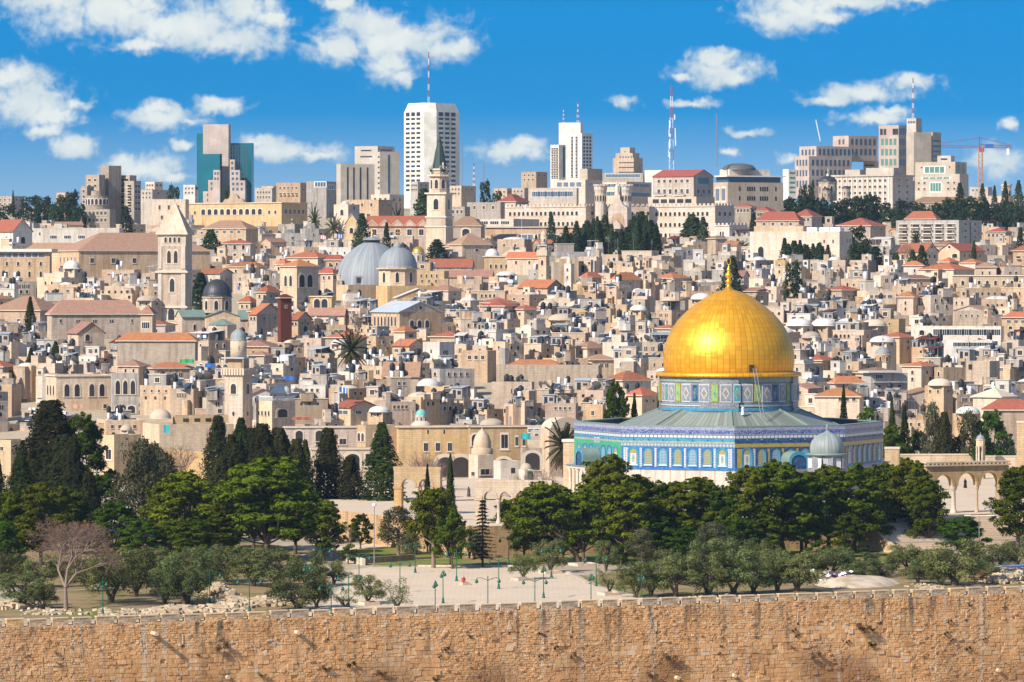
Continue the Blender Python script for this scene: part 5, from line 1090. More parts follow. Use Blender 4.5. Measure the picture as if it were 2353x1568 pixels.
    # courthouse with shallow dome
    b = bld('big cream courthouse with blue glass top band and a shallow grey dome', 1642, 1672, 1804, 419, 1850, 470, 62, 'limestone_pale', name='courthouse', cat='building', wins=[('L', 2, 447, 8, 32, 'wide:b')] + [('R', n, rw, 3.5, 10, 'hole', u0, u1) for rw in (434, 456) for n, u0, u1 in ((1, .18, .25), (4, .34, .5), (4, .57, .73), (1, .83, .9))])
    gl = MB(); gl.box(-b.wl + .8, .8, b.H, -.8, b.wr - .8, b.H + 2.2, 0); gl.box(-b.wl - .8, -.8, b.H + 2.2, .8, b.wr + .8, b.H + 2.7, 1); gl.build('glass_storey', [M['glass_blue'], M['trim_white']], b.root)
    q = MB(); q.box(-b.wl + 1.5, 2, b.H + 2.7, -2, b.wr * .8, b.H + 5.2, 0); q.build('roof_block', [M['limestone_pale']], b.root)
    q = MB(); q.lathe([(6.7, b.H + 5), (6.7, b.H + 5.8), (6.4, b.H + 5.9)] + [(6.3 * math.cos(i * .2), b.H + 5.9 + 1.8 * math.sin(i * .2)) for i in range(8)] + [(0, b.H + 7.7)], 40, 0); q.build('dome', [M['dish_grey']], b.root, (-b.wl * .5, b.wr * .33, 0))
    # pink hotel
    r = group_root('sprawling pinkish stepped hotel with tall paired windows and a square opening', 'hotel', 'building', 1930, 430, 2050, (1829, 2086, 287, 440))
    W2 = lambda x0, n, rows, u0=.04, u1=.97: [('R', n, rw, 5.4, 14, 'hole:b', u0, u1) for rw in rows]
    bld('', 1829, 1859, 1962, 359, 2045, parent=r, phi=55, mat='tower_pink', pname='low_wing', base=455, wins=[('L', 4, rw, 3.5, 14, 'hole:b') for rw in (374, 398, 422)] + W2(0, 9, (374, 397, 420)))
    bld('', 1840, 1876, 1962, 336, 2062, parent=r, phi=55, mat='tower_pink', pname='middle_wing', base=380, wins=[('L', 4, 350, 4, 13, 'hole:b')] + W2(0, 8, (349,)))
    bld('', 1917, 1950, 2020, 312, 2075, parent=r, phi=55, mat='tower_pink', pname='bridge_wing', base=370, wins=[('L', 2, 326, 4, 12, 'hole:b', .3, .8)] + W2(0, 6, (326, 349)))
    bld('', 2021, 2065, 2086, 288, 2040, parent=r, phi=28, mat='tower_pink', pname='end_tower', base=455, wins=[('L', 2, 303, 6, 14, 'hole', .05, .4), ('L', 2, 303, 6, 14, 'hole', .7, .98)] + [('L', 4, rw, 6, 15, 'hole:g') for rw in (326, 350, 373)] + [('R', 4, rw, 2.8, 15, 'hole:b') for rw in (302, 326, 350, 373)])
    bld('', 1985, 2010, 2021, 371, 2090, parent=r, phi=30, mat='tower_beige', pname='rear_block', base=420, wins=[('L', 1, 380 + 9 * i, 20, 3, 'hole') for i in range(3)])
    # beige hotel tower
    r = group_root('tallest beige hotel tower behind the pink hotel, with broad balconies at right', 'hotel_tower', 'tower', 2120, 430, 2110, (2067, 2166, 272, 372))
    bld('', 2085, 2105, 2120, 272, 2125, parent=r, phi=40, mat='tower_beige', wins=[('L', 5, 281, 2, 5, 'hole', .1, .95)]); bld('', 2067, 2090, 2107, 305, 2118, parent=r, phi=35, mat='tower_beige', pname='shaft')
    bld('', 2085, 2100, 2142, 304, 2105, parent=r, phi=65, mat='tower_beige', pname='shaft'); bld('', 2107, 2143, 2166, 304, 2112, parent=r, phi=32, mat='tower_beige', pname='balcony_wing', wins=[('L', 1, 316 + 10.5 * i, 22, 5, 'hole:b') for i in range(7)] + [('R', 1, 324 + 12 * i, 20, 5, 'hole:b') for i in range(5)])
    r = group_root('stepped cream apartments with turquoise glass panels below the beige tower', 'apartment_block', 'building', 2160, 440, 2020, (2107, 2227, 357, 445))
    bld('', 2155, 2185, 2196, 358, 2035, parent=r, phi=25, mat='tower_beige', wins=[('L', 1, 366, 14, 4, 'hole')])
    bld('', 2107, 2195, 2227, 372, 2028, parent=r, phi=28, mat='tower_beige', pname='upper_block', wins=[('L', 1, 390, 44, 16, 'wide:g', .25, .72), ('L', 1, 384, 4, 4, 'rect', .12, .2), ('L', 1, 384, 4, 4, 'rect', .82, .9), ('R', 2, 392, 5, 30, 'hole:g')])
    bld('', 2107, 2205, 2230, 400, 2010, parent=r, phi=28, mat='tower_beige', pname='lower_block', wins=[('L', 1, 430, 24, 22, 'wide:g', .33, .6), ('L', 1, 409, 60, 4, 'wide:g', .2, .75)] + [('L', 2, rw, 5, 5, 'rect', .02, .28) for rw in (420, 434)] + [('L', 2, rw, 5, 5, 'rect', .68, .95) for rw in (420, 434)])
    # pale ribbed hotel
    b = bld('pale hotel with pinkish window ribs standing before the pink hotel', 1919, 2051, 2106, 404, 1950, 470, 32, 'limestone_rose', name='hotel', cat='building', wins=[('L', 10, rw, 5.5, 6, 'rect') for rw in (415, 429, 443, 457)] + [('R', 2, rw, 4, 4, 'hole', .12, .9) for rw in (413, 427, 441, 456)])
    q = MB(); q.box(-b.wl - .6, -.6, b.H - .2, .6, b.wr + .6, b.H + .5, 0); q.box(-b.wl * .5, 3, b.H + .5, -1, 10, b.H + 3.4, 1); q.box(-b.wl * .85, 3, b.H + .5, -b.wl * .6, 10, b.H + 2.8, 1); q.build('roof_blocks', [M['tower_beige'], M['tower_beige']], b.root)
    for i in range(11): q = MB(); q.box(-.25, -.25, b.H - 13, .25, 0, b.H - .5, 0); put('rib', q.mesh('rib', [M['tower_white']]), b.root, (-b.wl + b.wl * (.06 + .088 * i), 0, 0))
    # cathedral
    Y = 1880; r = group_root('small cathedral with a dark ribbed dome, lower domed turret and cross', 'cathedral', 'church', 1902, 440, Y, (1880, 1955, 383, 455)); k = mpp(Y)
    for cx, rr, t_, b_, nm in ((1902, 21, 421, 462, 'main_drum'), (1944, 10, 437, 462, 'turret_drum'), (1899, 10, 441, 465, 'turret_drum')):
        yy = Y - (6 if cx == 1899 else 0)
        def f(m, k, rr=rr, h=(b_ - t_)): m.lathe([(rr * k, -h * k), (rr * k, 0), (rr * k * 1.06, .1), (rr * k * 1.06, .5)], 8, 0, smooth=False)
        d = wpart(r, nm, f, [M['limestone_pale']], cx, t_, yy)
        q = MB(); q.lathe([(rr * k * 1.03, .5)] + dome_prof(rr * k * .98, rr * k * .62, .6), 24, 0); q.lathe([(rr * k * .16, rr * k * .6), (rr * k * .16, rr * k * .95), (0, rr * k * 1.05)], 8, 1); q.box(-.1, -.1, rr * k, .1, .1, rr * k + 2.2, 1); q.box(-.5, -.1, rr * k + 1.3, .5, .1, rr * k + 1.5, 1)
        put('dome', q.mesh('dome', [M['lead_dark'], M['trim_stone']]), d)
        for i in range(8): a = R(22.5 + 45 * i); put('window', win_of('arch'), d, (rr * k * .93 * math.cos(a), rr * k * .93 * math.sin(a), -rr * k * .7), a + R(90), (rr * k * .3, 1, rr * k * .8))
    # far right and left odds
    B = bld
    B('narrow pale flats with dark balcony strips right of the courthouse', 1800, 1812, 1830, 389, 1960, 449, 60, 'tower_white', name='apartment_block', cat='building', wins=[('R', 1, 398 + 11 * i, 13, 4, 'hole:g') for i in range(5)])
    B('long low school with faded red roofs on the hill below the crane', 2095, 2262, 2270, 466, 1900, 482, 8, 'limestone_pale', 'hip', 'tile_brown', 452, [('L', 12, 474, 4, 8, 'rect')], 'school', 'building')
    b = B('low white stone range with a round battlemented turret at far right', 2266, 2350, 2356, 450, 1950, 470, 6, 'limestone_pale', name='stone_range', cat='building')
    q = MB(); q.lathe([(11 * b.k, 0), (11 * b.k, 34 * b.k), (13 * b.k, 37 * b.k), (13 * b.k, 40 * b.k), (10 * b.k, 40 * b.k)], 14, 0, smooth=False); tq = q.build('turret', [M['limestone_pale']], b.root, local(b, 2313, 464))
    for i in range(14): a = 2 * math.pi * i / 14; put('window', win_of('arch'), tq, (11 * b.k * math.cos(a), 11 * b.k * math.sin(a), 20 * b.k), a + R(90), (.7, 1, 2.6))
    B('small pale flats behind the crane mast', 2230, 2270, 2283, 430, 2080, 445, 25, 'limestone_grey', name='apartment_block', cat='building', wins=[('L', 4, 437, 4, 4, 'rect')])
    for a in [('grey hillside flats at the far left edge', -10, 30, 52, 451, 1980, 'limestone_grey'), ('pinkish hillside house left of the stepped apartments', 128, 150, 172, 443, 1950, 'limestone_pink'), ('low hillside houses left of the dark trees', 75, 110, 128, 470, 1900, 'limestone_grey'), ('flat-topped cream flats behind the pale bell tower spire', 322, 350, 392, 436, 1850, 'limestone_grey'), ('small square rooftop flats right of the stepped apartments', 333, 355, 372, 418, 1980, 'limestone_cream'), ('white flats left of the teal tower', 420, 448, 455, 425, 2100, 'plaster_white'), ('tan stepped flats left of the white balcony tower', 1198, 1232, 1258, 395, 2000, 'limestone_tan'), ('low pale flats below the tan stepped flats', 1176, 1205, 1262, 432, 1900, 'limestone_grey'), ('brown flats right of the clock tower', 1034, 1060, 1093, 427, 1830, 'limestone_tan'), ('grey block with roof huts left of the clock tower', 943, 960, 985, 418, 1950, 'concrete_grey'), ('low white flats on the skyline right of the clock tower', 1135, 1165, 1180, 433, 2000, 'limestone_pale'), ('small tan flats left of the brown apartment block', 600, 628, 640, 428, 2150, 'limestone_tan')]:
        B(a[0], a[1], a[2], a[3], a[4], a[5], a[4] + 25, 30, a[6], name='apartment_block', cat='building', wins=[('L', 3, a[4] + 8, 4, 5, 'rect'), ('R', 2, a[4] + 8, 4, 5, 'rect'), ('L', 3, a[4] + 18, 4, 5, 'rect')])
    # stepped grey apartments at left
    r = group_root('stepped grey stone apartments with rounded bay and roof terraces at left', 'apartment_block', 'building', 252, 500, 1780, (183, 322, 380, 518))
    bld('', 228, 250, 277, 381, 1792, parent=r, phi=52, mat='limestone_grey'); bld('', 195, 228, 240, 402, 1788, parent=r, phi=30, mat='limestone_grey', pname='step_block', wins=[('L', 2, 414, 7, 6, 'rect'), ('L', 2, 427, 7, 6, 'rect'), ('L', 2, 440, 7, 6, 'rect')])
    bld('', 184, 200, 214, 428, 1782, parent=r, phi=35, mat='limestone_grey', pname='step_block', wins=[('L', 1, 440 + 12 * i, 6, 7, 'rect') for i in range(4)]); bld('', 272, 298, 312, 403, 1796, parent=r, phi=35, mat='limestone_grey', pname='rear_block', wins=[('L', 2, 414 + 13 * i, 8, 7, 'bay') for i in range(6)])
    bld('', 285, 308, 322, 416, 1790, parent=r, phi=35, mat='limestone_grey', pname='rear_block', wins=[('L', 1, 428 + 13 * i, 8, 7, 'bay') for i in range(5)] + [('R', 2, 428 + 13 * i, 5, 7, 'rect') for i in range(5)]); bld('', 186, 252, 262, 481, 1772, parent=r, phi=12, mat='limestone_grey', pname='front_block', wins=[('L', 6, 490, 6, 9, 'rect'), ('L', 6, 506, 6, 9, 'rect')])
    def bay(m, k): m.lathe([(27 * k, -60 * k), (27 * k, 0), (24 * k, 0), (24 * k, 6 * k), (15 * k, 6 * k), (15 * k, 17 * k), (0, 17 * k)], 24, 0, smooth=False)
    d = wpart(r, 'rounded_bay', bay, [M['limestone_grey']], 224, 456, 1782)
    for i in range(7): a = R(-150 + 20 * i); put('window', win_of('arch'), d, (27 * mpp(1782) * math.cos(a), 27 * mpp(1782) * math.sin(a), -8 * mpp(1782)), a + R(90), (1.2, 1, 2.4))
    # tower crane
    Y = 2150; k = mpp(Y); o = thing('tower_crane', 'red and white tower crane with a long jib at far right', 'crane', P(2253, 446, Y))
    m = MB(); H = (446 - 340) * k; w = 0.9
    for sx, sy in ((-1, -1), (1, -1), (1, 1), (-1, 1)): m.tube((sx * w, sy * w, 0), (sx * w, sy * w, H), 0.22, None, 4)
    for i in range(16): z0, z1 = H * i / 16, H * (i + 1) / 16; s_ = 1 if i % 2 else -1; m.tube((-w * s_, -w, z0), (w * s_, -w, z1), .16, None, 4); m.tube((-w, w * s_, z0), (-w, -w * s_, z1), .16, None, 4)
    m.build('mast', [M['orange_paint']], o)
    def lat(m, p, q, w, n, mi=0, r=.13):
        p, q = Vector(p), Vector(q); up = Vector((0, 0, w))
        m.tube(p, q, r, None, 4, mi); m.tube(p + up, q + up * .6, r, None, 4, mi)
        for i in range(n): a = p.lerp(q, i / n); b_ = p.lerp(q, (i + .5) / n); c = p.lerp(q, (i + 1) / n); m.tube(a, b_ + up * .9, r * .7, None, 4, mi); m.tube(b_ + up * .9, c, r * .7, None, 4, mi)
    m = MB(); lat(m, (-161 * k, -6, H), (0, 0, H), 1.3, 30, 0, .09); m.build('jib', [M['red_paint']], o); m = MB(); lat(m, (0, 0, H), (75 * k, 4, H), 1.6, 14); m.box(62 * k, 2, H - 3.2, 67 * k, 4.5, H - .2, 1); m.build('counter_jib', [M['red_paint'], M['metal_white']], o)
    m = MB(); lat(m, (-.5, 0, H), (-.5, 0, H + 24 * k), 1.0, 6); m.tube((0, 0, H + 23 * k), (-95 * k, -4, H + 2), .1, None, 4); m.tube((0, 0, H + 23 * k), (70 * k, 4, H + 1.5), .1, None, 4); m.box(-1, -1, H - 1.8, 1.6, 1, H + .2, 0); m.build('tower_head', [M['red_paint']], o); m = MB(); m.box(2.2, -1, H + .3, 6, 1.0, H + 1.7, 0); m.build('machine_box', [M['blue_cloth']], o)
    o = thing('luffing_crane', 'pale slanting crane boom behind the pink hotel roof', 'crane', P(1885, 326, 2130)); m = MB(); lat(m, (0, 0, 0), (-10 * k, 0, 48 * k), .8, 12, 0, .16); m.build('boom', [M['metal_white']], o)
make_skyline()
# ---- domes and towers of the old town
def finial_cross(m, k, h, mi=0):
    m.lathe([(0.28, 0), (0.12, 0.5), (0.3, 0.8), (0.08, 1.1), (0.06, 1.6)], 8, mi); m.box(-.07, -.07, 1.5, .07, .07, h, mi); m.box(-h * .16, -.06, h * .72, h * .16, .06, h * .78, mi)
def add_dome(root, px, row, Y, r_px, h_px, mat, name='dome', drum=None, drum_mat='limestone_cream', seg=8, nwin=8, lip=1.06, neck=0.0):
    """a dome whose springing is seen at (px, row); drum = rows of drum height below it"""
    k = mpp(Y); r = r_px * k; host = root
    if drum:
        d = MB(); R_ = r * 1.03; d.lathe([(R_, -drum * k), (R_, -0.3), (R_ * lip, -0.2), (R_ * lip, 0.1), (0, 0.1)], seg, 0, smooth=seg > 12, off=R(22.5)); host = d.build('drum', [M[drum_mat]], root, P(px, row, Y) - Vector(root.location))
        for i in range(nwin): a = 2 * math.pi * i / nwin + R(-90 + (360 / nwin) * .5 * (1 if seg > 12 else 0)); rr = R_ * (math.cos(math.pi / seg) if seg <= 12 else 1); put('window', win_of('arch'), host, (rr * math.cos(a), rr * math.sin(a), -drum * k * .5), a + R(90), (min(1.0, r * .28), 1, drum * k * .62))
        loc = (0, 0, 0)
    else: loc = P(px, row, Y) - Vector(root.location)
    m = MB(); pr = [(r, -neck), (r, 0)] + dome_prof(r, h_px * k, 0.05, 12)[1:]; m.lathe(pr, 48, 0)
    return put(name, m.mesh(name, [M[mat]]), host, loc)
def make_town():
    B = bld
    # pale pointed bell tower
    Y = 1150; k = mpp(Y)
    b = B('tall pale stone bell tower with a pyramid spire and twin arched belfry openings', 362, 427, 437, 540, Y, 746, 9, 'marble_white', 'none', depth=7, wins=[('L', 4, 551, 6, 13, 'arch:o', .2, .84), ('L', 2, 590, 9.5, 30, 'arch:o', .28, .76), ('L', 1, 655, 12, 32, 'arch', .36, .66), ('L', 1, 722, 16, 28, 'arch', .3, .66)], name='bell_tower', cat='tower', base=760)
    b.wr = min(b.wr, 8.0); wl, wr, H = b.wl, b.wr, b.H
    for rw, t_, nm in ((624, .55, 'cornice'), (705, .45, 'cornice'), (537, .5, 'eaves')):
        z = (HZ - rw) * k - b.zb; m = MB(); m.box(-wl - t_, -t_, z - .35, t_, wr + t_, z + .15, 0); put(nm, m.mesh(nm, [M['trim_stone']]), b.root)
    m = MB(); zt = (HZ - 462) * k - b.zb; m.add([(-wl - .6, -.6, H + .1), (.6, -.6, H + .1), (.6, wr + .6, H + .1), (-wl - .6, wr + .6, H + .1), (-wl / 2, wr / 2, zt)], [(0, 1, 4), (1, 2, 4), (2, 3, 4), (3, 0, 4)], 0); m.tube((-wl / 2, wr / 2, zt - .3), (-wl / 2, wr / 2, zt + 2), .1, .05, 5, 1); m.box(.2, wr * .45, H + 3.2, .9, wr * .6, H + 5, 1)
    put('spire', m.mesh('spire', [M['marble_white'], M['metal_grey']]), b.root)
    for z0, z1 in ((711, 628), (618, 566)):
        m = MB(); a, c = (HZ - z0) * k - b.zb, (HZ - z1) * k - b.zb; m.box(-wl * .985, -.25, a, -wl * .86, 0, c, 0); m.box(-wl * .16, -.25, a, -wl * .015, 0, c, 0)
        m.box(-wl * .86, -.05, a, -wl * .16, 0, c, 1)
        put('pilasters', m.mesh('pilasters', [M['marble_white'], M['limestone_tan']]), b.root)
    m = MB(); m.box(-wl - .3, -.3, 0, .6, wr + 3, (HZ - 740) * k - b.zb, 0); put('plinth', m.mesh('plinth', [M['limestone_pale']]), b.root)
    # church with black dome
    r = group_root('church with a black ribbed dome on a pale eight-sided drum', 'church', 'church', 498, 760, 1140, (400, 600, 641, 785))
    add_dome(r, 499, 683, 1150, 34, 41, 'lead_dark', drum=36, drum_mat='limestone_pale', seg=8, nwin=8)
    bld('', 400, 418, 472, 728, 1136, parent=r, phi=70, mat='limestone_cream', roof='gableL', rm='copper_green', rrow=714, pname='nave', wins=[('R', 1, 752, 6, 14, 'arch', .4, .65)])
    bld('', 470, 473, 550, 728, 1130, parent=r, phi=78, mat='limestone_cream', roof='gableR', rm='copper_green', rrow=714, pname='transept')
    bld('', 548, 550, 600, 727, 1142, parent=r, phi=80, mat='limestone_cream', roof='gableL', rm='copper_green', rrow=714, pname='nave', wins=[('R', 1, 745, 5, 13, 'arch', .3, .55)])
    k = mpp(1122)
    def apse(m, k): m.lathe([(34 * k, -40 * k), (34 * k, 0)], 8, 0, smooth=False, off=R(22.5)); m.lathe([(36 * k, 0), (0, 15 * k)], 8, 1, smooth=False, off=R(22.5))
    wpart(r, 'apse', apse, [M['limestone_cream'], M['copper_green']], 511, 747, 1128)
    # square belfry with orange roof
    b = B('square stone belfry with an orange hip roof and two arched openings', 641, 682, 730, 612, 1200, 710, 48, 'limestone_pale', 'hip', 'tile_orange', 596, [('R', 2, 645, 12, 30, 'arch:o', .05, .78), ('L', 2, 645, 7, 26, 'arch', .2, .8), ('R', 1, 690, 8, 8, 'round', .3, .6)], 'belfry', 'tower')
    B('church front with two carved pointed portals below the square belfry', 712, 762, 768, 680, 1185, 715, 10, 'limestone_honey', name='church_facade', cat='church', wins=[('L', 2, 699, 15, 26, 'arch', .15, .85)], cornice=.3)
    # twin grey domes
    r = group_root('great church with two joined blue-grey lead domes', 'domed_church', 'church', 900, 700, 1290, (768, 1010, 556, 694)); Y = 1310; k = mpp(Y)
    m = MB(); pr = [(87, 0), (86, 14), (83, 28), (77, 44), (69, 58), (58, 71), (45, 82), (33, 90), (24, 95), (20, 97)]; m.lathe([(a * k, z * k) for a, z in pr], 72, 0); m.lathe([(19 * k, 97 * k), (19 * k, 104 * k)], 24, 1)
    m.lathe([(24 * k, 103 * k), (0.4, 112 * k)], 24, 0); m.lathe([(.5, 111 * k), (.3, 113 * k), (.45, 115 * k), (.1, 118 * k), (.08, 128 * k)], 8, 2); rot = m.build('large_dome', [M['lead_dome'], M['glass_dark'], M['gold']], r, P(855, 655, Y) - Vector(r.location))
    q = MB(); q.box(-1, -.2, 0, 1, .8, 2.4, 0); q.box(-.6, -.25, .4, .6, 0, 2, 1); q.build('dormer', [M['lead_dome'], M['glass_dark']], rot, (-28 * k, -82 * k, 1 * k))
    Y2 = 1275
    d = add_dome(r, 914, 617, Y2, 45, 49, 'lead_dome', 'small_dome', drum=40, drum_mat='limestone_cream', seg=8, nwin=8, lip=1.16); q = MB(); finial_cross(q, 1, 5.2); q.lathe([(1.1, -.3), (1.3, .3), (.9, .9), (.2, 1.2)], 12, 1); q.build('cross', [M['gold'], M['lead_dome']], d, (0, 0, 49 * mpp(Y2)))
    bld('', 768, 800, 870, 655, 1285, parent=r, phi=60, mat='limestone_honey', pname='body'); bld('', 862, 890, 1000, 657, 1262, parent=r, phi=68, mat='limestone_honey', pname='body'); bld('', 905, 912, 1012, 684, 1235, parent=r, phi=75, mat='limestone_honey', roof='gableR', rm='roof_white', rrow=664, pname='chapel')
    add_dome(r, 818, 696, 1215, 21, 22, 'dome_plaster', 'chapel_dome', drum=22, drum_mat='limestone_cream', seg=16, nwin=8)
    r = group_root('small gilded onion dome on a white arcaded drum behind the twin grey domes', 'chapel', 'church', 961, 620, 1340, (944, 982, 566, 610)); add_dome(r, 961, 581, 1340, 14, 14, 'gold', drum=24, drum_mat='plaster_white', seg=12, nwin=8); bld('', 945, 962, 985, 604, 1338, parent=r, phi=40, mat='limestone_pale', pname='body')
    # grey gabled hall
    b = B('long hall with a grey sheet gable roof and a tan stone gable front', 850, 918, 1013, 717, 1120, 752, 55, 'limestone_tan', 'gableR', 'sheet_roof', 694, [('L', 7, 738, 4, 24, 'arch'), ('R', 3, 745, 9, 18, 'arch', .2, .75), ('R', 1, 708, 8, 8, 'round', .42, .58)], 'hall', 'building')
    # clock tower
    Y = 1560; k = mpp(Y); r = group_root('ornate cream clock tower with stacked arcaded stages and a dark green spire', 'clock_tower', 'tower', 1010, 560, Y, (984, 1036, 305, 560)); bl = Vector(r.location)
    def stage(nm, w, t_, b_, seg, mat='limestone_pale', win=None, cor=.5):
        c = P(1010, b_, Y + 5) - bl; m = MB(); Rr = w * k / 2 / math.cos(math.pi / seg); o = R(180 / seg) + R(-20)
        m.lathe([(Rr, 0), (Rr, (b_ - t_) * k - .5)], seg, 0, smooth=False, off=o); m.lathe([(Rr, (b_ - t_) * k - .7), (Rr + cor, (b_ - t_) * k - .5), (Rr + cor, (b_ - t_) * k), (0, (b_ - t_) * k)], seg, 1, smooth=False, off=o); ob = m.build(nm, [M[mat], M['trim_stone']], r, c)
        if win:
            for i in range(seg): a = R(-20) + 2 * math.pi * i / seg; rr = w * k / 2; put('window', win_of(win[0]), ob, (rr * math.cos(a), rr * math.sin(a), win[2] * k), a + R(90), (win[1] * k, 1, win[3] * k))
        return ob
    stage('base', 49, 519, 600, 4, win=('round', 5, 40, 5)); stage('lower_stage', 47, 497, 519, 4); stage('arcade_stage', 45, 443, 497, 4, win=('arch:t', 13, 28, 26), cor=.9); stage('upper_arcade_stage', 40, 402, 443, 8, 'limestone_pale', ('arch:t', 9, 20, 22), 1.0)
    cs = stage('clock_stage', 36, 388, 402, 8)
    c = MB(); c.M = Matrix.Rotation(R(90), 4, 'X'); c.lathe([(0, 0), (1.35, 0), (1.35, .3)], 24, 0); c.lathe([(0, .35), (1.05, .35), (1.05, .3)], 24, 1); c.M = None; c.box(-.06, -.45, 0, .06, -.36, 1.1, 2); c.box(0, -.45, -.06, .8, -.36, .06, 2)
    for a in (R(-65), R(-155)): put('clock_face', c.mesh('clock_face', [M['trim_white'], M['dark_green_spire'], M['trim_white']]), cs, (19.5 * k * math.cos(a), 19.5 * k * math.sin(a), 13 * k), a + R(90))
    for i in range(4): a = R(25 + 90 * i); q = MB(); q.lathe([(.35, 0), (.5, .5), (.2, 1.2), (.35, 1.6), (0, 2.2)], 8, 0); put('urn', q.mesh('urn', [M['trim_stone']]), cs, (20 * k * math.cos(a), 20 * k * math.sin(a), 14 * k))
    m = MB(); m.lathe([(17 * k, 0), (15.5 * k, 8 * k), (10 * k, 40 * k), (4.5 * k, 62 * k), (5.5 * k, 64 * k), (3 * k, 66 * k), (.15, 80 * k), (.05, 84 * k)], 8, 0, smooth=False, off=R(2.5)); m.build('spire', [M['dark_green_spire']], r, P(1010, 388, Y + 5) - bl)
    # orange-roofed convent church
    b = B('convent church with a weathered orange roof and a row of small wall gables', 840, 986, 992, 519, 1590, 552, 8, 'limestone_pink', 'gableR', 'tile_orange', 497, [('L', 5, 534, 11, 15, 'rect', .04, .97)], 'convent_church', 'church'); b.roof.data.materials[0] = M['tile_orange']
    for i in range(5):
        w = b.wl / 5; x = -b.wl + w * (i + .5); m = MB(); m.xz([(x - w * .42, b.H - .1), (x + w * .42, b.H - .1), (x, b.H + 1.7)], -.35, .5, 0); m.xz([(x - w * .47, b.H - .05), (x, b.H + 1.85), (x + w * .47, b.H - .05), (x + w * .47, b.H + .2), (x, b.H + 2.1), (x - w * .47, b.H + .2)], -.5, .6, 1); put('wall_gable', m.mesh('wall_gable', [M['limestone_pink'], M['trim_stone']]), b.root)
    B('small ochre pediment front at the left end of the orange-roofed convent', 793, 822, 828, 513, 1570, 550, 12, 'limestone_honey', 'gableL', 'trim_stone', 492, [('L', 1, 530, 9, 14, 'arch')], 'church_facade', 'church')
    B('brown-roofed convent wing right of the clock tower with a big dark arch', 1036, 1105, 1114, 519, 1600, 550, 10, 'limestone_pink', 'hip', 'tile_brown', 497, [('L', 1, 535, 18, 20, 'arch')], 'convent_wing', 'church')
    B('stone house with a pink pyramid roof above the ochre college', 1031, 1062, 1128, 562, 1440, 592, 62, 'limestone_tan', 'hip', 'tile_pink', 536, [('R', 1, 575, 8, 8, 'round', .4, .6), ('L', 1, 583, 16, 5, 'wide')])
    b = B('low wide rounded building with a glazed gallery band', 1115, 1335, 1342, 521, 1620, 552, 6, 'limestone_pink', name='gallery', cat='building', wins=[('L', 14, 545, 11, 13, 'wide:b')], cornice=.6); B('white-roofed modern block above the glazed rotunda gallery', 1092, 1180, 1240, 503, 1640, 520, 25, 'limestone_pale', name='modern_block', cat='building', wins=[('L', 3, 512, 20, 8, 'wide')], roofm='roof_white')
    b = B('pale ochre college front with a small central pediment', 1112, 1238, 1243, 588, 1420, 622, 6, 'limestone_honey', name='college', cat='building', wins=[('L', 9, 612, 5, 10, 'arch')], cornice=.4); m = MB(); xm = -b.wl * .5; m.xz([(xm - 3.2, b.H), (xm + 3.2, b.H), (xm, b.H + 2.2)], -.2, .8, 0); put('pediment', m.mesh('pediment', [M['trim_stone']]), b.root)
    r = group_root('white dome on a low drum beside the pale ochre college', 'domed_house', 'house', 1130, 600, 1445, (1112, 1148, 572, 590)); add_dome(r, 1130, 588, 1445, 17, 16, 'roof_white', drum=12, drum_mat='plaster_white', seg=16, nwin=6)
    B('long low building with a bright orange tiled roof right of the gilded onion dome', 984, 1084, 1090, 613, 1380, 625, 6, 'limestone_grey', 'gableR', 'tile_red', 596, [('L', 3, 618, 4, 4, 'round')]); B('long building with a pinkish tiled roof below the orange-tiled one', 1029, 1130, 1136, 636, 1330, 652, 6, 'limestone_tan', 'gableR', 'tile_pink', 622)
    # minarets
    def minaret(label, px, w, rows, Y, dome_mat, square=True, phi=25):
        top, dome_b, drum_b, canopy, gal_b, par_b, foot = rows; k = mpp(Y); r = group_root(label, 'minaret', 'tower', px, foot, Y, (px - w / 2, px + w / 2, top, foot)); h = w * k / 2
        def blk(nm, wid, t_, b_, seg, mat, extra=None):
            m = MB(); Rr = wid * k / 2 / math.cos(math.pi / seg); m.lathe([(0, -(b_ - t_) * k), (Rr, -(b_ - t_) * k), (Rr, 0), (0, 0)], seg, 0, smooth=seg > 8, off=R(180 / seg - 90 - phi)); o = m.build(nm, [M[mat]], r, P(px, t_, Y) - Vector(r.location)); return o
        s = blk('shaft', w * .94, par_b, foot, 4, 'limestone_pale')
        for a in (R(-90 - phi), R(-phi)):
            for zz, ww, hh, st in ((-.25, .34, .2, 'arch'), (-.72, .16, .1, 'round')): H = (foot - par_b) * k; put('window', win_of(st), s, (h * .94 * math.cos(a), h * .94 * math.sin(a), zz * H), a + R(90), (ww * h * 2 * .9, 1, hh * H))
        bp = blk('balcony', w * 1.12, gal_b, par_b, 4, 'limestone_pale'); 
        m = MB(); 
        for i in range(9):
            for sd_ in range(4): a = R(90 * sd_ - phi); m.M = Matrix.Rotation(a, 4, 'Z'); m.box(-h * 1.12 + i * h * .28 - .12, -h * 1.2, -(par_b - gal_b) * k, -h * 1.12 + i * h * .28 + .12, -h * 1.1, -(par_b - gal_b) * k * .1, 0)
        put('brackets', m.mesh('brackets', [M['trim_stone']]), bp)
        g = blk('gallery', w * .72, canopy, gal_b, 4, 'limestone_tan')
        for sx in (-1, 1):
            for sy in (-1, 1): q = MB(); q.tube((sx * h * 1.05, sy * h * 1.05, -(gal_b - canopy) * k), (sx * h * 1.05, sy * h * 1.05, 0), .09); q.M = None; put('post', q.mesh('post', [M['trim_stone']]), g, (0, 0, 0), -R(phi))
        m = MB(); m.M = Matrix.Rotation(-R(phi), 4, 'Z'); m.box(-h * 1.18, -h * 1.18, 0, h * 1.18, h * 1.18, .25, 0); put('canopy', m.mesh('canopy', [M['sheet_roof']]), g)
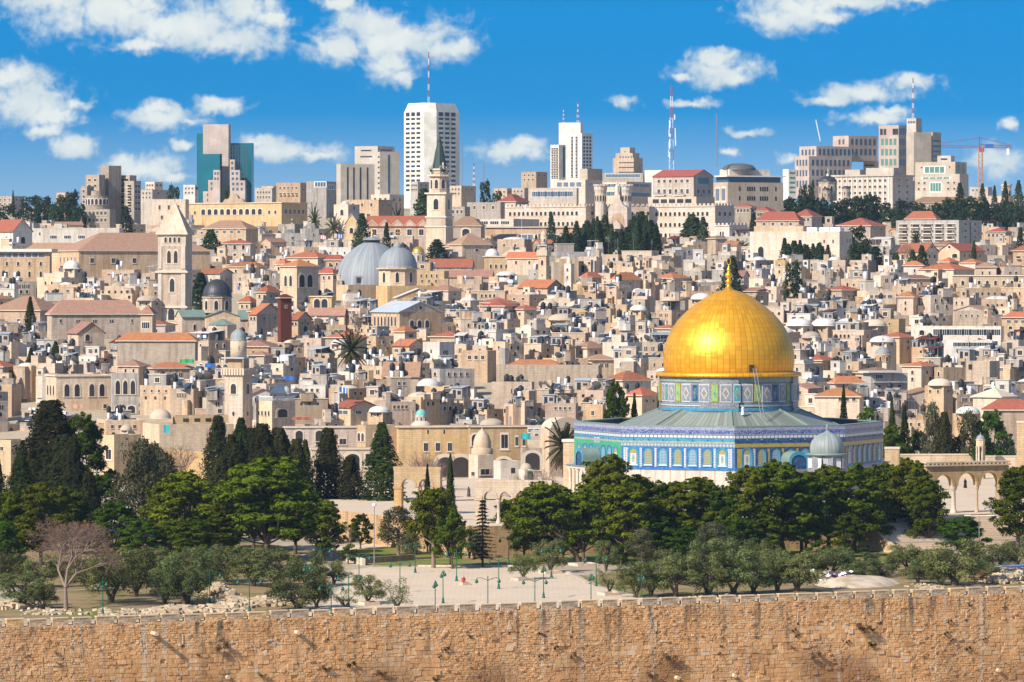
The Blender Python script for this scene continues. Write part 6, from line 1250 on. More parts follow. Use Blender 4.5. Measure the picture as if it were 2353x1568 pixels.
        d = blk('lantern', w * .72, dome_b, canopy, 10, 'limestone_pale')
        m = MB(); rr = w * .36 * k; m.lathe([(rr * 1.05, -.2), (rr * 1.05, 0), (rr, .1), (rr * 1.02, (dome_b - top) * k * .3), (rr * .85, (dome_b - top) * k * .6), (rr * .4, (dome_b - top) * k * .85), (.1, (dome_b - top) * k), (.05, (dome_b - top) * k + 1)], 24, 0); put('dome', m.mesh('dome', [M[dome_mat]]), d)
        for i in range(5): a = R(-90 + 72 * i); put('window', win_of('hole'), d, (w * .35 * k * math.cos(a), w * .35 * k * math.sin(a), -.45 * (canopy - dome_b) * k), a + R(90), (.5, 1, .9))
    minaret('tall square stone minaret with a railed gallery and ribbed grey cap at left', 548, 50, (754, 781, 822, 824, 846, 862, 985), 948, 'lead_green'); minaret('slim pale minaret with a bulbous top among distant roofs', 1250, 21, (531, 543, 562, 565, 574, 588, 650), 1340, 'limestone_pale')
    b = B('small white square belfry with a domed cap left of the red hip roofs', 1296, 1312, 1320, 606, 1330, 672, 30, 'plaster_white', name='belfry', cat='tower', wins=[('L', 1, 620, 4, 8, 'arch:o'), ('L', 1, 638, 3, 8, 'rect')]); m = MB(); m.lathe(dome_prof(min(b.wl, b.wr) * .4, 1.8), 16, 0); put('dome', m.mesh('dome', [M['plaster_white']]), b.root, (-b.wl / 2, b.wr / 2, b.H))
    # battlemented palace
    Y = 1720; r = group_root('long pinkish-white palace with battlements, arched windows and twin round turrets', 'palace', 'palace', 1420, 560, Y, (1152, 1720, 415, 545)); k = mpp(Y)
    ws = lambda rows, n: [('L', n, rw, 6, 10, 'arch') for rw in rows]
    def crown(b, step=1.9):
        m = MB(); x = -b.wl
        while x < -.9: m.box(x, -.25, b.H - .1, x + step * .55, .1, b.H + .7, 0); x += step
        m.box(-b.wl - .2, -.3, b.H - .5, .2, 0, b.H - .1, 0); y = 0.4
        while y < b.wr - .8: m.box(-.05, y, b.H - .1, .25, y + step * .55, b.H + .7, 0); y += step
        put('battlements', m.mesh('battlements', [M['limestone_rose']]), b.walls)
    b1 = bld('', 1152, 1346, 1410, 473, Y - 5, parent=r, phi=38, mat='limestone_rose', pname='left_wing', par=.2, wins=ws((490, 514), 16) + [('R', 3, 490, 6, 10, 'rect', .1, .9), ('R', 3, 514, 6, 10, 'rect', .1, .9)]); crown(b1)
    b2 = bld('', 1400, 1402, 1500, 473, Y + 6, parent=r, phi=80, mat='limestone_rose', pname='centre_wing', wins=[('R', 4, 491, 6, 10, 'rect', .45, .95)]); crown(b2)
    b3 = bld('', 1495, 1643, 1690, 472, Y - 12, parent=r, phi=38, mat='limestone_rose', pname='right_wing', par=.2, wins=ws((491, 516, 540), 12) + [('R', 3, rw, 6, 10, 'arch', .1, .9) for rw in (491, 516)]); crown(b3)
    b4 = bld('', 1643, 1676, 1720, 517, Y - 30, parent=r, phi=45, mat='limestone_rose', pname='corner_block', wins=[('L', 1, 538, 10, 14, 'twin'), ('L', 1, 560, 10, 12, 'twin'), ('R', 3, 540, 6, 11, 'rect')]); crown(b4)
    for cx in (1380, 1438):
        def tur(m, k): m.lathe([(13 * k, -12), (13 * k, 0), (15 * k, 1), (15 * k, 2.3), (12 * k, 2.3)], 12, 0, smooth=False); [m.box(14 * k * math.cos(i * .524) - .45, 14 * k * math.sin(i * .524) - .45, 2.3, 14 * k * math.cos(i * .524) + .45, 14 * k * math.sin(i * .524) + .45, 3.1, 0) for i in range(12)]
        t_ = wpart(r, 'turret', tur, [M['limestone_rose']], cx, 443, Y - 4)
        for i in range(12): a = R(-90 + 30 * i); put('window', win_of('arch:o'), t_, (12.6 * k * math.cos(a), 12.6 * k * math.sin(a), -2.0), a + R(90), (.75, 1, 2.3))
    def gate(m, k): m.xz([(-22 * k, -45 * k), (22 * k, -45 * k), (22 * k, 22 * k), (12 * k, 30 * k), (5 * k, 42 * k), (-5 * k, 42 * k), (-12 * k, 30 * k), (-22 * k, 22 * k)], -.5, 2, 0); m.xz([(x * 1, z - 45 * k) for x, z in arch_pts(30 * k, 55 * k, 18 * k)], -.6, -.4, 1); m.xz([(-9 * k, -45 * k), (9 * k, -45 * k), (9 * k, -15 * k), (0, -5 * k), (-9 * k, -15 * k)], -3, -.6, 0)
    wpart(r, 'gate', gate, [M['limestone_rose'], M['limestone_pink']], 1420, 500, Y - 10, -R(12))
    def statue(m, k): m.box(-1, -1, 0, 1, 1, 1.6, 0); m.lathe([(1.0, 1.6), (.9, 2.4), (.65, 3.6), (.8, 4.4), (.5, 5.2), (.2, 5.4), (.42, 5.7), (.42, 6.1), (.0, 6.5)], 12, 0); m.lathe([(.0, 4.6), (.3, 4.7), (.35, 5.2), (0, 5.6)], 8, 0, .55, -.4)
    wpart(r, 'statue', statue, [M['trim_stone']], 1418, 458, Y - 6)
    # left part of the town
    B('white chapel with a sharp gable front at the left edge', -25, 30, 70, 531, 1470, 560, 45, 'plaster_white', 'gableR', 'tile_red', 505, [('R', 1, 552, 9, 16, 'arch', .4, .62), ('L', 2, 545, 4, 4, 'round')], 'chapel', 'church')
    B('long stone convent under a large faded pink hip roof', 118, 181, 474, 576, 1330, 622, 66, 'limestone_tan', 'hip', 'tile_pink', 534, [('L', 5, 596, 3, 14, 'arch'), ('R', 3, 599, 8, 12, 'rect', .02, .5)], 'convent', 'building', base=640)
    B('low pink-roofed wing left of the long convent roof', 52, 183, 190, 577, 1345, 600, 8, 'limestone_cream', 'hip', 'tile_pink', 558, name='convent_wing', cat='building')
    b = B('tan hostel with rows of small arched windows and a white-roofed glazed top floor', -30, 114, 118, 579, 1290, 640, 5, 'limestone_tan', name='hostel', cat='building', wins=[('L', 8, 587, 12, 11, 'wide'), ('L', 4, 606, 6, 10, 'arch', .22, .95), ('L', 4, 630, 6, 14, 'arch', .22, .95)], roofm='roof_white'); m = MB(); m.box(-b.wl - .5, -1.2, b.H, .8, 8, b.H + .8, 0); put('canopy', m.mesh('canopy', [M['roof_white']]), b.root)
    B('long whitewashed terrace wall house above the pink convent roof', 96, 274, 282, 524, 1480, 552, 6, 'plaster_white', name='terrace_house', wins=[('L', 3, 545, 16, 8, 'wide', .05, .6)])
    B('cream school block with tall windows left of the ochre school front', 349, 426, 432, 458, 1700, 520, 8, 'limestone_cream', name='school', cat='building', wins=[('L', 3, 477, 5, 11, 'rect'), ('L', 2, 500, 5, 10, 'rect')])
    b = B('long ochre school front with a stepped central gable and paired arched windows', 404, 647, 702, 465, 1720, 512, 30, 'limestone_honey', name='school', cat='building', wins=[('L', 10, 486, 10, 14, 'arch', .2, .82), ('L', 2, 488, 5, 9, 'rect', .05, .18), ('L', 2, 488, 5, 9, 'rect', .85, .97), ('R', 5, 486, 5, 11, 'rect')], cornice=.4); kk = b.k; xm = -b.wl * .47; m = MB(); m.xz([(xm + a * kk, b.H + z * kk) for a, z in ((-30, 0), (30, 0), (24, 8), (14, 9), (10, 16), (-10, 16), (-14, 9), (-24, 8))], -.15, 1.2, 0); m.xz([(xm + a * kk, b.H + z * kk) for a, z in ((-10, 16), (10, 16), (5, 20), (-5, 20))], -.15, 1.0, 0); m.xz([(xm + x, b.H + z + .3) for x, z in arch_pts(1.3, 2.4)], -.25, 0, 1); put('gable', m.mesh('gable', [M['limestone_honey'], M['limestone_tan']]), b.root)
    r = group_root('square ochre house topped by a small white dome', 'domed_house', 'house', 792, 500, 1600, (766, 830, 459, 500)); b = bld('', 766, 800, 825, 470, 1600, parent=r, phi=38, mat='limestone_cream', wins=[('L', 1, 488, 8, 14, 'arch', .4, .75), ('R', 1, 478, 4, 7, 'arch')], pname='walls'); add_dome(r, 793, 470, 1605, 9, 8, 'roof_white')
    for a in [('plain cream block behind the domed ochre house', 793, 870, 900, 459, 1660, 'limestone_cream'), ('higher cream block below the beige slabs', 852, 895, 927, 447, 1720, 'limestone_cream'), ('pale house with two blue arched windows left of the clock tower', 942, 985, 990, 459, 1650, 'plaster_white'), ('grey house with sloping stair wall right of the clock tower', 1034, 1068, 1080, 475, 1640, 'limestone_grey'), ('long grey terrace building with dark colonnade right of the clock tower', 1073, 1150, 1160, 465, 1700, 'limestone_grey'), ('red-roofed villa on the skyline right of the clock tower', 1145, 1185, 1215, 463, 1750, 'limestone_pale')]:
        B(a[0], a[1], a[2], a[3], a[4], a[5], a[4] + 25, 25, a[6], 'hip' if 'red-roofed' in a[0] else 'flat', 'tile_red', a[4] - 17 if 'red-roofed' in a[0] else None, [('L', 3, a[4] + 12, 5, 9, 'arch' if 'arched' in a[0] else 'rect'), ('R', 2, a[4] + 12, 4, 7, 'rect')])
    B('wide pink hip-roofed house below the ochre school front', 463, 565, 590, 525, 1560, 540, 25, 'limestone_cream', 'hip', 'tile_pink', 506, [('L', 5, 533, 7, 8, 'wide')]); B('two-storey house with a red hip roof right of the cypress pair', 503, 575, 585, 560, 1440, 590, 12, 'limestone_pale', 'hip', 'tile_red', 552, [('L', 3, 568, 7, 11, 'arch'), ('L', 3, 587, 7, 10, 'arch')])
    B('long stone seminary under a broad pink hip roof', 103, 118, 322, 722, 1080, 763, 74, 'limestone_tan', 'hip', 'tile_pink', 690, [('R', 3, 738, 9, 8, 'twin', .2, .75), ('R', 1, 738, 5, 9, 'rect', .06, .14), ('R', 1, 738, 3, 8, 'rect', .85, .92)], 'seminary', 'building', base=780); B('lower pink-roofed annex at the right end of the seminary', 322, 350, 356, 722, 1085, 760, 10, 'limestone_honey', 'hip', 'tile_pink', 701, [('L', 1, 748, 18, 16, 'wide', .1, .8)], 'seminary_annex', 'building')
    B('pinkish house under a wide pink roof at the left edge', -30, 92, 143, 713, 1125, 745, 28, 'limestone_pink', 'hip', 'tile_pink', 681, [('L', 3, 738, 7, 10, 'rect', .5, .95), ('R', 1, 735, 6, 8, 'rect')]); B('stone house with a low gable front right of the seminary front', 150, 180, 237, 765, 1040, 785, 62, 'limestone_cream', 'gableR', 'tile_pink', 742, [('R', 1, 776, 10, 16, 'arch', .2, .5)])
    B('long low roof of bright orange tiles behind the white washing lines', 268, 448, 454, 783, 1030, 776, 6, 'limestone_grey', 'hip', 'tile_orange', 765)
    # red roofs round the square belfry
    for a in [('wide orange hip-roofed house above the square belfry', 655, 730, 765, 592, 1330, 578, 'hip', 'tile_orange'), ('white house with a red hip roof left of the large grey dome', 747, 785, 793, 597, 1320, 586, 'hip', 'tile_red'), ('small orange pyramid-roofed house left of the square belfry', 634, 655, 668, 607, 1290, 594, 'hip', 'tile_orange'), ('low dark red-roofed house right of the square belfry', 735, 765, 772, 628, 1260, 616, 'hip', 'tile_red'), ('small house with an orange roof left below the square belfry', 588, 615, 642, 671, 1175, 656, 'hip', 'tile_orange'), ('gabled house with a bright orange roof beside the dark red lift tower', 572, 590, 645, 722, 1110, 699, 'gableR', 'tile_orange'), ('red gabled roof right of the dark red lift tower', 668, 685, 714, 734, 1105, 718, 'gableR', 'tile_red'), ('orange-roofed house right of the black church dome', 548, 575, 590, 694, 1180, 680, 'hip', 'tile_orange'), ('long orange roof above the black church dome', 520, 590, 610, 613, 1330, 602, 'hip', 'tile_orange'), ('orange gabled house right of the black church dome', 570, 600, 645, 715, 1130, 702, 'hip', 'tile_orange')]:
        B(a[0], a[1], a[2], a[3], a[4], a[5], a[4] + 18, 35, trnd.choice(['limestone_cream', 'limestone_tan', 'limestone_pale']), a[7], a[8], a[6], [('L', 2, a[4] + 10, 5, 8, 'arch'), ('R', 2, a[4] + 10, 4, 7, 'rect')])
    b = B('dark red metal lift tower beside the square belfry', 637, 645, 670, 684, 1095, 742, 65, 'rust_red', 'hip', 'rust_red', 676, [('R', 1, 705, 5, 6, 'rect', .35, .65)], 'lift_tower', 'tower')
    for a in [('house with a gabled orange roof and round gable window below the slim minaret', 1190, 1258, 1296, 661, 1240, 644, 'gableR', 'tile_orange'), ('square house with a tan-orange hip roof right of the small white belfry', 1405, 1425, 1473, 643, 1260, 626, 'hip', 'tile_orange'), ('tan house with an orange roof beside the small white belfry', 1335, 1350, 1383, 637, 1290, 625, 'hip', 'tile_orange'), ('orange hip-roofed house in front of the slim minaret', 1165, 1238, 1240, 588 + 6, 1400, 579, 'hip', 'tile_orange'), ('long low tan house with a pinkish roof in front of the gilded onion dome', 985, 1030, 1060, 668, 1225, 655, 'hip', 'tile_pink')]:
        B(a[0], a[1], a[2], a[3], a[4], a[5], a[4] + 18, 45, 'limestone_tan', a[7], a[8], a[6], [('L', 2, a[4] + 9, 5, 8, 'arch'), ('R', 1, a[4] - 5 if a[7] == 'gableR' else a[4] + 9, 5, 5, 'round')])
    # right part
    b = B('large blank cream hall with tall blind arches and white roof boxes', 1727, 1929, 1964, 532, 1420, 600, 22, 'limestone_pale', name='hall', cat='building', wins=[('R', 2, 553, 3, 8, 'hole', .5, .98), ('L', 2, 555, 3, 8, 'hole', .78, .98), ('L', 1, 580, 14, 30, 'arch', .05, .2), ('L', 1, 575, 12, 34, 'arch', .55, .68)]); m = MB(); m.box(-b.wl, 4, b.H, -b.wl * .45, b.wr * .9, b.H + 1.7, 0); [m.box(-b.wl * q, 5, b.H, -b.wl * q + 3.2, 9, b.H + 1.3, 1) for q in (.42, .28, .16)]; put('roof_boxes', m.mesh('roof_boxes', [M['limestone_pale'], M['metal_white']]), b.root)
    b = B('long grey apartment block with laundry balconies and a row of white roof tanks', 2066, 2203, 2266, 506, 1560, 565, 32, 'concrete_grey', name='apartment_block', cat='building', wins=[('L', 5, 519 + 14 * i, 17, 9, 'bay', .02, .98) for i in range(4)] + [('L', 6, 517 + 14 * i, 4, 5, 'rect', .0, 1.0) for i in range(4)] + [('R', 2, 515 + 15 * i, 7, 6, 'rect') for i in range(4)] + [('R', 1, 535, 3, 50, 'hole', .45, .55)])
    for a in [('wide red hip-roofed house with solar panels left of the slope cypresses', 1740, 1835, 1850, 507, 1600, 486), ('small square house with a red pyramid roof above it', 1823, 1865, 1892, 497, 1640, 480), ('grey house with a spread red hip roof above the small palm trees', 1926, 2000, 2042, 518, 1560, 500), ('house with a pink pyramid roof behind the long apartment block', 2083, 2150, 2162, 503, 1640, 485), ('low red-roofed house right of the long apartment block', 2266, 2310, 2330, 533, 1590, 524), ('small red-roofed villa behind the palace right end', 1690, 1725, 1740, 476, 1740, 467), ('orange-roofed villa beside the palace right end', 1738, 1765, 1785, 485, 1720, 475)]:
        B(a[0], a[1], a[2], a[3], a[4], a[5], a[4] + 16, 25, 'limestone_grey', 'hip', 'tile_red', a[6], [('L', 4, a[4] + 8, 5, 8, 'rect'), ('R', 2, a[4] + 8, 4, 7, 'rect')])
    B('long cream house with a red gabled roof left of the twin-gable house', 2067, 2127, 2158, 578, 1440, 612, 48, 'limestone_pale', 'gableR', 'tile_red', 560, [('L', 1, 590, 6, 12, 'arch', .1, .3), ('R', 1, 568, 5, 5, 'round', .4, .6), ('R', 2, 590, 5, 9, 'rect')]); B('cream house with a lit gable front and a long dark red roof', 2161, 2205, 2270, 577, 1450, 606, 40, 'limestone_cream', 'gableL', 'tile_red', 560, [('L', 1, 568, 6, 6, 'round', .4, .62), ('L', 1, 588, 12, 10, 'arch', .6, .95), ('R', 4, 588, 4, 8, 'rect')])
    B('ochre villa with a wide orange hip roof and roof-mounted solar panels', 2115, 2191, 2246, 619, 1330, 642, 40, 'limestone_cream', 'hip', 'tile_orange', 604, [('L', 2, 624, 12, 6, 'wide')], 'villa'); B('small upper pavilion with a red hip roof above the ochre villa', 2159, 2182, 2206, 602, 1345, 592, 40, 'limestone_cream', 'hip', 'tile_orange', 592); B('cream house with a red roof and red balcony at the right edge', 2329, 2368, 2380, 576, 1400, 612, 15, 'limestone_cream', 'hip', 'tile_orange', 563, [('L', 2, 592, 8, 7, 'bay')]); B('long ochre terrace building with a line of white arched windows', 2191, 2368, 2380, 632, 1290, 664, 8, 'limestone_honey', name='terrace_house', wins=[('L', 8, 650, 7, 11, 'arch')], cornice=.3)
    B('low grey walled house with a teal roof edge at right', 2270, 2310, 2318, 587, 1400, 610, 15, 'limestone_grey', wins=[('L', 4, 600, 5, 6, 'rect')])
    B('glazed balcony house of three white-framed storeys at right', 2098, 2300, 2312, 750, 1090, 800, 14, 'limestone_pale', name='balcony_house', wins=[('L', 9, 764, 18, 15, 'wide', .25, .99), ('L', 1, 765, 12, 12, 'arch', .06, .18), ('L', 1, 790, 12, 12, 'arch', .06, .18), ('L', 4, 790, 26, 14, 'wide', .36, .98)]); B('white glazed verandah house with a red awning below the glazed balcony house', 2170, 2280, 2285, 782, 1060, 806, 8, 'plaster_white', name='verandah_house', wins=[('L', 7, 792, 14, 10, 'wide', .2, .98)])
    r = group_root('round drum house capped with a smooth blue-grey dome and cross', 'domed_chapel', 'church', 2029, 840, 1045, (2008, 2051, 797, 833)); d = add_dome(r, 2029, 815, 1045, 18.5, 16, 'lead_dome', drum=19, drum_mat='limestone_pink', seg=24, nwin=8); q = MB(); finial_cross(q, 1, 2.4); put('cross', q.mesh('cross', [M['metal_grey']]), d, (0, 0, 16 * mpp(1045)))
    b = B('grey concrete house of stacked ledges with a white canopy roof', 1987, 2001, 2088, 858, 985, 908, 72, 'concrete_grey', name='stacked_house', wins=[('R', 1, 866, 18, 10, 'wide', .1, .35), ('R', 3, 888, 8, 6, 'rect'), ('R', 3, 903, 7, 6, 'rect')], roofm='roof_white'); m = MB(); [m.box(0, .5, b.H * q, .9, b.wr - .5, b.H * q + .35, 0) for q in (.62, .8)]; m.box(-b.wl - .4, -1, b.H + .1, 1.2, b.wr * .8, b.H + .45, 1); put('ledges', m.mesh('ledges', [M['concrete_grey'], M['roof_white']]), b.root)
    B('tall blank stone block of rough courses with one small window at right', 2222, 2274, 2302, 830, 985, 890, 32, 'rough_wall', wins=[('L', 1, 844, 8, 12, 'hole', .1, .3)]); B('rough stone gable end with a lit white side left of the tall blank block', 2150, 2168, 2224, 845, 1000, 888, 62, 'rough_wall', wins=[('L', 1, 860, 4, 12, 'arch')])
    B('house with a long orange roof right of the octagon', 1873, 1975, 1990, 911, 935, 925, 12, 'limestone_pale', 'hip', 'tile_orange', 894, [('L', 3, 918, 8, 8, 'rect', .5, .95)]); B('house with a bright red tiled roof at the right edge', 2261, 2380, 2390, 942, 925, 952, 6, 'limestone_tan', 'hip', 'tile_red', 918); B('tan house with a low pointed stone roof at right', 2240, 2300, 2340, 912, 945, 936, 35, 'limestone_cream', 'hip', 'dome_plaster', 893)
    # rampart house and neighbours
    B('great blank rampart of rough stone below a red roof', 1140, 1375, 1385, 840, 1005, 898, 8, 'rough_wall', name='rampart', cat='wall'); B('red hip roof house sitting on the great rough rampart', 1162, 1290, 1298, 843, 1025, 850, 8, 'limestone_tan', 'hip', 'tile_orange', 827); B('square cream house with a red pyramid roof left of the octagon', 1389, 1431, 1497, 874, 985, 898, 55, 'limestone_cream', 'hip', 'tile_orange', 853, [('R', 1, 888, 5, 8, 'arch'), ('L', 1, 885, 3, 9, 'arch')]); B('low house with two orange gables left of the drum', 1441, 1475, 1513, 908, 950, 930, 40, 'limestone_cream', 'hip', 'tile_orange', 891, [('R', 2, 922, 5, 7, 'arch')])
    B('white-fronted house with ochre arched slits below the great rampart', 1130, 1222, 1228, 878, 965, 925, 12, 'limestone_cream', wins=[('L', 3, 898, 3, 12, 'arch', .4, .95)]); B('house of grey blocks with one square window right below the rampart', 1340, 1385, 1392, 930, 930, 965, 30, 'limestone_tan', wins=[('L', 1, 950, 7, 12, 'rect', .3, .7)])
    B('white modern cube house with a steel-framed roof terrace', 971, 1010, 1044, 786, 1050, 832, 40, 'plaster_white', wins=[('L', 1, 808, 3, 8, 'hole'), ('R', 1, 810, 12, 9, 'wide', .2, .6)], name='modern_house'); B('small stone house with an orange pyramid roof above the date palm', 904, 930, 957, 762, 1080, 790, 45, 'limestone_pale', 'hip', 'tile_orange', 748, [('R', 1, 772, 10, 8, 'rect')]); B('brown-edged flat house with three square windows left of the red-roofed rampart house', 1059, 1120, 1140, 806, 1045, 850, 22, 'limestone_cream', wins=[('L', 3, 822, 8, 10, 'rect', .2, .95)]); B('long low house under a faded pink tile roof right of the date palm', 878, 962, 968, 862, 1000, 870, 8, 'limestone_tan', 'gableR', 'tile_pink', 834)
    r = group_root('house with a wide whitewashed dome below the long pink tile roof', 'domed_house', 'house', 1000, 920, 980, (954, 1076, 870, 915)); bld('', 954, 1020, 1076, 889, 975, parent=r, phi=42, mat='limestone_cream', pname='walls', wins=[('R', 2, 893, 5, 13, 'rect')]); add_dome(r, 985, 888, 985, 27, 18, 'roof_white')
    r = group_root('small turquoise dome on a little arcaded lantern', 'domed_lantern', 'building', 968, 975, 935, (945, 992, 940, 976)); d = add_dome(r, 968, 955, 935, 13, 14, 'turquoise', drum=15, drum_mat='plaster_white', seg=8, nwin=8); wpart(r, 'stepped_base', lambda m, k: m.lathe([(26 * k, -1.2), (24 * k, -.3), (14 * k, .4), (0, .5)], 20, 0), [M['dome_plaster']], 968, 972, 935)
    r = group_root('balustraded house with a white dome and one big dark arch', 'domed_house', 'house', 630, 960, 950, (586, 676, 882, 955)); b = bld('', 586, 625, 676, 922, 945, parent=r, phi=48, mat='limestone_cream', pname='walls', wins=[('R', 1, 950, 22, 20, 'arch', .15, .75), ('L', 4, 950, 4, 12, 'arch')]); add_dome(r, 646, 905, 955, 24, 20, 'roof_white', drum=10, drum_mat='limestone_cream', seg=16, nwin=6); m = MB(); [m.box(0, .3 * i, b.H, .12, .3 * i + .12, b.H + .8, 0) for i in range(int(b.wr / .3))]; m.box(0, 0, b.H + .8, .15, b.wr, b.H + .95, 0); [m.box(-b.wl + .3 * i, 0, b.H, -b.wl + .3 * i + .12, .12, b.H + .8, 0) for i in range(int(b.wl / .3))]; m.box(-b.wl, 0.001, b.H + .8, -.001, .15, b.H + .949, 0); put('balustrade', m.mesh('balustrade', [M['trim_white']]), b.walls)
    b = B('long schoolhouse with tall pointed arched windows at left', 96, 129, 255, 862, 985, 968, 70, 'limestone_cream', name='schoolhouse', cat='building', wins=[('R', 2, 897, 12, 30, 'arch', .10, .46), ('R', 2, 897, 12, 30, 'arch', .54, .90), ('L', 3, 897, 4, 24, 'arch'), ('R', 1, 935, 7, 10, 'rect', .8, .92)], cornice=.25); B('grey plastered wing of the schoolhouse with three tall glazed arches', 253, 257, 318, 858, 980, 968, 80, 'concrete_grey', name='school_wing', cat='building', wins=[('R', 3, 890, 11, 33, 'arch'), ('R', 2, 941, 18, 18, 'arch', .05, .95)])
    # the buildings along the near side of the town
    r = group_root('yellow stone range with one round dome and a parapet of small openings', 'domed_range', 'building', 420, 1040, 925, (317, 534, 940, 1030)); b = bld('', 317, 366, 534, 976, 925, parent=r, phi=70, mat='limestone_honey', pname='walls'); bld('', 395, 402, 522, 955, 932, parent=r, phi=76, mat='limestone_honey', pname='upper_range', wins=[('R', 4, 966, 13, 8, 'hole', .1, .95)]); add_dome(r, 369, 962, 932, 25, 22, 'dome_plaster'); c = MB(); c.box(-.4, 0, -2.2, 0, 2, 0, 0) if False else None
    b = B('long stone gate house with small square windows and a dark arcade beneath', 908, 915, 1080, 979, 930, 1090, 80, 'limestone_honey', name='gate_house', cat='building', wins=[('R', 3, 1028, 10, 20, 'rect', .3, .8), ('R', 2, 993, 3, 9, 'hole', .3, .75), ('R', 2, 1075, 42, 52, 'arch:o', .55, .98)], cornice=.3, base=1110)
    b = B('stone palace front with a big traceried window right of the gate house', 1076, 1080, 1212, 978, 926, 1090, 80, 'limestone_honey', name='stone_palace', cat='building', wins=[('R', 1, 1011, 20, 28, 'arch', .0, .2), ('R', 1, 1015, 16, 34, 'rect', .5, .7), ('R', 2, 1015, 7, 22, 'rect', .75, 1.0), ('R', 2, 1075, 34, 44, 'arch:o', .1, .75)], cornice=.3, base=1110)
    b = B('shaded stone range with tall blind arches left of the gate house', 652, 656, 822, 980, 935, 1030, 80, 'limestone_pink', name='stone_range', cat='building', wins=[('R', 2, 1002, 18, 26, 'arch', .05, .6), ('R', 2, 1016, 16, 14, 'rect', .3, .95)], cornice=.25, base=1110); B('recessed portal block of carved stone beside the gate house', 818, 840, 912, 978, 929, 1034, 65, 'limestone_honey', name='stone_portal', cat='building', wins=[('R', 1, 1012, 18, 36, 'arch:o', .2, .6), ('L', 2, 1005, 7, 20, 'arch')], base=1110); B('lower stone arcade front with shallow arches before the shaded range', 710, 716, 866, 1030, 905, 1110, 80, 'limestone_honey', name='arcade_front', cat='building', wins=[('R', 2, 1062, 34, 40, 'arch', .1, .8), ('R', 1, 1058, 22, 30, 'rect', .8, .98)], cornice=.2, base=1125)
    B('stone house with a barred dark doorway behind the left trees', 232, 262, 320, 1000, 905, 1080, 50, 'limestone_honey', wins=[('L', 1, 1045, 14, 24, 'rect', .3, .8)], base=1125); B('pale stone house at the left edge above the trees', -20, 25, 82, 1012, 905, 1070, 40, 'limestone_honey', wins=[('L', 1, 1032, 8, 10, 'rect'), ('R', 1, 1035, 9, 14, 'rect')], base=1125); B('long honey stone wall range behind the left palms', 318, 500, 620, 1040, 902, 1110, 55, 'limestone_honey', name='stone_range', cat='building', wins=[('R', 1, 1030 + 30, 9, 10, 'rect')], base=1125)
    # fountain dome
    r = group_root('small stone fountain house with a carved pointed dome', 'fountain_house', 'building', 1110, 1100, 872, (1077, 1136, 985, 1095)); k = mpp(872)
    bld('', 1077, 1098, 1134, 1046, 872, parent=r, phi=62, mat='limestone_pale', pname='walls', base=1110, wins=[('R', 1, 1085, 20, 14, 'rect', .2, .7), ('L', 1, 1090, 8, 10, 'rect')])
    def fd(m, k): m.lathe([(25 * k, -14 * k), (25 * k, 0), (21 * k, .2), (21 * k, 4 * k), (20 * k, 18 * k), (16 * k, 30 * k), (8 * k, 40 * k), (2 * k, 45 * k), (.1, 47 * k), (.06, 53 * k)], 32, 0)
    wpart(r, 'dome', fd, [M['limestone_pale']], 1108, 1032, 877); B('low white stone house with a flat dome right of the carved fountain dome', 1134, 1150, 1196, 1060, 865, 1100, 70, 'marble_white', 'flat', wins=[('R', 1, 1082, 9, 12, 'hole', .5, .75)], base=1115)
    r = group_root('tiny white domed kiosk with a green door left of the octagon', 'domed_kiosk', 'building', 1210, 1110, 850, (1190, 1230, 1058, 1112)); bld('', 1192, 1205, 1228, 1080, 850, parent=r, phi=60, mat='marble_white', pname='walls', base=1115); add_dome(r, 1209, 1080, 855, 14, 15, 'dome_plaster'); wpart(r, 'door', lambda m, k: m.box(-.4, -.1, -1.1, .4, .2, .7, 0), [M['green_paint']], 1217, 1092, 848, R(30))
    B('sandstone portal with a deep pointed arch left of the octagon', 1196, 1200, 1245, 1030, 885, 1085, 80, 'limestone_tan', name='stone_portal', cat='building', wins=[('R', 1, 1060, 36, 42, 'arch:o', .1, .95)], base=1105); b = B('high stone hall with a curved vault gable left of the octagon', 1240, 1262, 1345, 985, 905, 1075, 65, 'limestone_tan', name='vaulted_hall', cat='building', base=1100); m = MB(); m.M = Matrix.Rotation(R(90), 4, 'Z'); w = b.wr; pts = [(w * .5 + w * .46 * math.cos(R(180 - 10 * i)), w * .3 * math.sin(R(10 * i))) for i in range(19)]; m.xz([(x, b.H - .2 + z) for x, z in pts], 0.0, b.wl, 0); m.M = None; put('vault', m.mesh('vault', [M['dome_plaster']]), b.root)
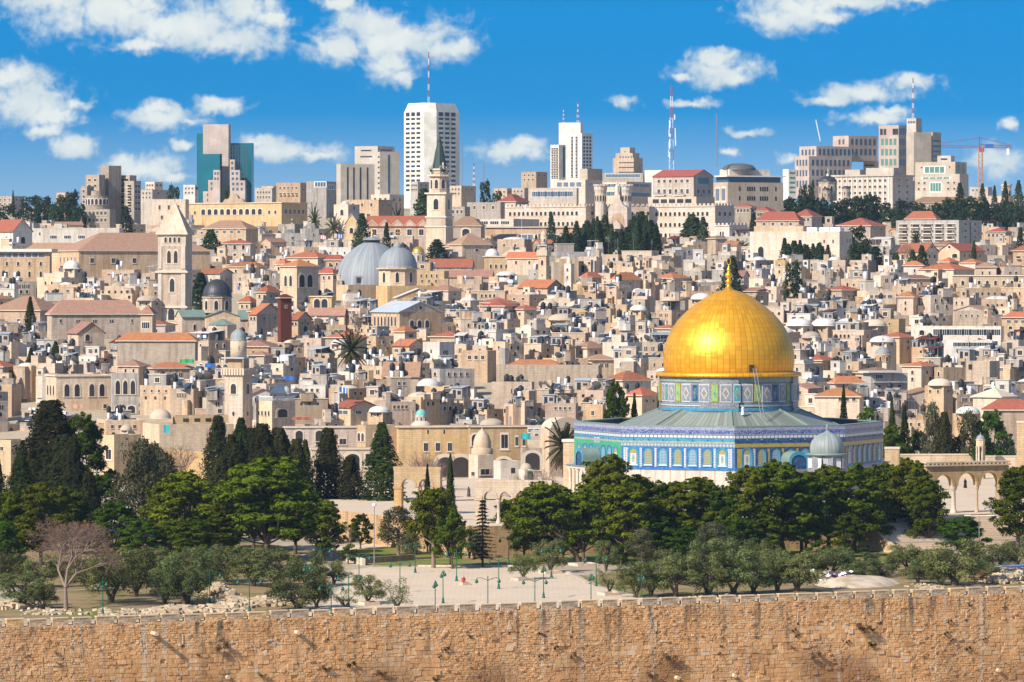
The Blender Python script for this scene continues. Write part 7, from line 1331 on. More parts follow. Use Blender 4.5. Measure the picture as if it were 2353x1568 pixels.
    # white dome houses and smaller domes in view
    for lab, px, row, Y, rp, hp, mat, dr in [('first and leftmost of three broad white domes right of the golden dome', 1836, 748, 1110, 30, 17, 'roof_white', 18), ('middle one of three broad white domes right of the golden dome', 1893, 748, 1112, 29, 17, 'roof_white', 18), ('rightmost of three broad white domes right of the golden dome', 1948, 749, 1114, 29, 18, 'roof_white', 18), ('tan ribbed low dome right of the three broad white domes', 2008, 748, 1115, 30, 15, 'dome_plaster', 20), ('smooth tan dome on a square stone room beside the golden dome', 1864, 776, 1075, 23, 15, 'dome_plaster', 26), ('broad low white dome below the tan ribbed dome', 2028, 785, 1065, 30, 14, 'roof_white', 12), ('white dome with a fat curve at the right above the pines', 2224, 949, 915, 28, 16, 'roof_white', 22), ('tan dome on a blunt drum left of the rough stone gable end', 2160, 885, 955, 28, 16, 'dome_plaster', 24), ('large flat tan dome left of the golden dome', 1292, 735, 1135, 33, 15, 'dome_plaster', 16), ('rounded tan dome in the roofs left above the golden dome', 1328, 703, 1180, 27, 13, 'dome_plaster', 14), ('round tan dome below the house with gabled orange roof', 1260, 702, 1185, 23, 14, 'dome_plaster', 16), ('bright white dome in the roofs left above the golden dome', 1467, 712, 1160, 20, 12, 'roof_white', 14), ('small white dome on the far roofs left of the golden finial', 1466, 671, 1230, 13, 9, 'roof_white', 10), ('wide white dome with a finial left of the golden finial', 1612, 687, 1210, 25, 14, 'roof_white', 10), ('low white dome in front of the carved gate house', 872, 946, 940, 25, 14, 'roof_white', 12), ('white dome behind the big date palm', 778, 790, 1060, 18, 10, 'roof_white', 12), ('low tan dome beside the schoolhouse', 290, 988, 918, 14, 12, 'dome_plaster', 20), ('white dome behind the long convent roof', 165, 616, 1285, 20, 18, 'roof_white', 12), ('flat tan dome at the corner of the gate house roofs', 1130, 976, 938, 28, 15, 'dome_plaster', 10), ('pale ribbed dome below the pale bell tower', 340, 690, 1150, 26, 12, 'dome_plaster', 14), ('white dome above the pale ochre college end', 1163, 632, 1330, 23, 9, 'roof_white', 8), ('white flat dome right of the pinkish tiled roof', 1150, 646, 1310, 26, 9, 'roof_white', 8)]:
        r = group_root(lab, 'domed_house', 'house', px, row + dr, Y, (px - rp, px + rp, row - hp, row + dr - 6)); bld('', px - rp * 1.15, px + rp * .3, px + rp * 1.15, row + 2, Y - rp * mpp(Y) * .9, parent=r, phi=38, mat=trnd.choice(['limestone_cream', 'limestone_tan', 'limestone_pale']), pname='walls', wins=[('L', 2, row + dr * .6, 5, 7, 'arch'), ('R', 1, row + dr * .6, 5, 7, 'rect')]); add_dome(r, px, row + 1, Y, rp, hp, mat)
make_town()
# ---------------------------------------------------------------- the crowd of houses
hr = random.Random(2024)
ROOFS = []      # flat roofs that may carry tanks, dishes, panels: (Bld, px0, px1, row)
COLW = {'limestone_cream': 'cream', 'limestone_tan': 'tan', 'limestone_pale': 'pale', 'limestone_pink': 'pinkish', 'limestone_grey': 'grey stone', 'plaster_white': 'whitewashed', 'concrete_grey': 'grey concrete', 'limestone_honey': 'honey'}
def row_y(py):
    lo, hi = 945.0, 1690.0
    for _ in range(40):
        mid = (lo + hi) / 2
        if HZ - (interp(mid, CITY) + 7.0) * FD / mid > py: lo = mid
        else: hi = mid
    return lo
def hidden(x0, x1, py):
    hw = 150 if py > 745 else (math.sqrt(max(0, 1 - ((745 - py) / 80) ** 2)) * 150 if py > 665 else 0)
    if x0 > 1672 - hw and x1 < 1672 + hw: return True
    if py > 860 and x0 > 1518 and x1 < 1830: return True
    return py > 950 and x0 > 1322 and x1 < 2032
N_FILL = 0
def fill():
    global N_FILL
    py = 966.0; rowi = 0
    while py > 508:
        sc = lerp(0.74, 1.08, (py - 540) / 430)
        x = -45 - hr.random() * 50
        while x < 2375:
            w = hr.uniform(50, 118) * sc; x0, x1 = x, x + w; x = x1 - hr.uniform(-4, 10)
            yt = py + hr.uniform(-13, 13)
            Y = max(948 + hr.uniform(0, 14), row_y(py) + hr.uniform(-9, 9)) if py > 556 else lerp(1690, 1520, (py - 508) / 48) + hr.uniform(-12, 12)
            ok = True
            for (a, b_, t_, lo, zy, zx, zY, rr) in ZONES:
                if b_ < x0 + 3 or a > x1 - 3: continue
                if Y < zy + 4:
                    if yt < lo - 2:
                        if lo - yt > 24 and min(b_, x1) - max(a, x0) > 10: ok = False; break
                        yt = lo - 2 if lo - yt <= 24 else yt
                elif yt > t_ - 4 and a < x0 + 6 and b_ > x1 - 6 and yt < lo + 10: ok = False; break
                k = mpp(Y); cx_ = ((x0 + x1) / 2 - CX) * k
                if abs(Y - zY) < rr * 0.8 and abs(cx_ - zx) < rr: ok = False; break
            if not ok or hidden(x0, x1, yt) or N_FILL >= 440: continue
            if yt > 985: continue
            front = hr.random()
            if front < 0.68: f = hr.uniform(0.35, 0.78)
            elif front < 0.88: f = hr.uniform(0.12, 0.3)
            else: f = hr.uniform(0.85, 0.95)
            phi = math.degrees(math.atan2((1 - f), f)) * hr.uniform(0.85, 1.1); phi = min(78, max(12, phi))
            mat = hr.choices(['limestone_cream', 'limestone_tan', 'limestone_pale', 'limestone_pink', 'limestone_grey', 'plaster_white', 'concrete_grey', 'limestone_honey'], [28, 24, 16, 12, 10, 6, 4, 5])[0]
            kind = hr.choices(['flat', 'dome', 'hip', 'gable', 'upper', 'canopy'], [40, 12, 9, 5, 20, 12])[0]
            if py > 900 and kind == 'hip': kind = 'flat'
            xc = x0 + w * f; k = mpp(Y)
            styl = hr.choice(['rect', 'rect', 'arch', 'wide', 'twin', 'hole'])
            wl_px, wr_px = xc - x0, x1 - xc; wins = []; r1 = yt + hr.uniform(10, 15)
            def some(face, wpx, sq):
                n = int(wpx / hr.uniform(15, 26))
                if n <= 0: return 0
                n = min(n, 4); sx = 1.0; wd = {'wide': 11, 'twin': 8, 'rect': 5.5, 'arch': 5.5, 'hole': 5}[styl] * sc * hr.uniform(.85, 1.15); ht = {'wide': 8, 'twin': 10, 'rect': 7.5, 'arch': 9.5, 'hole': 6.5}[styl] * sc * hr.uniform(.9, 1.15)
                if wd * n > wpx * .8: n = max(1, int(wpx * .8 / wd))
                if wd > wpx * .7: return 0
                u0 = hr.uniform(0.03, 0.3); u1 = hr.uniform(0.7, 0.97); wins.append((face, n, r1, wd, ht, styl, u0, u1))
                if hr.random() < 0.45: wins.append((face, max(1, n - 1), r1 + 16 * sc, wd, ht, hr.choice(['rect', 'hole', 'arch']), u0, u1))
                return n
            nl = some('L', wl_px, 1); nr = some('R', wr_px, .7)
            what = COLW[mat]; wn = f"{['no', 'one', 'two', 'three', 'four', 'five', 'six', 'seven', 'eight'][min(8, nl + nr)]} windows" if nl + nr != 1 else 'one window'
            rd = {'flat': 'flat-roofed', 'dome': 'domed', 'hip': 'hip-roofed', 'gable': 'gabled', 'upper': 'two-tiered', 'canopy': 'sheet-roofed'}[kind]
            what = f"{what} {rd} house" + (f" with {wn}" if nl + nr else ' with blank walls')
            lab = uniq(what, (x0 + x1) / 2, yt + 10); N_FILL += 1
            rm = hr.choice(['tile_orange', 'tile_orange', 'tile_pink', 'tile_red', 'tile_brown'])
            if kind in ('hip', 'gable'):
                b = bld(lab, x0, xc, x1, yt, Y, None, phi, mat, 'hip' if kind == 'hip' else hr.choice(['gableR', 'gableL']), rm, yt - hr.uniform(9, 16) * sc, wins, group='tiled houses of the old town', zone=False, name='tiled_house')
            elif kind == 'dome':
                b = bld(lab, x0, xc, x1, yt, Y, None, phi, mat, 'dome', hr.choice(['roof_white', 'dome_plaster', 'dome_plaster']), yt - hr.uniform(8, 15) * sc, wins, group='domed houses of the old town', zone=False, name='domed_house')
            else:
                b = bld(lab, x0, xc, x1, yt, Y, None, phi, mat, 'flat', 'roof_flat', None, wins, group='stone houses of the old town', zone=False, roofm=hr.choice(['roof_flat', 'roof_flat', 'roof_white']), par=hr.uniform(.25, .8), name='canopied_house' if kind == 'canopy' else ('tiered_house' if kind == 'upper' else 'stone_house'))
                if kind == 'upper':
                    m = MB(); a = hr.uniform(.1, .5); c = min(1, a + hr.uniform(.35, .6)); h = hr.uniform(1.8, 2.9); y1 = max(2.2, b.wr * hr.uniform(.35, .8)); m.box(-b.wl * c, .8, b.H - .6, -b.wl * a, y1, b.H + h, 0); m.box(-b.wl * c - .15, .65, b.H + h, -b.wl * a + .15, y1 + .15, b.H + h + .15, 1)
                    u = put('upper_room', m.mesh('upper_room', [M[hr.choice([mat, mat, 'plaster_white', 'concrete_grey'])], M[hr.choice(['roof_white', 'sheet_roof', 'trim_stone'])]]), b.root); put('window', win_of(hr.choice(['rect', 'wide', 'hole'])), u, (-b.wl * (a + c) / 2, .8, b.H + h * .5), 0, (1.1, 1, 1.1))
                if kind == 'canopy':
                    m = MB(); a = hr.uniform(0, .3); c = hr.uniform(.6, 1); z0, z1 = b.H + hr.uniform(1.5, 2.2), b.H + hr.uniform(1.9, 2.6); xa, xb = -b.wl * c, -b.wl * a; yb = max(2.5, b.wr * .7)
                    m.add([(xa, .2, z0), (xb, .2, z0), (xb, yb, z1), (xa, yb, z1), (xa, .2, z0 + .12), (xb, .2, z0 + .12), (xb, yb, z1 + .12), (xa, yb, z1 + .12)], [(4, 5, 6, 7), (3, 2, 1, 0), (0, 1, 5, 4), (1, 2, 6, 5), (3, 0, 4, 7)], 0)
                    for xx in (xa + .2, (xa + xb) / 2, xb - .2): m.tube((xx, .4, b.H - .4), (xx, .4, z0 + .02), .07, None, 5, 1)
                    m.box(xa + .1, yb - .3, b.H - .5, xb - .1, yb - .1, z1, 2); put('canopy', m.mesh('canopy', [M[hr.choice(['sheet_roof', 'roof_white', 'sheet_roof', 'rust_red'])], M['metal_grey'], M['concrete_grey']]), b.root)
                ROOFS.append((b, x0, xc, x1, yt, kind))
            if kind in ('flat', 'upper', 'canopy', 'dome'):     # lean-to blocks, parapet stubs and stair heads
                for _ in range(hr.choice([2, 3, 3, 4, 5])):
                    aw, ad, ah = hr.uniform(.6, 3.6), hr.uniform(.6, 3.0), hr.uniform(.4, 2.2); ax = hr.uniform(-b.wl, -aw * .4); ay = hr.choice([-ad * .8, hr.uniform(.4, max(.5, b.wr * .6))]); az = b.H - hr.uniform(1.0, 4.0) if ay < 0 else b.H - .5
                    top = (az + hr.uniform(.1, .9)) if ay < 0 else b.H + ah
                    m = MB(); m.box(ax, ay, (az - 6 if ay < 0 else az), ax + aw, ay + ad, top, 0); m.box(ax - .06, ay - .06, top, ax + aw + .06, ay + ad + .06, top + .1, 1)
                    x_ = put('annex', m.mesh('annex', [M[hr.choice([mat, mat, mat, 'limestone_tan', 'limestone_cream', 'limestone_grey', 'concrete_grey', 'plaster_white'])], M[hr.choice(['sheet_roof', 'roof_flat', 'roof_flat', 'trim_stone'])]]), b.root)
                    if hr.random() < .6 and top - az > .3: put('window', win_of(hr.choice(['hole', 'rect'])), x_, (ax + aw * .5, ay, top - .9), 0, (.7, 1, .8))
            if hr.random() < .3 and wl_px > 16:
                m = MB(); m.box(-.45, -.06, -1.0, .45, .02, 1.0, 0); put('door', m.mesh('door', [M[hr.choice(['wood_dark', 'green_paint', 'metal_grey', 'blue_cloth'])]]), b.root, (-b.wl * hr.uniform(.2, .8), 0, b.H - 3.6))
            if hr.random() < .25:
                m = MB(); m.box(-b.wl - .12, -.12, b.H - .05, .12, .15, b.H + .12, 0); m.box(-.02, .15, b.H - .051, .121, b.wr + .1, b.H + .119, 0); put('coping', m.mesh('coping', [M['trim_stone']]), b.root) if kind not in ('hip', 'gable') else None
        py -= lerp(20, 31, (py - 540) / 430)
fill()
# ---------------------------------------------------------------- what stands on the roofs
def clutter_meshes():
    D = {}
    m = MB(); m.lathe([(.5, 0), (.55, .1), (.55, 1.15), (.5, 1.3), (.25, 1.45), (.2, 1.6), (0, 1.6)], 12, 0); m.lathe([(.34, -1.5), (.36, -1.4), (.36, -.12), (.3, 0)], 12, 1); D['black'] = m.mesh('tank', [M['tank_black'], M['tank_white']])
    m = MB(); m.lathe([(.32, 0), (.36, .05), (.36, 1.35), (.28, 1.45), (0, 1.5)], 12, 0)
    for a in range(3): m.tube((.28 * math.cos(a * 2.1), .28 * math.sin(a * 2.1), -1.1), (.28 * math.cos(a * 2.1), .28 * math.sin(a * 2.1), .1), .04, None, 4, 1)
    D['white'] = m.mesh('tank', [M['tank_white'], M['metal_grey']])
    m = MB(); m.add([(-1, -.9, .1), (1, -.9, .1), (1, .6, 1.25), (-1, .6, 1.25), (-1, -.9, .02), (1, -.9, .02), (1, .6, 1.17), (-1, .6, 1.17)], [(0, 1, 2, 3), (7, 6, 5, 4), (0, 4, 5, 1), (1, 5, 6, 2), (2, 6, 7, 3), (3, 7, 4, 0)], 0); m.box(-.02, -.91, .1, .02, -.88, .13, 1); m.tube((-.9, .55, 0), (-.9, .55, 1.2), .04, None, 4, 1); m.tube((.9, .55, 0), (.9, .55, 1.2), .04, None, 4, 1)
    m.tube((-1, -.9, .12), (1, -.9, .12), .05, None, 4, 1); m.tube((-1, .6, 1.27), (1, .6, 1.27), .05, None, 4, 1); D['panel'] = m.mesh('solar_panel', [M['panel_dark'], M['metal_white']])
    m = MB(); m.M = Matrix.Rotation(R(-55), 4, 'X'); m.lathe([(0, -.02), (.3, .02), (.55, .09), (.75, .19), (.77, .21), (.55, .13), (.3, .06), (0, .03)], 18, 0); m.tube((0, -.7, .17), (0, 0, .75), .025, None, 4, 0); m.box(-.06, -.06, .7, .06, .06, .85, 0); m.M = None; m.tube((0, .1, -1.1), (0, .1, 0), .05, None, 5, 0); D['dish'] = m.mesh('satellite_dish', [M['dish_grey']])
    m = MB(); m.tube((0, 0, -.5), (0, 0, 4.5), .035, .025, 5, 0); [m.tube((-.5 + .05 * i, 0, 3.2 + .28 * i), (.5 - .05 * i, 0, 3.2 + .28 * i), .018, None, 4, 0) for i in range(5)]; m.tube((0, -.6, 3.9), (0, .6, 3.9), .018, None, 4, 0); D['aerial'] = m.mesh('aerial', [M['metal_grey']])
    m = MB(); m.box(-1.3, -.9, -.4, 1.3, .9, 1.7, 0); m.add([(-1.5, -1.1, 1.7), (1.5, -1.1, 1.7), (1.5, 1.1, 2.05), (-1.5, 1.1, 2.05), (-1.5, -1.1, 1.78), (1.5, -1.1, 1.78), (1.5, 1.1, 2.13), (-1.5, 1.1, 2.13)], [(4, 5, 6, 7), (3, 2, 1, 0), (0, 1, 5, 4), (1, 2, 6, 5), (3, 0, 4, 7)], 1); m.box(-.9, -.93, -.2, -.2, -.89, 1.35, 2); m.box(.2, -.93, .5, 1.0, -.89, 1.2, 2); D['shed'] = m.mesh('roof_shed', [M['concrete_grey'], M['sheet_roof'], M['glass_dark']])
    m = MB(); m.tube((-2, 0, -.3), (-2, 0, 1.7), .04, None, 4, 1); m.tube((2, 0, -.3), (2, 0, 1.7), .04, None, 4, 1); m.tube((-2, 0, 1.6), (2, 0, 1.6), .015, None, 4, 1)
    lr = random.Random(4); x = -1.8
    while x < 1.6: w = lr.uniform(.3, .7); m.box(x, -.03, 1.6 - lr.uniform(.6, 1.2), x + w, .03, 1.59, lr.choice([0, 0, 0, 0, 2, 3, 1])); x += w + .08
    D['laundry'] = m.mesh('washing_line', [M['cloth_white'], M['metal_grey'], M['blue_cloth'], M['cloth_red']])
    m = MB(); m.box(-.9, -.6, .3, .9, .6, .9, 0); m.lathe([(.4, .9), (.4, .96), (0, .96)], 12, 1); m.box(-.8, -.5, -.4, -.6, .5, .3, 1); m.box(.6, -.5, -.4, .8, .5, .3, 1); D['cooler'] = m.mesh('air_cooler', [M['metal_white'], M['metal_grey']])
    return D
CL = clutter_meshes(); CNT = {}
CDESC = {'black': ('water_tank', 'black tank on a white cylinder', 'water tank', 'black roof water tanks', 240), 'white': ('water_heater_tank', 'white water heater tank', 'water tank', 'white water heater tanks', 230), 'panel': ('solar_panel', 'dark tilted solar panel', 'solar panel', 'solar panels on the roofs', 200), 'dish': ('satellite_dish', 'grey satellite dish', 'satellite dish', 'satellite dishes on the roofs', 260), 'aerial': ('roof_aerial', 'thin pole aerial', 'aerial', 'roof aerials', 130), 'shed': ('roof_shed', 'grey roof hut with a sheet top', 'hut', 'roof huts', 90), 'laundry': ('washing_line', 'washing line hung with clothes', 'washing line', 'washing lines', 24), 'cooler': ('air_cooler', 'white boxy air cooler', 'air cooler', 'air coolers', 40)}
def stand(kind, pos, rz, sc, px, row, mesh=None, desc=None):
    nm, ds, cat, grp, mx = CDESC[kind]
    if CNT.get(kind, 0) >= mx: return
    CNT[kind] = CNT.get(kind, 0) + 1
    o = put(nm, mesh or CL[kind], None, pos, rz, (sc, sc, sc)); tag(o, uniq(desc or ds, px, row), cat, grp); return o
def clutter():
    for (b, x0, xc, x1, yt, kind) in ROOFS:
        if hidden(x0, x1, yt - 8): continue
        area = (x1 - x0) * mpp(b.corner[1]); n = int(area * hr.uniform(.45, .85)) + 1
        rot = Matrix.Rotation(-b.phi, 3, 'Z'); org = Vector((b.corner[0], b.corner[1], b.zb))
        for i in range(min(n, 9)):
            c = hr.choices(['black', 'white', 'panel', 'dish', 'aerial', 'shed', 'laundry', 'cooler', 'pair'], [16, 5, 9, 24, 6, 8, 1.2, 2, 9])[0]
            fx = hr.uniform(.06, .94); fy = hr.uniform(.6, max(1.2, min(b.wr - .8, 4.5)))
            p = Vector((-b.wl * fx, fy, b.H - (0.0 if c != 'shed' else .05))); g = org + rot @ p
            px = CX + g.x * FD / g.y; row = HZ - g.z * FD / g.y
            if hidden(px - 3, px + 3, row - 6): continue
            if c == 'pair':
                stand('white', g + Vector((0, 0, .9)), hr.uniform(0, 6), hr.uniform(.9, 1.15), px, row); q = g + rot @ Vector((-.9, -.7, -.2)); a = R(-50) + hr.uniform(-.2, .2); stand('panel', q, a, hr.uniform(.9, 1.2), px - 8, row)
            elif c == 'panel': stand('panel', g - Vector((0, 0, .2)), R(-50) + hr.uniform(-.25, .25), hr.uniform(.9, 1.3), px, row)
            elif c == 'dish': stand('dish', g + Vector((0, 0, hr.uniform(.6, 1.2))), R(-50) + hr.uniform(-.5, .6), hr.uniform(1.0, 1.75), px, row)
            elif c == 'black': stand('black', g + Vector((0, 0, 1.45)), hr.uniform(0, 6), hr.uniform(.8, 1.2), px, row)
            elif c == 'shed': stand('shed', g, -b.phi, hr.uniform(.8, 1.2), px, row)
            elif c == 'laundry': stand('laundry', g - Vector((0, 0, .2)), -b.phi, hr.uniform(.8, 1.1), px, row)
            else: stand(c, g + Vector((0, 0, .2 if c == 'cooler' else 0)), hr.uniform(0, 6), hr.uniform(.8, 1.3), px, row)
    # tanks and panels in rows on the long apartment block and on the villas
    for i in range(22):
        px = 2078 + i * 8.4; g = P(px, 500, 1563 + abs(i - 17) * 1.2); stand('white', g - Vector((0, 0, .3)), 0, 1.15, px, 498, None, 'white tank in the row topping the long grey apartment block')
    for px, row, Y in [(1470, 672, 1250), (1478, 672, 1250), (1496, 671, 1250), (1503, 671, 1250), (1590, 644, 1300), (1600, 642, 1300), (1610, 643, 1302), (1620, 643, 1302), (1630, 644, 1302), (1385, 606, 1420), (1395, 607, 1420), (1450, 610, 1400), (1460, 611, 1400), (1410, 608, 1410)]:
        stand('white', P(px, row, Y), 0, 1.2, px, row); stand('panel', P(px - 5, row + 5, Y - 2), R(-50), 1.2, px - 5, row + 5)
clutter()
# ---------------------------------------------------------------- lamps, stairs, arcades, people and small things
def make_lamps():
    def proto(label, loc, arm):
        o = thing('lamp_post', label, 'lamp post', loc, 0, 'green double lamp posts on the plaza')
        m = MB(); m.lathe([(.24, 0), (.24, .12), (.15, .3), (.17, .5), (.09, .75), (.065, .9), (.05, 3.9), (.07, 4.0), (.05, 4.1), (.09, 4.25), (0, 4.4)], 10, 0); m.build('post', [M['green_paint']], o)
        for s in (-1, 1):
            m = MB(); pts = [(s * arm * t_, 0, 3.75 + .45 * math.sin(math.pi * min(1, t_ * .62 + .0)) - .12 * t_ * t_) for t_ in [i / 8 for i in range(9)]]; m.path(pts, .04, 6, 0); a = m.build('arm', [M['green_paint']], o)
            e = pts[-1]; m = MB(); m.lathe([(.03, 0), (.06, -.08), (.12, -.2), (.25, -.42), (.27, -.48), (.0, -.44)], 10, 0); m.lathe([(.19, -.43), (.14, -.6), (0, -.64)], 10, 1); m.build('lamp', [M['green_paint'], M['glass_dark']], a, e)
        return o
    spots = [(761,1425,'L'),(736,1328,'B'),(825,1345,'L'),(801,1396,'B'),(954,1317,'B'),(1049,1336,'B'),(1018,1387,'N'),(919,1362,'B'),(1121,1402,'L'),(1146,1354,'B'),(1000,1413,'N'),(1169,1300,'B'),(706,1372,'N'),(1267,1327,'B'),(1249,1375,'N'),(1229,1408,'L'),(1358,1395,'N'),(1370,1348,'L'),(1474,1400,'N'),(1458,1372,'B'),(236,1412,'N'),(482,1389,'B'),(573,1405,'L')]
    desc = {'B': 'green lamp post with two arms of lanterns standing', 'L': 'green double-lantern post standing', 'N': 'green lamp post turned edge-on standing'}
    first = None
    for px, row, kd in spots:
        x, y = G(px, row, Z_ESP)
        if y < wall_y(x) + 3.2: y = wall_y(x) + 3.2; x = (px - CX) * y / FD
        rz = {'B': R(24.5), 'L': R(5), 'N': R(80)}[kd] + trnd.uniform(-.1, .1); lab = uniq(desc[kd], px, row - 40)
        if first is None: first = proto(lab, (x, y, Z_ESP), 1.45); first.rotation_euler = (0, 0, rz)
        else: o = copy_tree(first, (x, y, Z_ESP), rz); tag(o, lab, 'lamp post', 'green double lamp posts on the plaza')
    for px, b, t_, lab in [(860, 1303, 1163, 'tall plain grey light pole with a white cap left of the plaza'), (2250, 1303, 1186, 'tall grey street light with two flat arms before the stairway')]:
        x, y = G(px, b, Z_ESP); H = (b - t_) * mpp(y); o = thing('light_pole', lab, 'light pole', (x, y, Z_ESP)); m = MB(); m.tube((0, 0, 0), (0, 0, H), .085, .05, 8); m.build('pole', [M['tile_greyblue']], o)
        m = MB(); (m.lathe([(.3, H), (.3, H + .3), (0, H + .4)], 10, 0) if px < 1000 else (m.box(-2.0, -.08, H, 2.0, .08, H + .08, 0), m.box(-2.2, -.15, H, -1.2, .15, H + .14, 0), m.box(1.2, -.15, H, 2.2, .15, H + .14, 0))); m.build('lamp_head', [M['metal_white']], o)
make_lamps()
A25 = R(24.5)
def make_arcades():
    def arcade(label, px, row, Y, ang, spans, pier, h, thick, colrow, mat='limestone_honey', cornice=True, gate='arcade'):
        """free-standing arches: spans = clear widths; a column or pier carries each joint"""
        o = thing('stone_arcade', label, 'arcade', (( px - CX) * mpp(Y), Y, Z_PLAT), ang); x = 0; n = len(spans)
        tot = sum(spans) + sum(colrow)
        wallm = MB(); xs = 0; cols = []
        segs = []
        for i in range(n + 1):
            cols.append((xs, colrow[i])); xs += colrow[i]
            if i < n: segs.append((xs, spans[i])); xs += spans[i]
        spring = h * .62
        for (a, w) in segs:
            ap = [(a + w / 2 + w / 2 * math.cos(R(180 - 15 * i)), spring + w * .58 * math.sin(R(15 * i)) ** .9) for i in range(13)]
            top = [(p[0], h) for p in ap]; m = wallm
            for y in (0, thick):
                m.add([(p[0], y, p[1]) for p in ap] + [(p[0], y, p[1]) for p in top], [(i, i + 1, 14 + i, 13 + i) for i in range(12)], 0)
            m.add([(p[0], 0, p[1]) for p in ap] + [(p[0], thick, p[1]) for p in ap], [(i + 1, i, 13 + i, 14 + i) for i in range(12)], 0)
            ext = [(a + w / 2 + (w / 2 + .35) * math.cos(R(180 - 15 * i)), spring + (w * .58 + .35) * math.sin(R(15 * i)) ** .9) for i in range(13)]
            m.add([(p[0], -.08, p[1]) for p in ap] + [(p[0], -.08, p[1]) for p in ext], [(i, i + 1, 14 + i, 13 + i) for i in range(12)], 1)
        for (a, w) in cols: wallm.box(a, -.002, spring, a + w, thick + .002, h, 0)
        wallm.box(-.1, -.02, h - .01, tot + .1, thick + .02, h + .5, 0); wallm.build('arch_wall', [M[mat], M[mat]], o)
        if cornice:
            c = MB(); c.box(-.4, -.4, h + .5, tot + .4, thick + .4, h + .75, 0); c.box(-.3, -.28, h + .95, tot + .3, thick + .28, h + 1.2, 0); xx = 0
            while xx < tot: c.box(xx, -.3, h + .75, xx + .3, thick + .3, h + .95, 0); xx += .75
            c.build('cornice', [M['limestone_honey']], o)
        for i, (a, w) in enumerate(cols):
            p = MB()
            if w > 1.2: p.box(a + .02, .02, 0, a + w - .02, thick - .02, spring, 0); p.box(a - .1, -.1, spring - .35, a + w + .1, thick + .1, spring - .05, 0); p.build('pier', [M[mat]], o)
            else:
                r = w * .36; p.lathe([(r * 1.6, 0), (r * 1.6, .3), (r * 1.15, .5), (r, .8), (r * .9, spring - .9), (r * 1.1, spring - .8), (r * 1.7, spring - .25), (r * 1.8, spring)], 14, 0, a + w / 2, thick / 2); p.build('column', [M['limestone_pale']], o)
        return o
    k = mpp(748); arcade('wide stone arcade of round arches heading the broad stairway at right', 2130, 1186, 742, A25, [3.1, 3.5, 3.5], 1, 7.0, 1.2, [1.6, 1.0, .6, 1.6])
    arcade('small stone arcade of pointed arches left of the leafless trees', 1092, 1190, 714, R(-18), [1.85, 1.85, 1.85, 1.85], 1, 6.2, 1.0, [1.4, .7, .7, .7, 1.3], 'limestone_pale', False)
    arcade('single tall pointed arch standing alone between the cypresses', 905, 1175, 742, R(-18), [2.2, 2.2], 1, 7.0, 1.0, [1.3, .7, 1.4], 'limestone_honey', False)
make_arcades()
def make_stairs():
    def flight(px, row, w, n, tread, label, ang, depth0):
        Y = 720
        x, y = G(px, row, Z_ESP); m = MB(); rise = (Z_PLAT - Z_ESP) / n
        for i in range(n): m.box(0, i * tread, 0, w, n * tread + 2.5, rise * (i + 1), 0, False)
        o = thing('stairway', label, 'stairway', (x, y, Z_ESP), ang); m.build('steps', [M['paving']], o)
        for sx in (-.7, w): q = MB(); q.add([(sx, -.3, 0), (sx + .7, -.3, 0), (sx + .7, n * tread + 1, 0), (sx, n * tread + 1, 0), (sx, -.3, .9), (sx + .7, -.3, .9), (sx + .7, n * tread + 1, rise * n + .4), (sx, n * tread + 1, rise * n + .4)], [(4, 5, 6, 7), (0, 1, 5, 4), (1, 2, 6, 5), (3, 0, 4, 7), (2, 3, 7, 6)], 0); q.build('side_wall', [M['limestone_honey']], o)
    flight(2062, 1272, 28, 15, .68, 'broad stone stairway climbing to the terrace arcade at right', A25, 0); flight(1085, 1222, 9.5, 20, .40, 'stone stairway up to the small pointed arcade', A25, 0)
make_stairs()
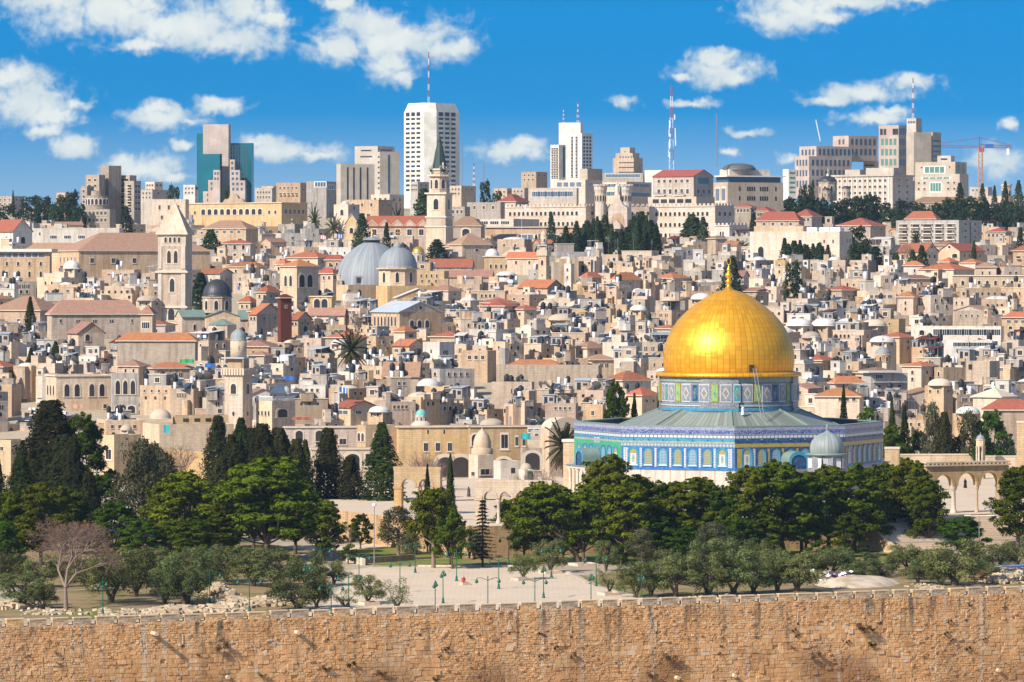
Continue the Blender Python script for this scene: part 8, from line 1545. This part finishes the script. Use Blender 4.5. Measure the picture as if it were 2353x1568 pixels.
def make_terrace_things():
    # cupola, parapets and end pier on the far side of the terrace
    Y = 868; k = mpp(Y); o = thing('cupola', 'slender open cupola on thin columns with a pale grey cap', 'cupola', ((2253 - CX) * k, Y, Z_PLAT)); r = 10 * k; z = lambda row: (HZ - row) * k - Z_PLAT
    m = MB(); m.lathe([(r * 1.15, 0), (r * 1.15, .5), (0, .5)], 6, 0, smooth=False); m.build('base', [M['limestone_pale']], o)
    for i in range(6): a = R(60 * i); m = MB(); m.lathe([(.28, .5), (.2, .8), (.18, z(1030)), (.32, z(1026))], 8, 0, r * .85 * math.cos(a), r * .85 * math.sin(a)); m.build('column', [M['limestone_pale']], o)
    m = MB(); m.lathe([(r * .8, z(1026)), (r, z(1026)), (r, z(1013)), (r * 1.12, z(1012)), (r * 1.12, z(1010)), (0, z(1010))], 6, 0, smooth=False); m.build('entablature', [M['limestone_pale']], o); m = MB(); m.lathe([(r, z(1010)), (r * .9, z(1005)), (r * .55, z(1001)), (.1, z(999)), (.05, z(994))], 24, 0); m.build('cap', [M['lead_dome']], o)
    for lab, x0, x1, t_, b_, Y in [('low stone parapet wall along the far terrace edge, left of the cupola', 2062, 2244, 1046, 1068, 876), ('low stone parapet wall right of the cupola', 2258, 2345, 1050, 1070, 872)]:
        k = mpp(Y); m = MB(); w = (x1 - x0) * k; h = (HZ - t_) * k - Z_PLAT; m.box(0, 0, 0, w, .8, h, 0); m.box(-.1, -.1, h, w + .1, .9, h + .2, 1); q = m.build('parapet_wall', [M['limestone_pale'], M['trim_stone']], None, ((x0 - CX) * k, Y, Z_PLAT), R(3)); tag(q, lab, 'wall')
    for lab, x0, x1, t_, Y in [('square blank stone pier at the right corner of the octagon', 2033, 2066, 1032, 850), ('tall tan stone pier cut by the right edge', 2337, 2362, 972, 842)]:
        k = mpp(Y); m = MB(); w = (x1 - x0) * k; h = (HZ - t_) * k - Z_PLAT; m.box(0, 0, 0, w, w * 1.1, h, 0); m.box(-.1, -.1, h, w + .1, w * 1.1 + .1, h + .3, 1); q = m.build('stone_pier', [M['limestone_honey'], M['trim_stone']], None, ((x0 - CX) * k, Y, Z_PLAT), R(-8)); tag(q, lab, 'pier')
    # stone gate block left of the porch
    Y = 838; k = mpp(Y); m = MB(); h = (HZ - 1016) * k - Z_PLAT; w = 28 * k; m.box(0, 0, 0, w, 2.4, h, 0); m.box(-.2, -.2, h, w + .2, 2.6, h + .5, 1); q = m.build('stone_pier', [M['limestone_honey'], M['trim_stone']], None, ((1294 - CX) * k, Y, Z_PLAT), R(-20)); tag(q, 'tall honey-coloured stone pier left of the octagon porch', 'pier')
    # lawn walls and planters inside the city wall
    for lab, a, b_, h, mat in [('low stone retaining wall edging the raised lawn', (722, 1270), (832, 1300), 1.0, 'limestone_cream'), ('low shaded stone wall along the sunken lawn', (832, 1296), (955, 1288), .9, 'limestone_tan'), ('stone kerb of the lawn beneath the egg-shaped pine', (960, 1303), (1180, 1303), .25, 'limestone_pale'), ('pale stone kerb at the right plaza corner', (1300, 1318), (1345, 1342), .3, 'limestone_pale'), ('dark kerb wall under the leaning pines', (1290, 1297), (1400, 1294), .5, 'limestone_tan')]:
        p, q_ = Vector((*G(*a, Z_ESP), Z_ESP)), Vector((*G(*b_, Z_ESP), Z_ESP)); d = q_ - p; m = MB(); m.box(0, 0, 0, d.length, .5, h, 0); o = m.build('low_wall', [M[mat]], None, p, math.atan2(d.y, d.x)); tag(o, lab, 'low wall')
    for px, row, w in [(1202, 1334, 2.6), (1400, 1368, 2.4), (848, 1390, 2.2), (1264, 1318, 2.6), (1340, 1300, 3.4), (1068, 1345, 1.2)]:
        x, y = G(px, row, Z_ESP); m = MB(); s = w / 2; [m.box(*q_) for q_ in ((-s, -s, 0, s, -s + .2, .4), (-s, s - .2, 0, s, s, .4), (-s, -s + .2, 0, -s + .2, s - .2, .4), (s - .2, -s + .2, 0, s, s - .2, .4))]; m.box(-s + .2, -s + .2, 0, s - .2, s - .2, .25, 1); o = m.build('stone_planter', [M['limestone_pale'], M['dry_soil']], None, (x, y, Z_ESP), A25); tag(o, uniq('square stone tree planter', px, row), 'planter', 'tree planters on the plaza')
make_terrace_things()
def make_rubble():
    rr = random.Random(12); m = MB()
    def heap(cx, row, w, n, smax=.5, hump=0.0):
        for _ in range(n):
            px = cx + rr.gauss(0, w * .4); r_ = row + rr.uniform(-7, 7); x, y = G(px, r_, Z_ESP)
            if y < wall_y(x) + 2.9: y = wall_y(x) + 2.9 + rr.random() * 2
            s = rr.uniform(.14, smax); m.M = Matrix.Translation((x, y, Z_ESP + s * .2 + hump * max(0, 1 - abs(px - cx) / w) * rr.random())) @ Matrix.Rotation(rr.uniform(0, 6), 4, 'Z') @ Matrix.Rotation(rr.uniform(-.5, .5), 4, 'X'); a, b_, c = s * rr.uniform(.7, 1.5), s * rr.uniform(.6, 1), s * rr.uniform(.4, .8)
            j = lambda: rr.uniform(.75, 1.15)
            m.add([(-a*j(), -b_*j(), -c), (a*j(), -b_*j(), -c), (a*j(), b_*j(), -c), (-a*j(), b_*j(), -c), (-a*j(), -b_*j(), c*j()), (a*j(), -b_*j(), c*j()), (a*j(), b_*j(), c*j()), (-a*j(), b_*j(), c*j())], [(0,1,5,4),(1,2,6,5),(2,3,7,6),(3,0,4,7),(4,5,6,7)], 0)
        m.M = None
    heap(40, 1395, 60, 160, .45, .6); heap(120, 1408, 70, 90, .35); heap(300, 1410, 110, 200, .4); heap(400, 1406, 60, 120, .5, .4); heap(500, 1368, 45, 240, .5, 1.3); heap(540, 1392, 60, 260, .6, .6); heap(610, 1388, 60, 260, .55, .6); heap(670, 1384, 40, 120, .5, .4); heap(500, 1402, 90, 200, .4); heap(2130, 1350, 50, 60, .3); heap(1640, 1374, 80, 60, .3); heap(2300, 1336, 50, 260, .45, 1.0); heap(2340, 1334, 30, 160, .45, 1.2)
    t = NT('rubble_stone'); isl = t.island(); t.bsdf(t.mix(t.noise(t.coord(), 3, 4), t.mix(isl, (0.34, 0.24, 0.14), (0.58, 0.46, 0.31)), t.mix(isl, (0.44, 0.34, 0.22), (0.56, 0.46, 0.33))), .95, 0, None, .1)
    o = m.build('rubble', [t.m]); o['kind'] = 'stuff'
    # pale earth mound and tangle of pipes at right
    vs = []; fs = []; n = 26; c = G(1975, 1345, Z_ESP)
    for i in range(n):
        for j in range(n):
            u, v = (i / (n - 1) - .5) * 2, (j / (n - 1) - .5) * 2; d = math.hypot(u, v); h = max(0, 1 - d ** 3) * 1.5 * (.8 + .4 * mnoise.noise(Vector((u * 2, v * 2, 1)))) + .10 * mnoise.noise(Vector((u * 7, v * 7, 2))); vs.append((c[0] + u * 6.5, c[1] + v * 10 + u * 3 + 3, Z_ESP + h - .15))
    for i in range(n - 1):
        for j in range(n - 1): fs.append((i*n+j, (i+1)*n+j, (i+1)*n+j+1, i*n+j+1))
    t = NT('mound_soil'); co = t.coord(); t.bsdf(t.mix(t.mr(t.noise(co, .6, 5), .4, .65), (0.60, 0.50, 0.38), (0.42, 0.32, 0.20)), .95, 0, t.bump(t.noise(co, 4, 4), .5, .1), .1)
    m = MB(); m.add(vs, fs, 0, True); struct(m.build('mound', [t.m]))
    m = MB(); c = G(2335, 1330, Z_ESP)
    for i in range(70):
        a = rr.uniform(-.6, .6); L_ = rr.uniform(1.2, 3.2); p = Vector((c[0] + rr.gauss(0, 1.8), c[1] + rr.gauss(0, 1.5), Z_ESP + rr.uniform(.7, 1.9))); q = p + Vector((L_ * math.cos(a), L_ * math.sin(a), rr.uniform(-.5, .5))); m.tube(p, q, rr.uniform(.03, .06), None, 5, rr.choice([0, 1, 1, 2]))
    o = m.build('pipe_debris', [M['blue_cloth'], M['metal_grey'], M['bark']]); o['kind'] = 'stuff'
    m = MB(); c = G(1915, 1342, Z_ESP); cr = MB()
    for i in range(60): p = Vector((c[0] + rr.gauss(0, 1.6), c[1] + rr.gauss(0, 1), Z_ESP + rr.uniform(.5, 1.7))); quad(cr, p, Vector((0, -.4, 1)) + rdir(rr) * .5, rr.uniform(.25, .6), rr, rr.choice([0, 0, 1, 2]))
    o = cr.build('plastic_litter', [M['cloth_white'], M['metal_grey'], M['robe_mauve']]); o['kind'] = 'stuff'
make_rubble()
def make_wall_plants():
    rr = random.Random(3); pl = []
    for v in range(2):
        m = MB(); [clump(m, (rr.uniform(-.5, .5), -.25 - rr.random() * .2, rr.uniform(-.35, .35)), (.38, .28, .36), 110, .09, rr, .9, .2, .4) for _ in range(4)]; pl.append(m)
    gm = [p.mesh('plant', [M['cypress_green']]) for p in pl]; dm = [p.mesh('plant', [M['dry_leaf']]) for p in pl]
    for px, py, s, dry in [(1080,1462,.45,0),(747,1535,.9,1),(1024,1493,.6,0),(960,1575,.5,0),(1248,1458,.4,0),(1276,1490,.6,0),(1240,1508,.5,0),(1314,1510,.8,1),(1535,1508,1.5,1),(1495,1550,1.2,1),(455,1505,.4,0),(505,1490,1.5,1),(600,1550,.9,1),(805,1530,.9,0),(875,1545,1.0,1),(1000,1560,.8,1),(1980,1440,1.6,1),(2003,1446,.6,0),(2002,1480,.9,0),(1946,1476,.55,0),(2180,1430,.6,0),(2172,1457,.6,0),(2228,1390,.45,0),(2185,1472,.5,0),(2222,1492,.7,0),(2305,1396,.4,0),(2260,1470,.5,0),(1656,1484,.4,0),(1651,1503,.4,0),(1823,1450,.6,0),(1830,1462,.5,0),(1822,1488,.5,1),(1870,1510,1.3,1),(1240,1455,.4,0),(60,1510,.5,1),(130,1500,.5,1),(135,1525,.4,1),(1010,1510,.45,0)]:
        k = rr.randrange(2); o = put('wall_plant', (dm if dry else gm)[k], None, on_wall(px, py, 0.0), WALL_RZ, (s, s, s)); tag(o, uniq('dry brown tuft growing from the city wall' if dry else 'small green tuft growing from the city wall', px, py), 'plant', 'plants growing from the city wall')
make_wall_plants()
def person(label, loc, rz, robe, pose='stand', H=1.68, head=None):
    o = thing('person', label, 'person', loc, rz); s = H / 1.7
    J = {'pel': (0, 0, .92), 'spi': (0, .01, 1.15), 'che': (0, .01, 1.34), 'nec': (0, 0, 1.46), 'hea': (0, -.03, 1.58), 'top': (0, -.01, 1.68), 'shl': (.17, 0, 1.40), 'ell': (.23, .02, 1.13), 'hal': (.2, -.14, .93), 'shr': (-.17, 0, 1.40), 'elr': (-.23, .02, 1.13), 'har': (-.2, -.14, .93), 'hil': (.09, 0, .88), 'knl': (.1, -.03, .48), 'anl': (.1, .02, .08), 'tol': (.1, -.14, .04), 'hir': (-.09, 0, .88), 'knr': (-.1, -.08, .48), 'anr': (-.1, .06, .08), 'tor': (-.1, -.08, .04)}
    if pose == 'sit':
        d = .47
        for q in ('pel', 'spi', 'che', 'nec', 'hea', 'top', 'shl', 'ell', 'hal', 'shr', 'elr', 'har', 'hil', 'hir'): J[q] = (J[q][0], J[q][1], J[q][2] - d)
        for q, sg in (('l', 1), ('r', -1)): J['kn' + q] = (.12 * sg, -.42, .48); J['an' + q] = (.12 * sg, -.44, .08); J['to' + q] = (.12 * sg, -.58, .04); J['ha' + q] = (.13 * sg, -.34, .56)
    names = list(J); E = [('pel', 'spi'), ('spi', 'che'), ('che', 'nec'), ('nec', 'hea'), ('hea', 'top'), ('che', 'shl'), ('shl', 'ell'), ('ell', 'hal'), ('che', 'shr'), ('shr', 'elr'), ('elr', 'har'), ('pel', 'hil'), ('hil', 'knl'), ('knl', 'anl'), ('anl', 'tol'), ('pel', 'hir'), ('hir', 'knr'), ('knr', 'anr'), ('anr', 'tor')]
    rad = {'pel': .14, 'spi': .13, 'che': .15, 'nec': .055, 'hea': .095, 'top': .07, 'shl': .065, 'shr': .065, 'ell': .045, 'elr': .045, 'hal': .035, 'har': .035, 'hil': .09, 'hir': .09, 'knl': .06, 'knr': .06, 'anl': .045, 'anr': .045, 'tol': .035, 'tor': .035}
    me = bpy.data.meshes.new('body'); me.from_pydata([tuple(c * s for c in J[n]) for n in names], [(names.index(a), names.index(b_)) for a, b_ in E], []); me.materials.append(M['skin']); me.update()
    b = put('body', me, o); md = b.modifiers.new('skin', 'SKIN'); 
    for i, n in enumerate(names): me.skin_vertices[0].data[i].radius = (rad[n] * s, rad[n] * s); me.skin_vertices[0].data[i].use_root = n == 'pel'
    sb = b.modifiers.new('sub', 'SUBSURF'); sb.levels = 2; sb.render_levels = 2
    dz = -.47 if pose == 'sit' else 0
    m = MB(); prof = [(.34, .06), (.30, .4), (.24, .8), (.2, 1.0), (.21, 1.2), (.23, 1.38), (.16, 1.46), (.07, 1.49)] if pose == 'stand' else [(.30, .0), (.32, .2), (.28, .45), (.22, .65), (.22, .8), (.22, .92), (.15, 1.0), (.07, 1.03)]
    m.lathe([(r * s, z * s) for r, z in prof], 14, 0)
    for sg in (1, -1): m.tube(tuple(c * s for c in J['shl' if sg > 0 else 'shr']), tuple(c * s for c in J['ell' if sg > 0 else 'elr']), .085 * s, .075 * s, 8); m.tube(tuple(c * s for c in J['ell' if sg > 0 else 'elr']), tuple(c * s for c in J['hal' if sg > 0 else 'har']), .075 * s, .06 * s, 8)
    if pose == 'sit': [m.tube((.1 * sg * s, 0, .46 * s), (.12 * sg * s, -.42 * s, .5 * s), .13 * s, .1 * s, 8) or m.tube((.12 * sg * s, -.42 * s, .5 * s), (.12 * sg * s, -.44 * s, .1 * s), .1 * s, .11 * s, 8) for sg in (1, -1)]
    m.build('robe', [M[robe]], o)
    m = MB(); hz = (1.6 + dz) * s; m.M = Matrix.Translation((0, .02 * s, hz)); m.lathe([(.16 * s, -.2 * s), (.13 * s, -.12 * s), (.125 * s, .02 * s), (.09 * s, .1 * s), (0, .13 * s)], 12, 0, a0=R(-50), a1=R(230)); m.build('headscarf', [M[head or robe]], o)
    return o
def make_people():
    def on_t(px, row): return (*G(px, row, Z_PLAT), Z_PLAT)
    person('person in a long dark mauve robe and black headscarf standing on the terrace paving', on_t(1077, 1142), R(150), 'robe_mauve', 'stand', 1.7, 'robe_black'); person('person in dark clothes walking on the paving seen through the wide arcade', on_t(2218, 1122), R(20), 'robe_black')
    for px, row, lab, rz, rb, hd in [(2200, 1061, 'person in black sitting at the parapet left of the cupola', 0, 'robe_black', 'cloth_white'), (2277 - 1, 1060, 'person in dark blue sitting at the cupola foot, left of two', -.3, 'blue_cloth', 'robe_black'), (2285, 1060, 'person in black sitting at the cupola foot, right of two', .4, 'robe_black', 'robe_black')]:
        x, y = G(px, row + 3, Z_PLAT); person(lab, (x, y, Z_PLAT + .05), rz, rb, 'sit', 1.7, hd)
        m = MB(); m.box(-.35, 0, 0, .35, .4, .40, 0); q = m.build('stone_bench', [M['limestone_pale']], None, (x, y + .02, Z_PLAT), rz); tag(q, uniq('low stone bench under a sitting person', px, row), 'bench')
    q = Matrix.Translation(ROCK) @ Matrix.Rotation(ROCK_RZ, 4, 'Z') @ Vector((7.0, -11.9, 13.95)); person('person in white with an orange scarf standing on the lead roof beside the ladder', q, R(20), 'cloth_white', 'stand', 1.6, 'orange_paint')
    x, y = G(1065, 1345, Z_ESP); person('person in red sitting on a planter edge at the plaza', (x, y, Z_ESP + .1), 0, 'cloth_red', 'sit', 1.65, 'cloth_white')
make_people()
def make_flags_and_cloths():
    for px, top, bot, Y, m1, lab in [(773, 537, 560, 1400, 'blue_cloth', 'small blue and white flag on a pole near the orange-roofed convent'), (1199, 470, 510, 1600, 'cloth_white', 'small white flag on a tall pole right of the clock tower'), (735, 540, 560, 1390, 'cloth_white', 'white flag with a red mark on a pole left of the convent cypress'), (778, 888, 910, 950, 'blue_cloth', 'white and blue flag on a short pole below the big date palm')]:
        k = mpp(Y); o = thing('flag', lab, 'flag', P(px, bot, Y)); H = (bot - top) * k; m = MB(); m.tube((0, 0, -3), (0, 0, H), .05, None, 6); m.build('pole', [M['metal_white']], o)
        m = MB(); n = 8
        for i in range(n): a, b_ = i / n * 1.8, (i + 1) / n * 1.8; y = lambda q: .15 * math.sin(q * 3); m.add([(a, y(a), H - 1.1 - a * .2), (b_, y(b_), H - 1.1 - b_ * .2), (b_, y(b_), H - b_ * .2), (a, y(a), H - a * .2), (a, y(a) + .02, H - 1.1 - a * .2), (b_, y(b_) + .02, H - 1.1 - b_ * .2), (b_, y(b_) + .02, H - b_ * .2), (a, y(a) + .02, H - a * .2)], [(0, 1, 2, 3), (7, 6, 5, 4)], 0 if i % 3 else 1)
        m.build('cloth', [M[m1], M['cloth_white' if m1 != 'cloth_white' else 'cloth_red']], o)
    for px, row, Y, w, h, mat, lab in [(383, 986, 921, 14, 18, 'teal_cloth', 'teal rug hung over the yellow range wall'), (482, 840, 1000, 22, 9, 'blue_cloth', 'blue tarpaulin on a roof left of the tall minaret'), (430, 830, 1010, 34, 9, 'green_sheet', 'green tarpaulin on a roof left of the tall minaret'), (661, 870, 985, 34, 9, 'blue_cloth', 'blue tarpaulin spread right of the tall minaret'), (1208, 1003, 893, 22, 14, 'teal_cloth', 'blue-green sheet on the wall left of the vaulted hall'), (177, 934, 960, 26, 9, 'orange_paint', 'orange blanket hung before the schoolhouse'), (692, 962, 930, 46, 7, 'tile_red', 'strip of red-orange roof behind the stone range'), (652, 823, 1000, 20, 14, 'cloth_white', 'white washing hung on a roof right of the tall minaret'), (2075, 794, 1040, 3, 3, 'blue_cloth', 'tiny blue sheet')][:-1] + [(2270, 800, 1050, 40, 9, 'cloth_white', 'pale blue washing under the white glazed verandah'), (2048, 930, 930, 8, 6, 'blue_cloth', 'small blue sheet on a white house right of the octagon')]:  # the tile-red sheet behind the stone range stands in for roofs
        k = mpp(Y); m = MB(); n = 10
        for i in range(n): a, b_ = w * k * i / n, w * k * (i + 1) / n; f = lambda q: .12 * math.sin(q * 4); m.add([(a, f(a), 0), (b_, f(b_), 0), (b_, f(b_) + .1, h * k), (a, f(a) + .1, h * k), (a, f(a) + .04, 0), (b_, f(b_) + .04, 0), (b_, f(b_) + .14, h * k), (a, f(a) + .14, h * k)], [(0, 1, 2, 3), (7, 6, 5, 4), (3, 2, 6, 7)], 0)
        tag(m.build('cloth_or_roof_sheet', [M[mat]], None, P(px, row, Y) - Vector((w * k / 2, 0, h * k / 2)), R(-12)), lab, 'cloth')
make_flags_and_cloths()
# ---------------------------------------------------------------- air
HAZE = 0.000034
def make_haze():
    m = bpy.data.materials.new('haze_air'); m.use_nodes = True; nt = m.node_tree; nt.nodes.clear()
    o = nt.nodes.new('ShaderNodeOutputMaterial'); v = nt.nodes.new('ShaderNodeVolumePrincipled'); v.inputs['Color'].default_value = (0.52, 0.76, 1.0, 1); v.inputs['Density'].default_value = HAZE; v.inputs['Anisotropy'].default_value = 0.0
    nt.links.new(v.outputs[0], o.inputs['Volume'])
    b = MB(); b.box(-3100, -450, -76, 3100, 4700, 125); h = b.build('haze', [m]); h['kind'] = 'stuff'; h['label'] = 'thin bluish haze over the far town'
if HAZE: make_haze()
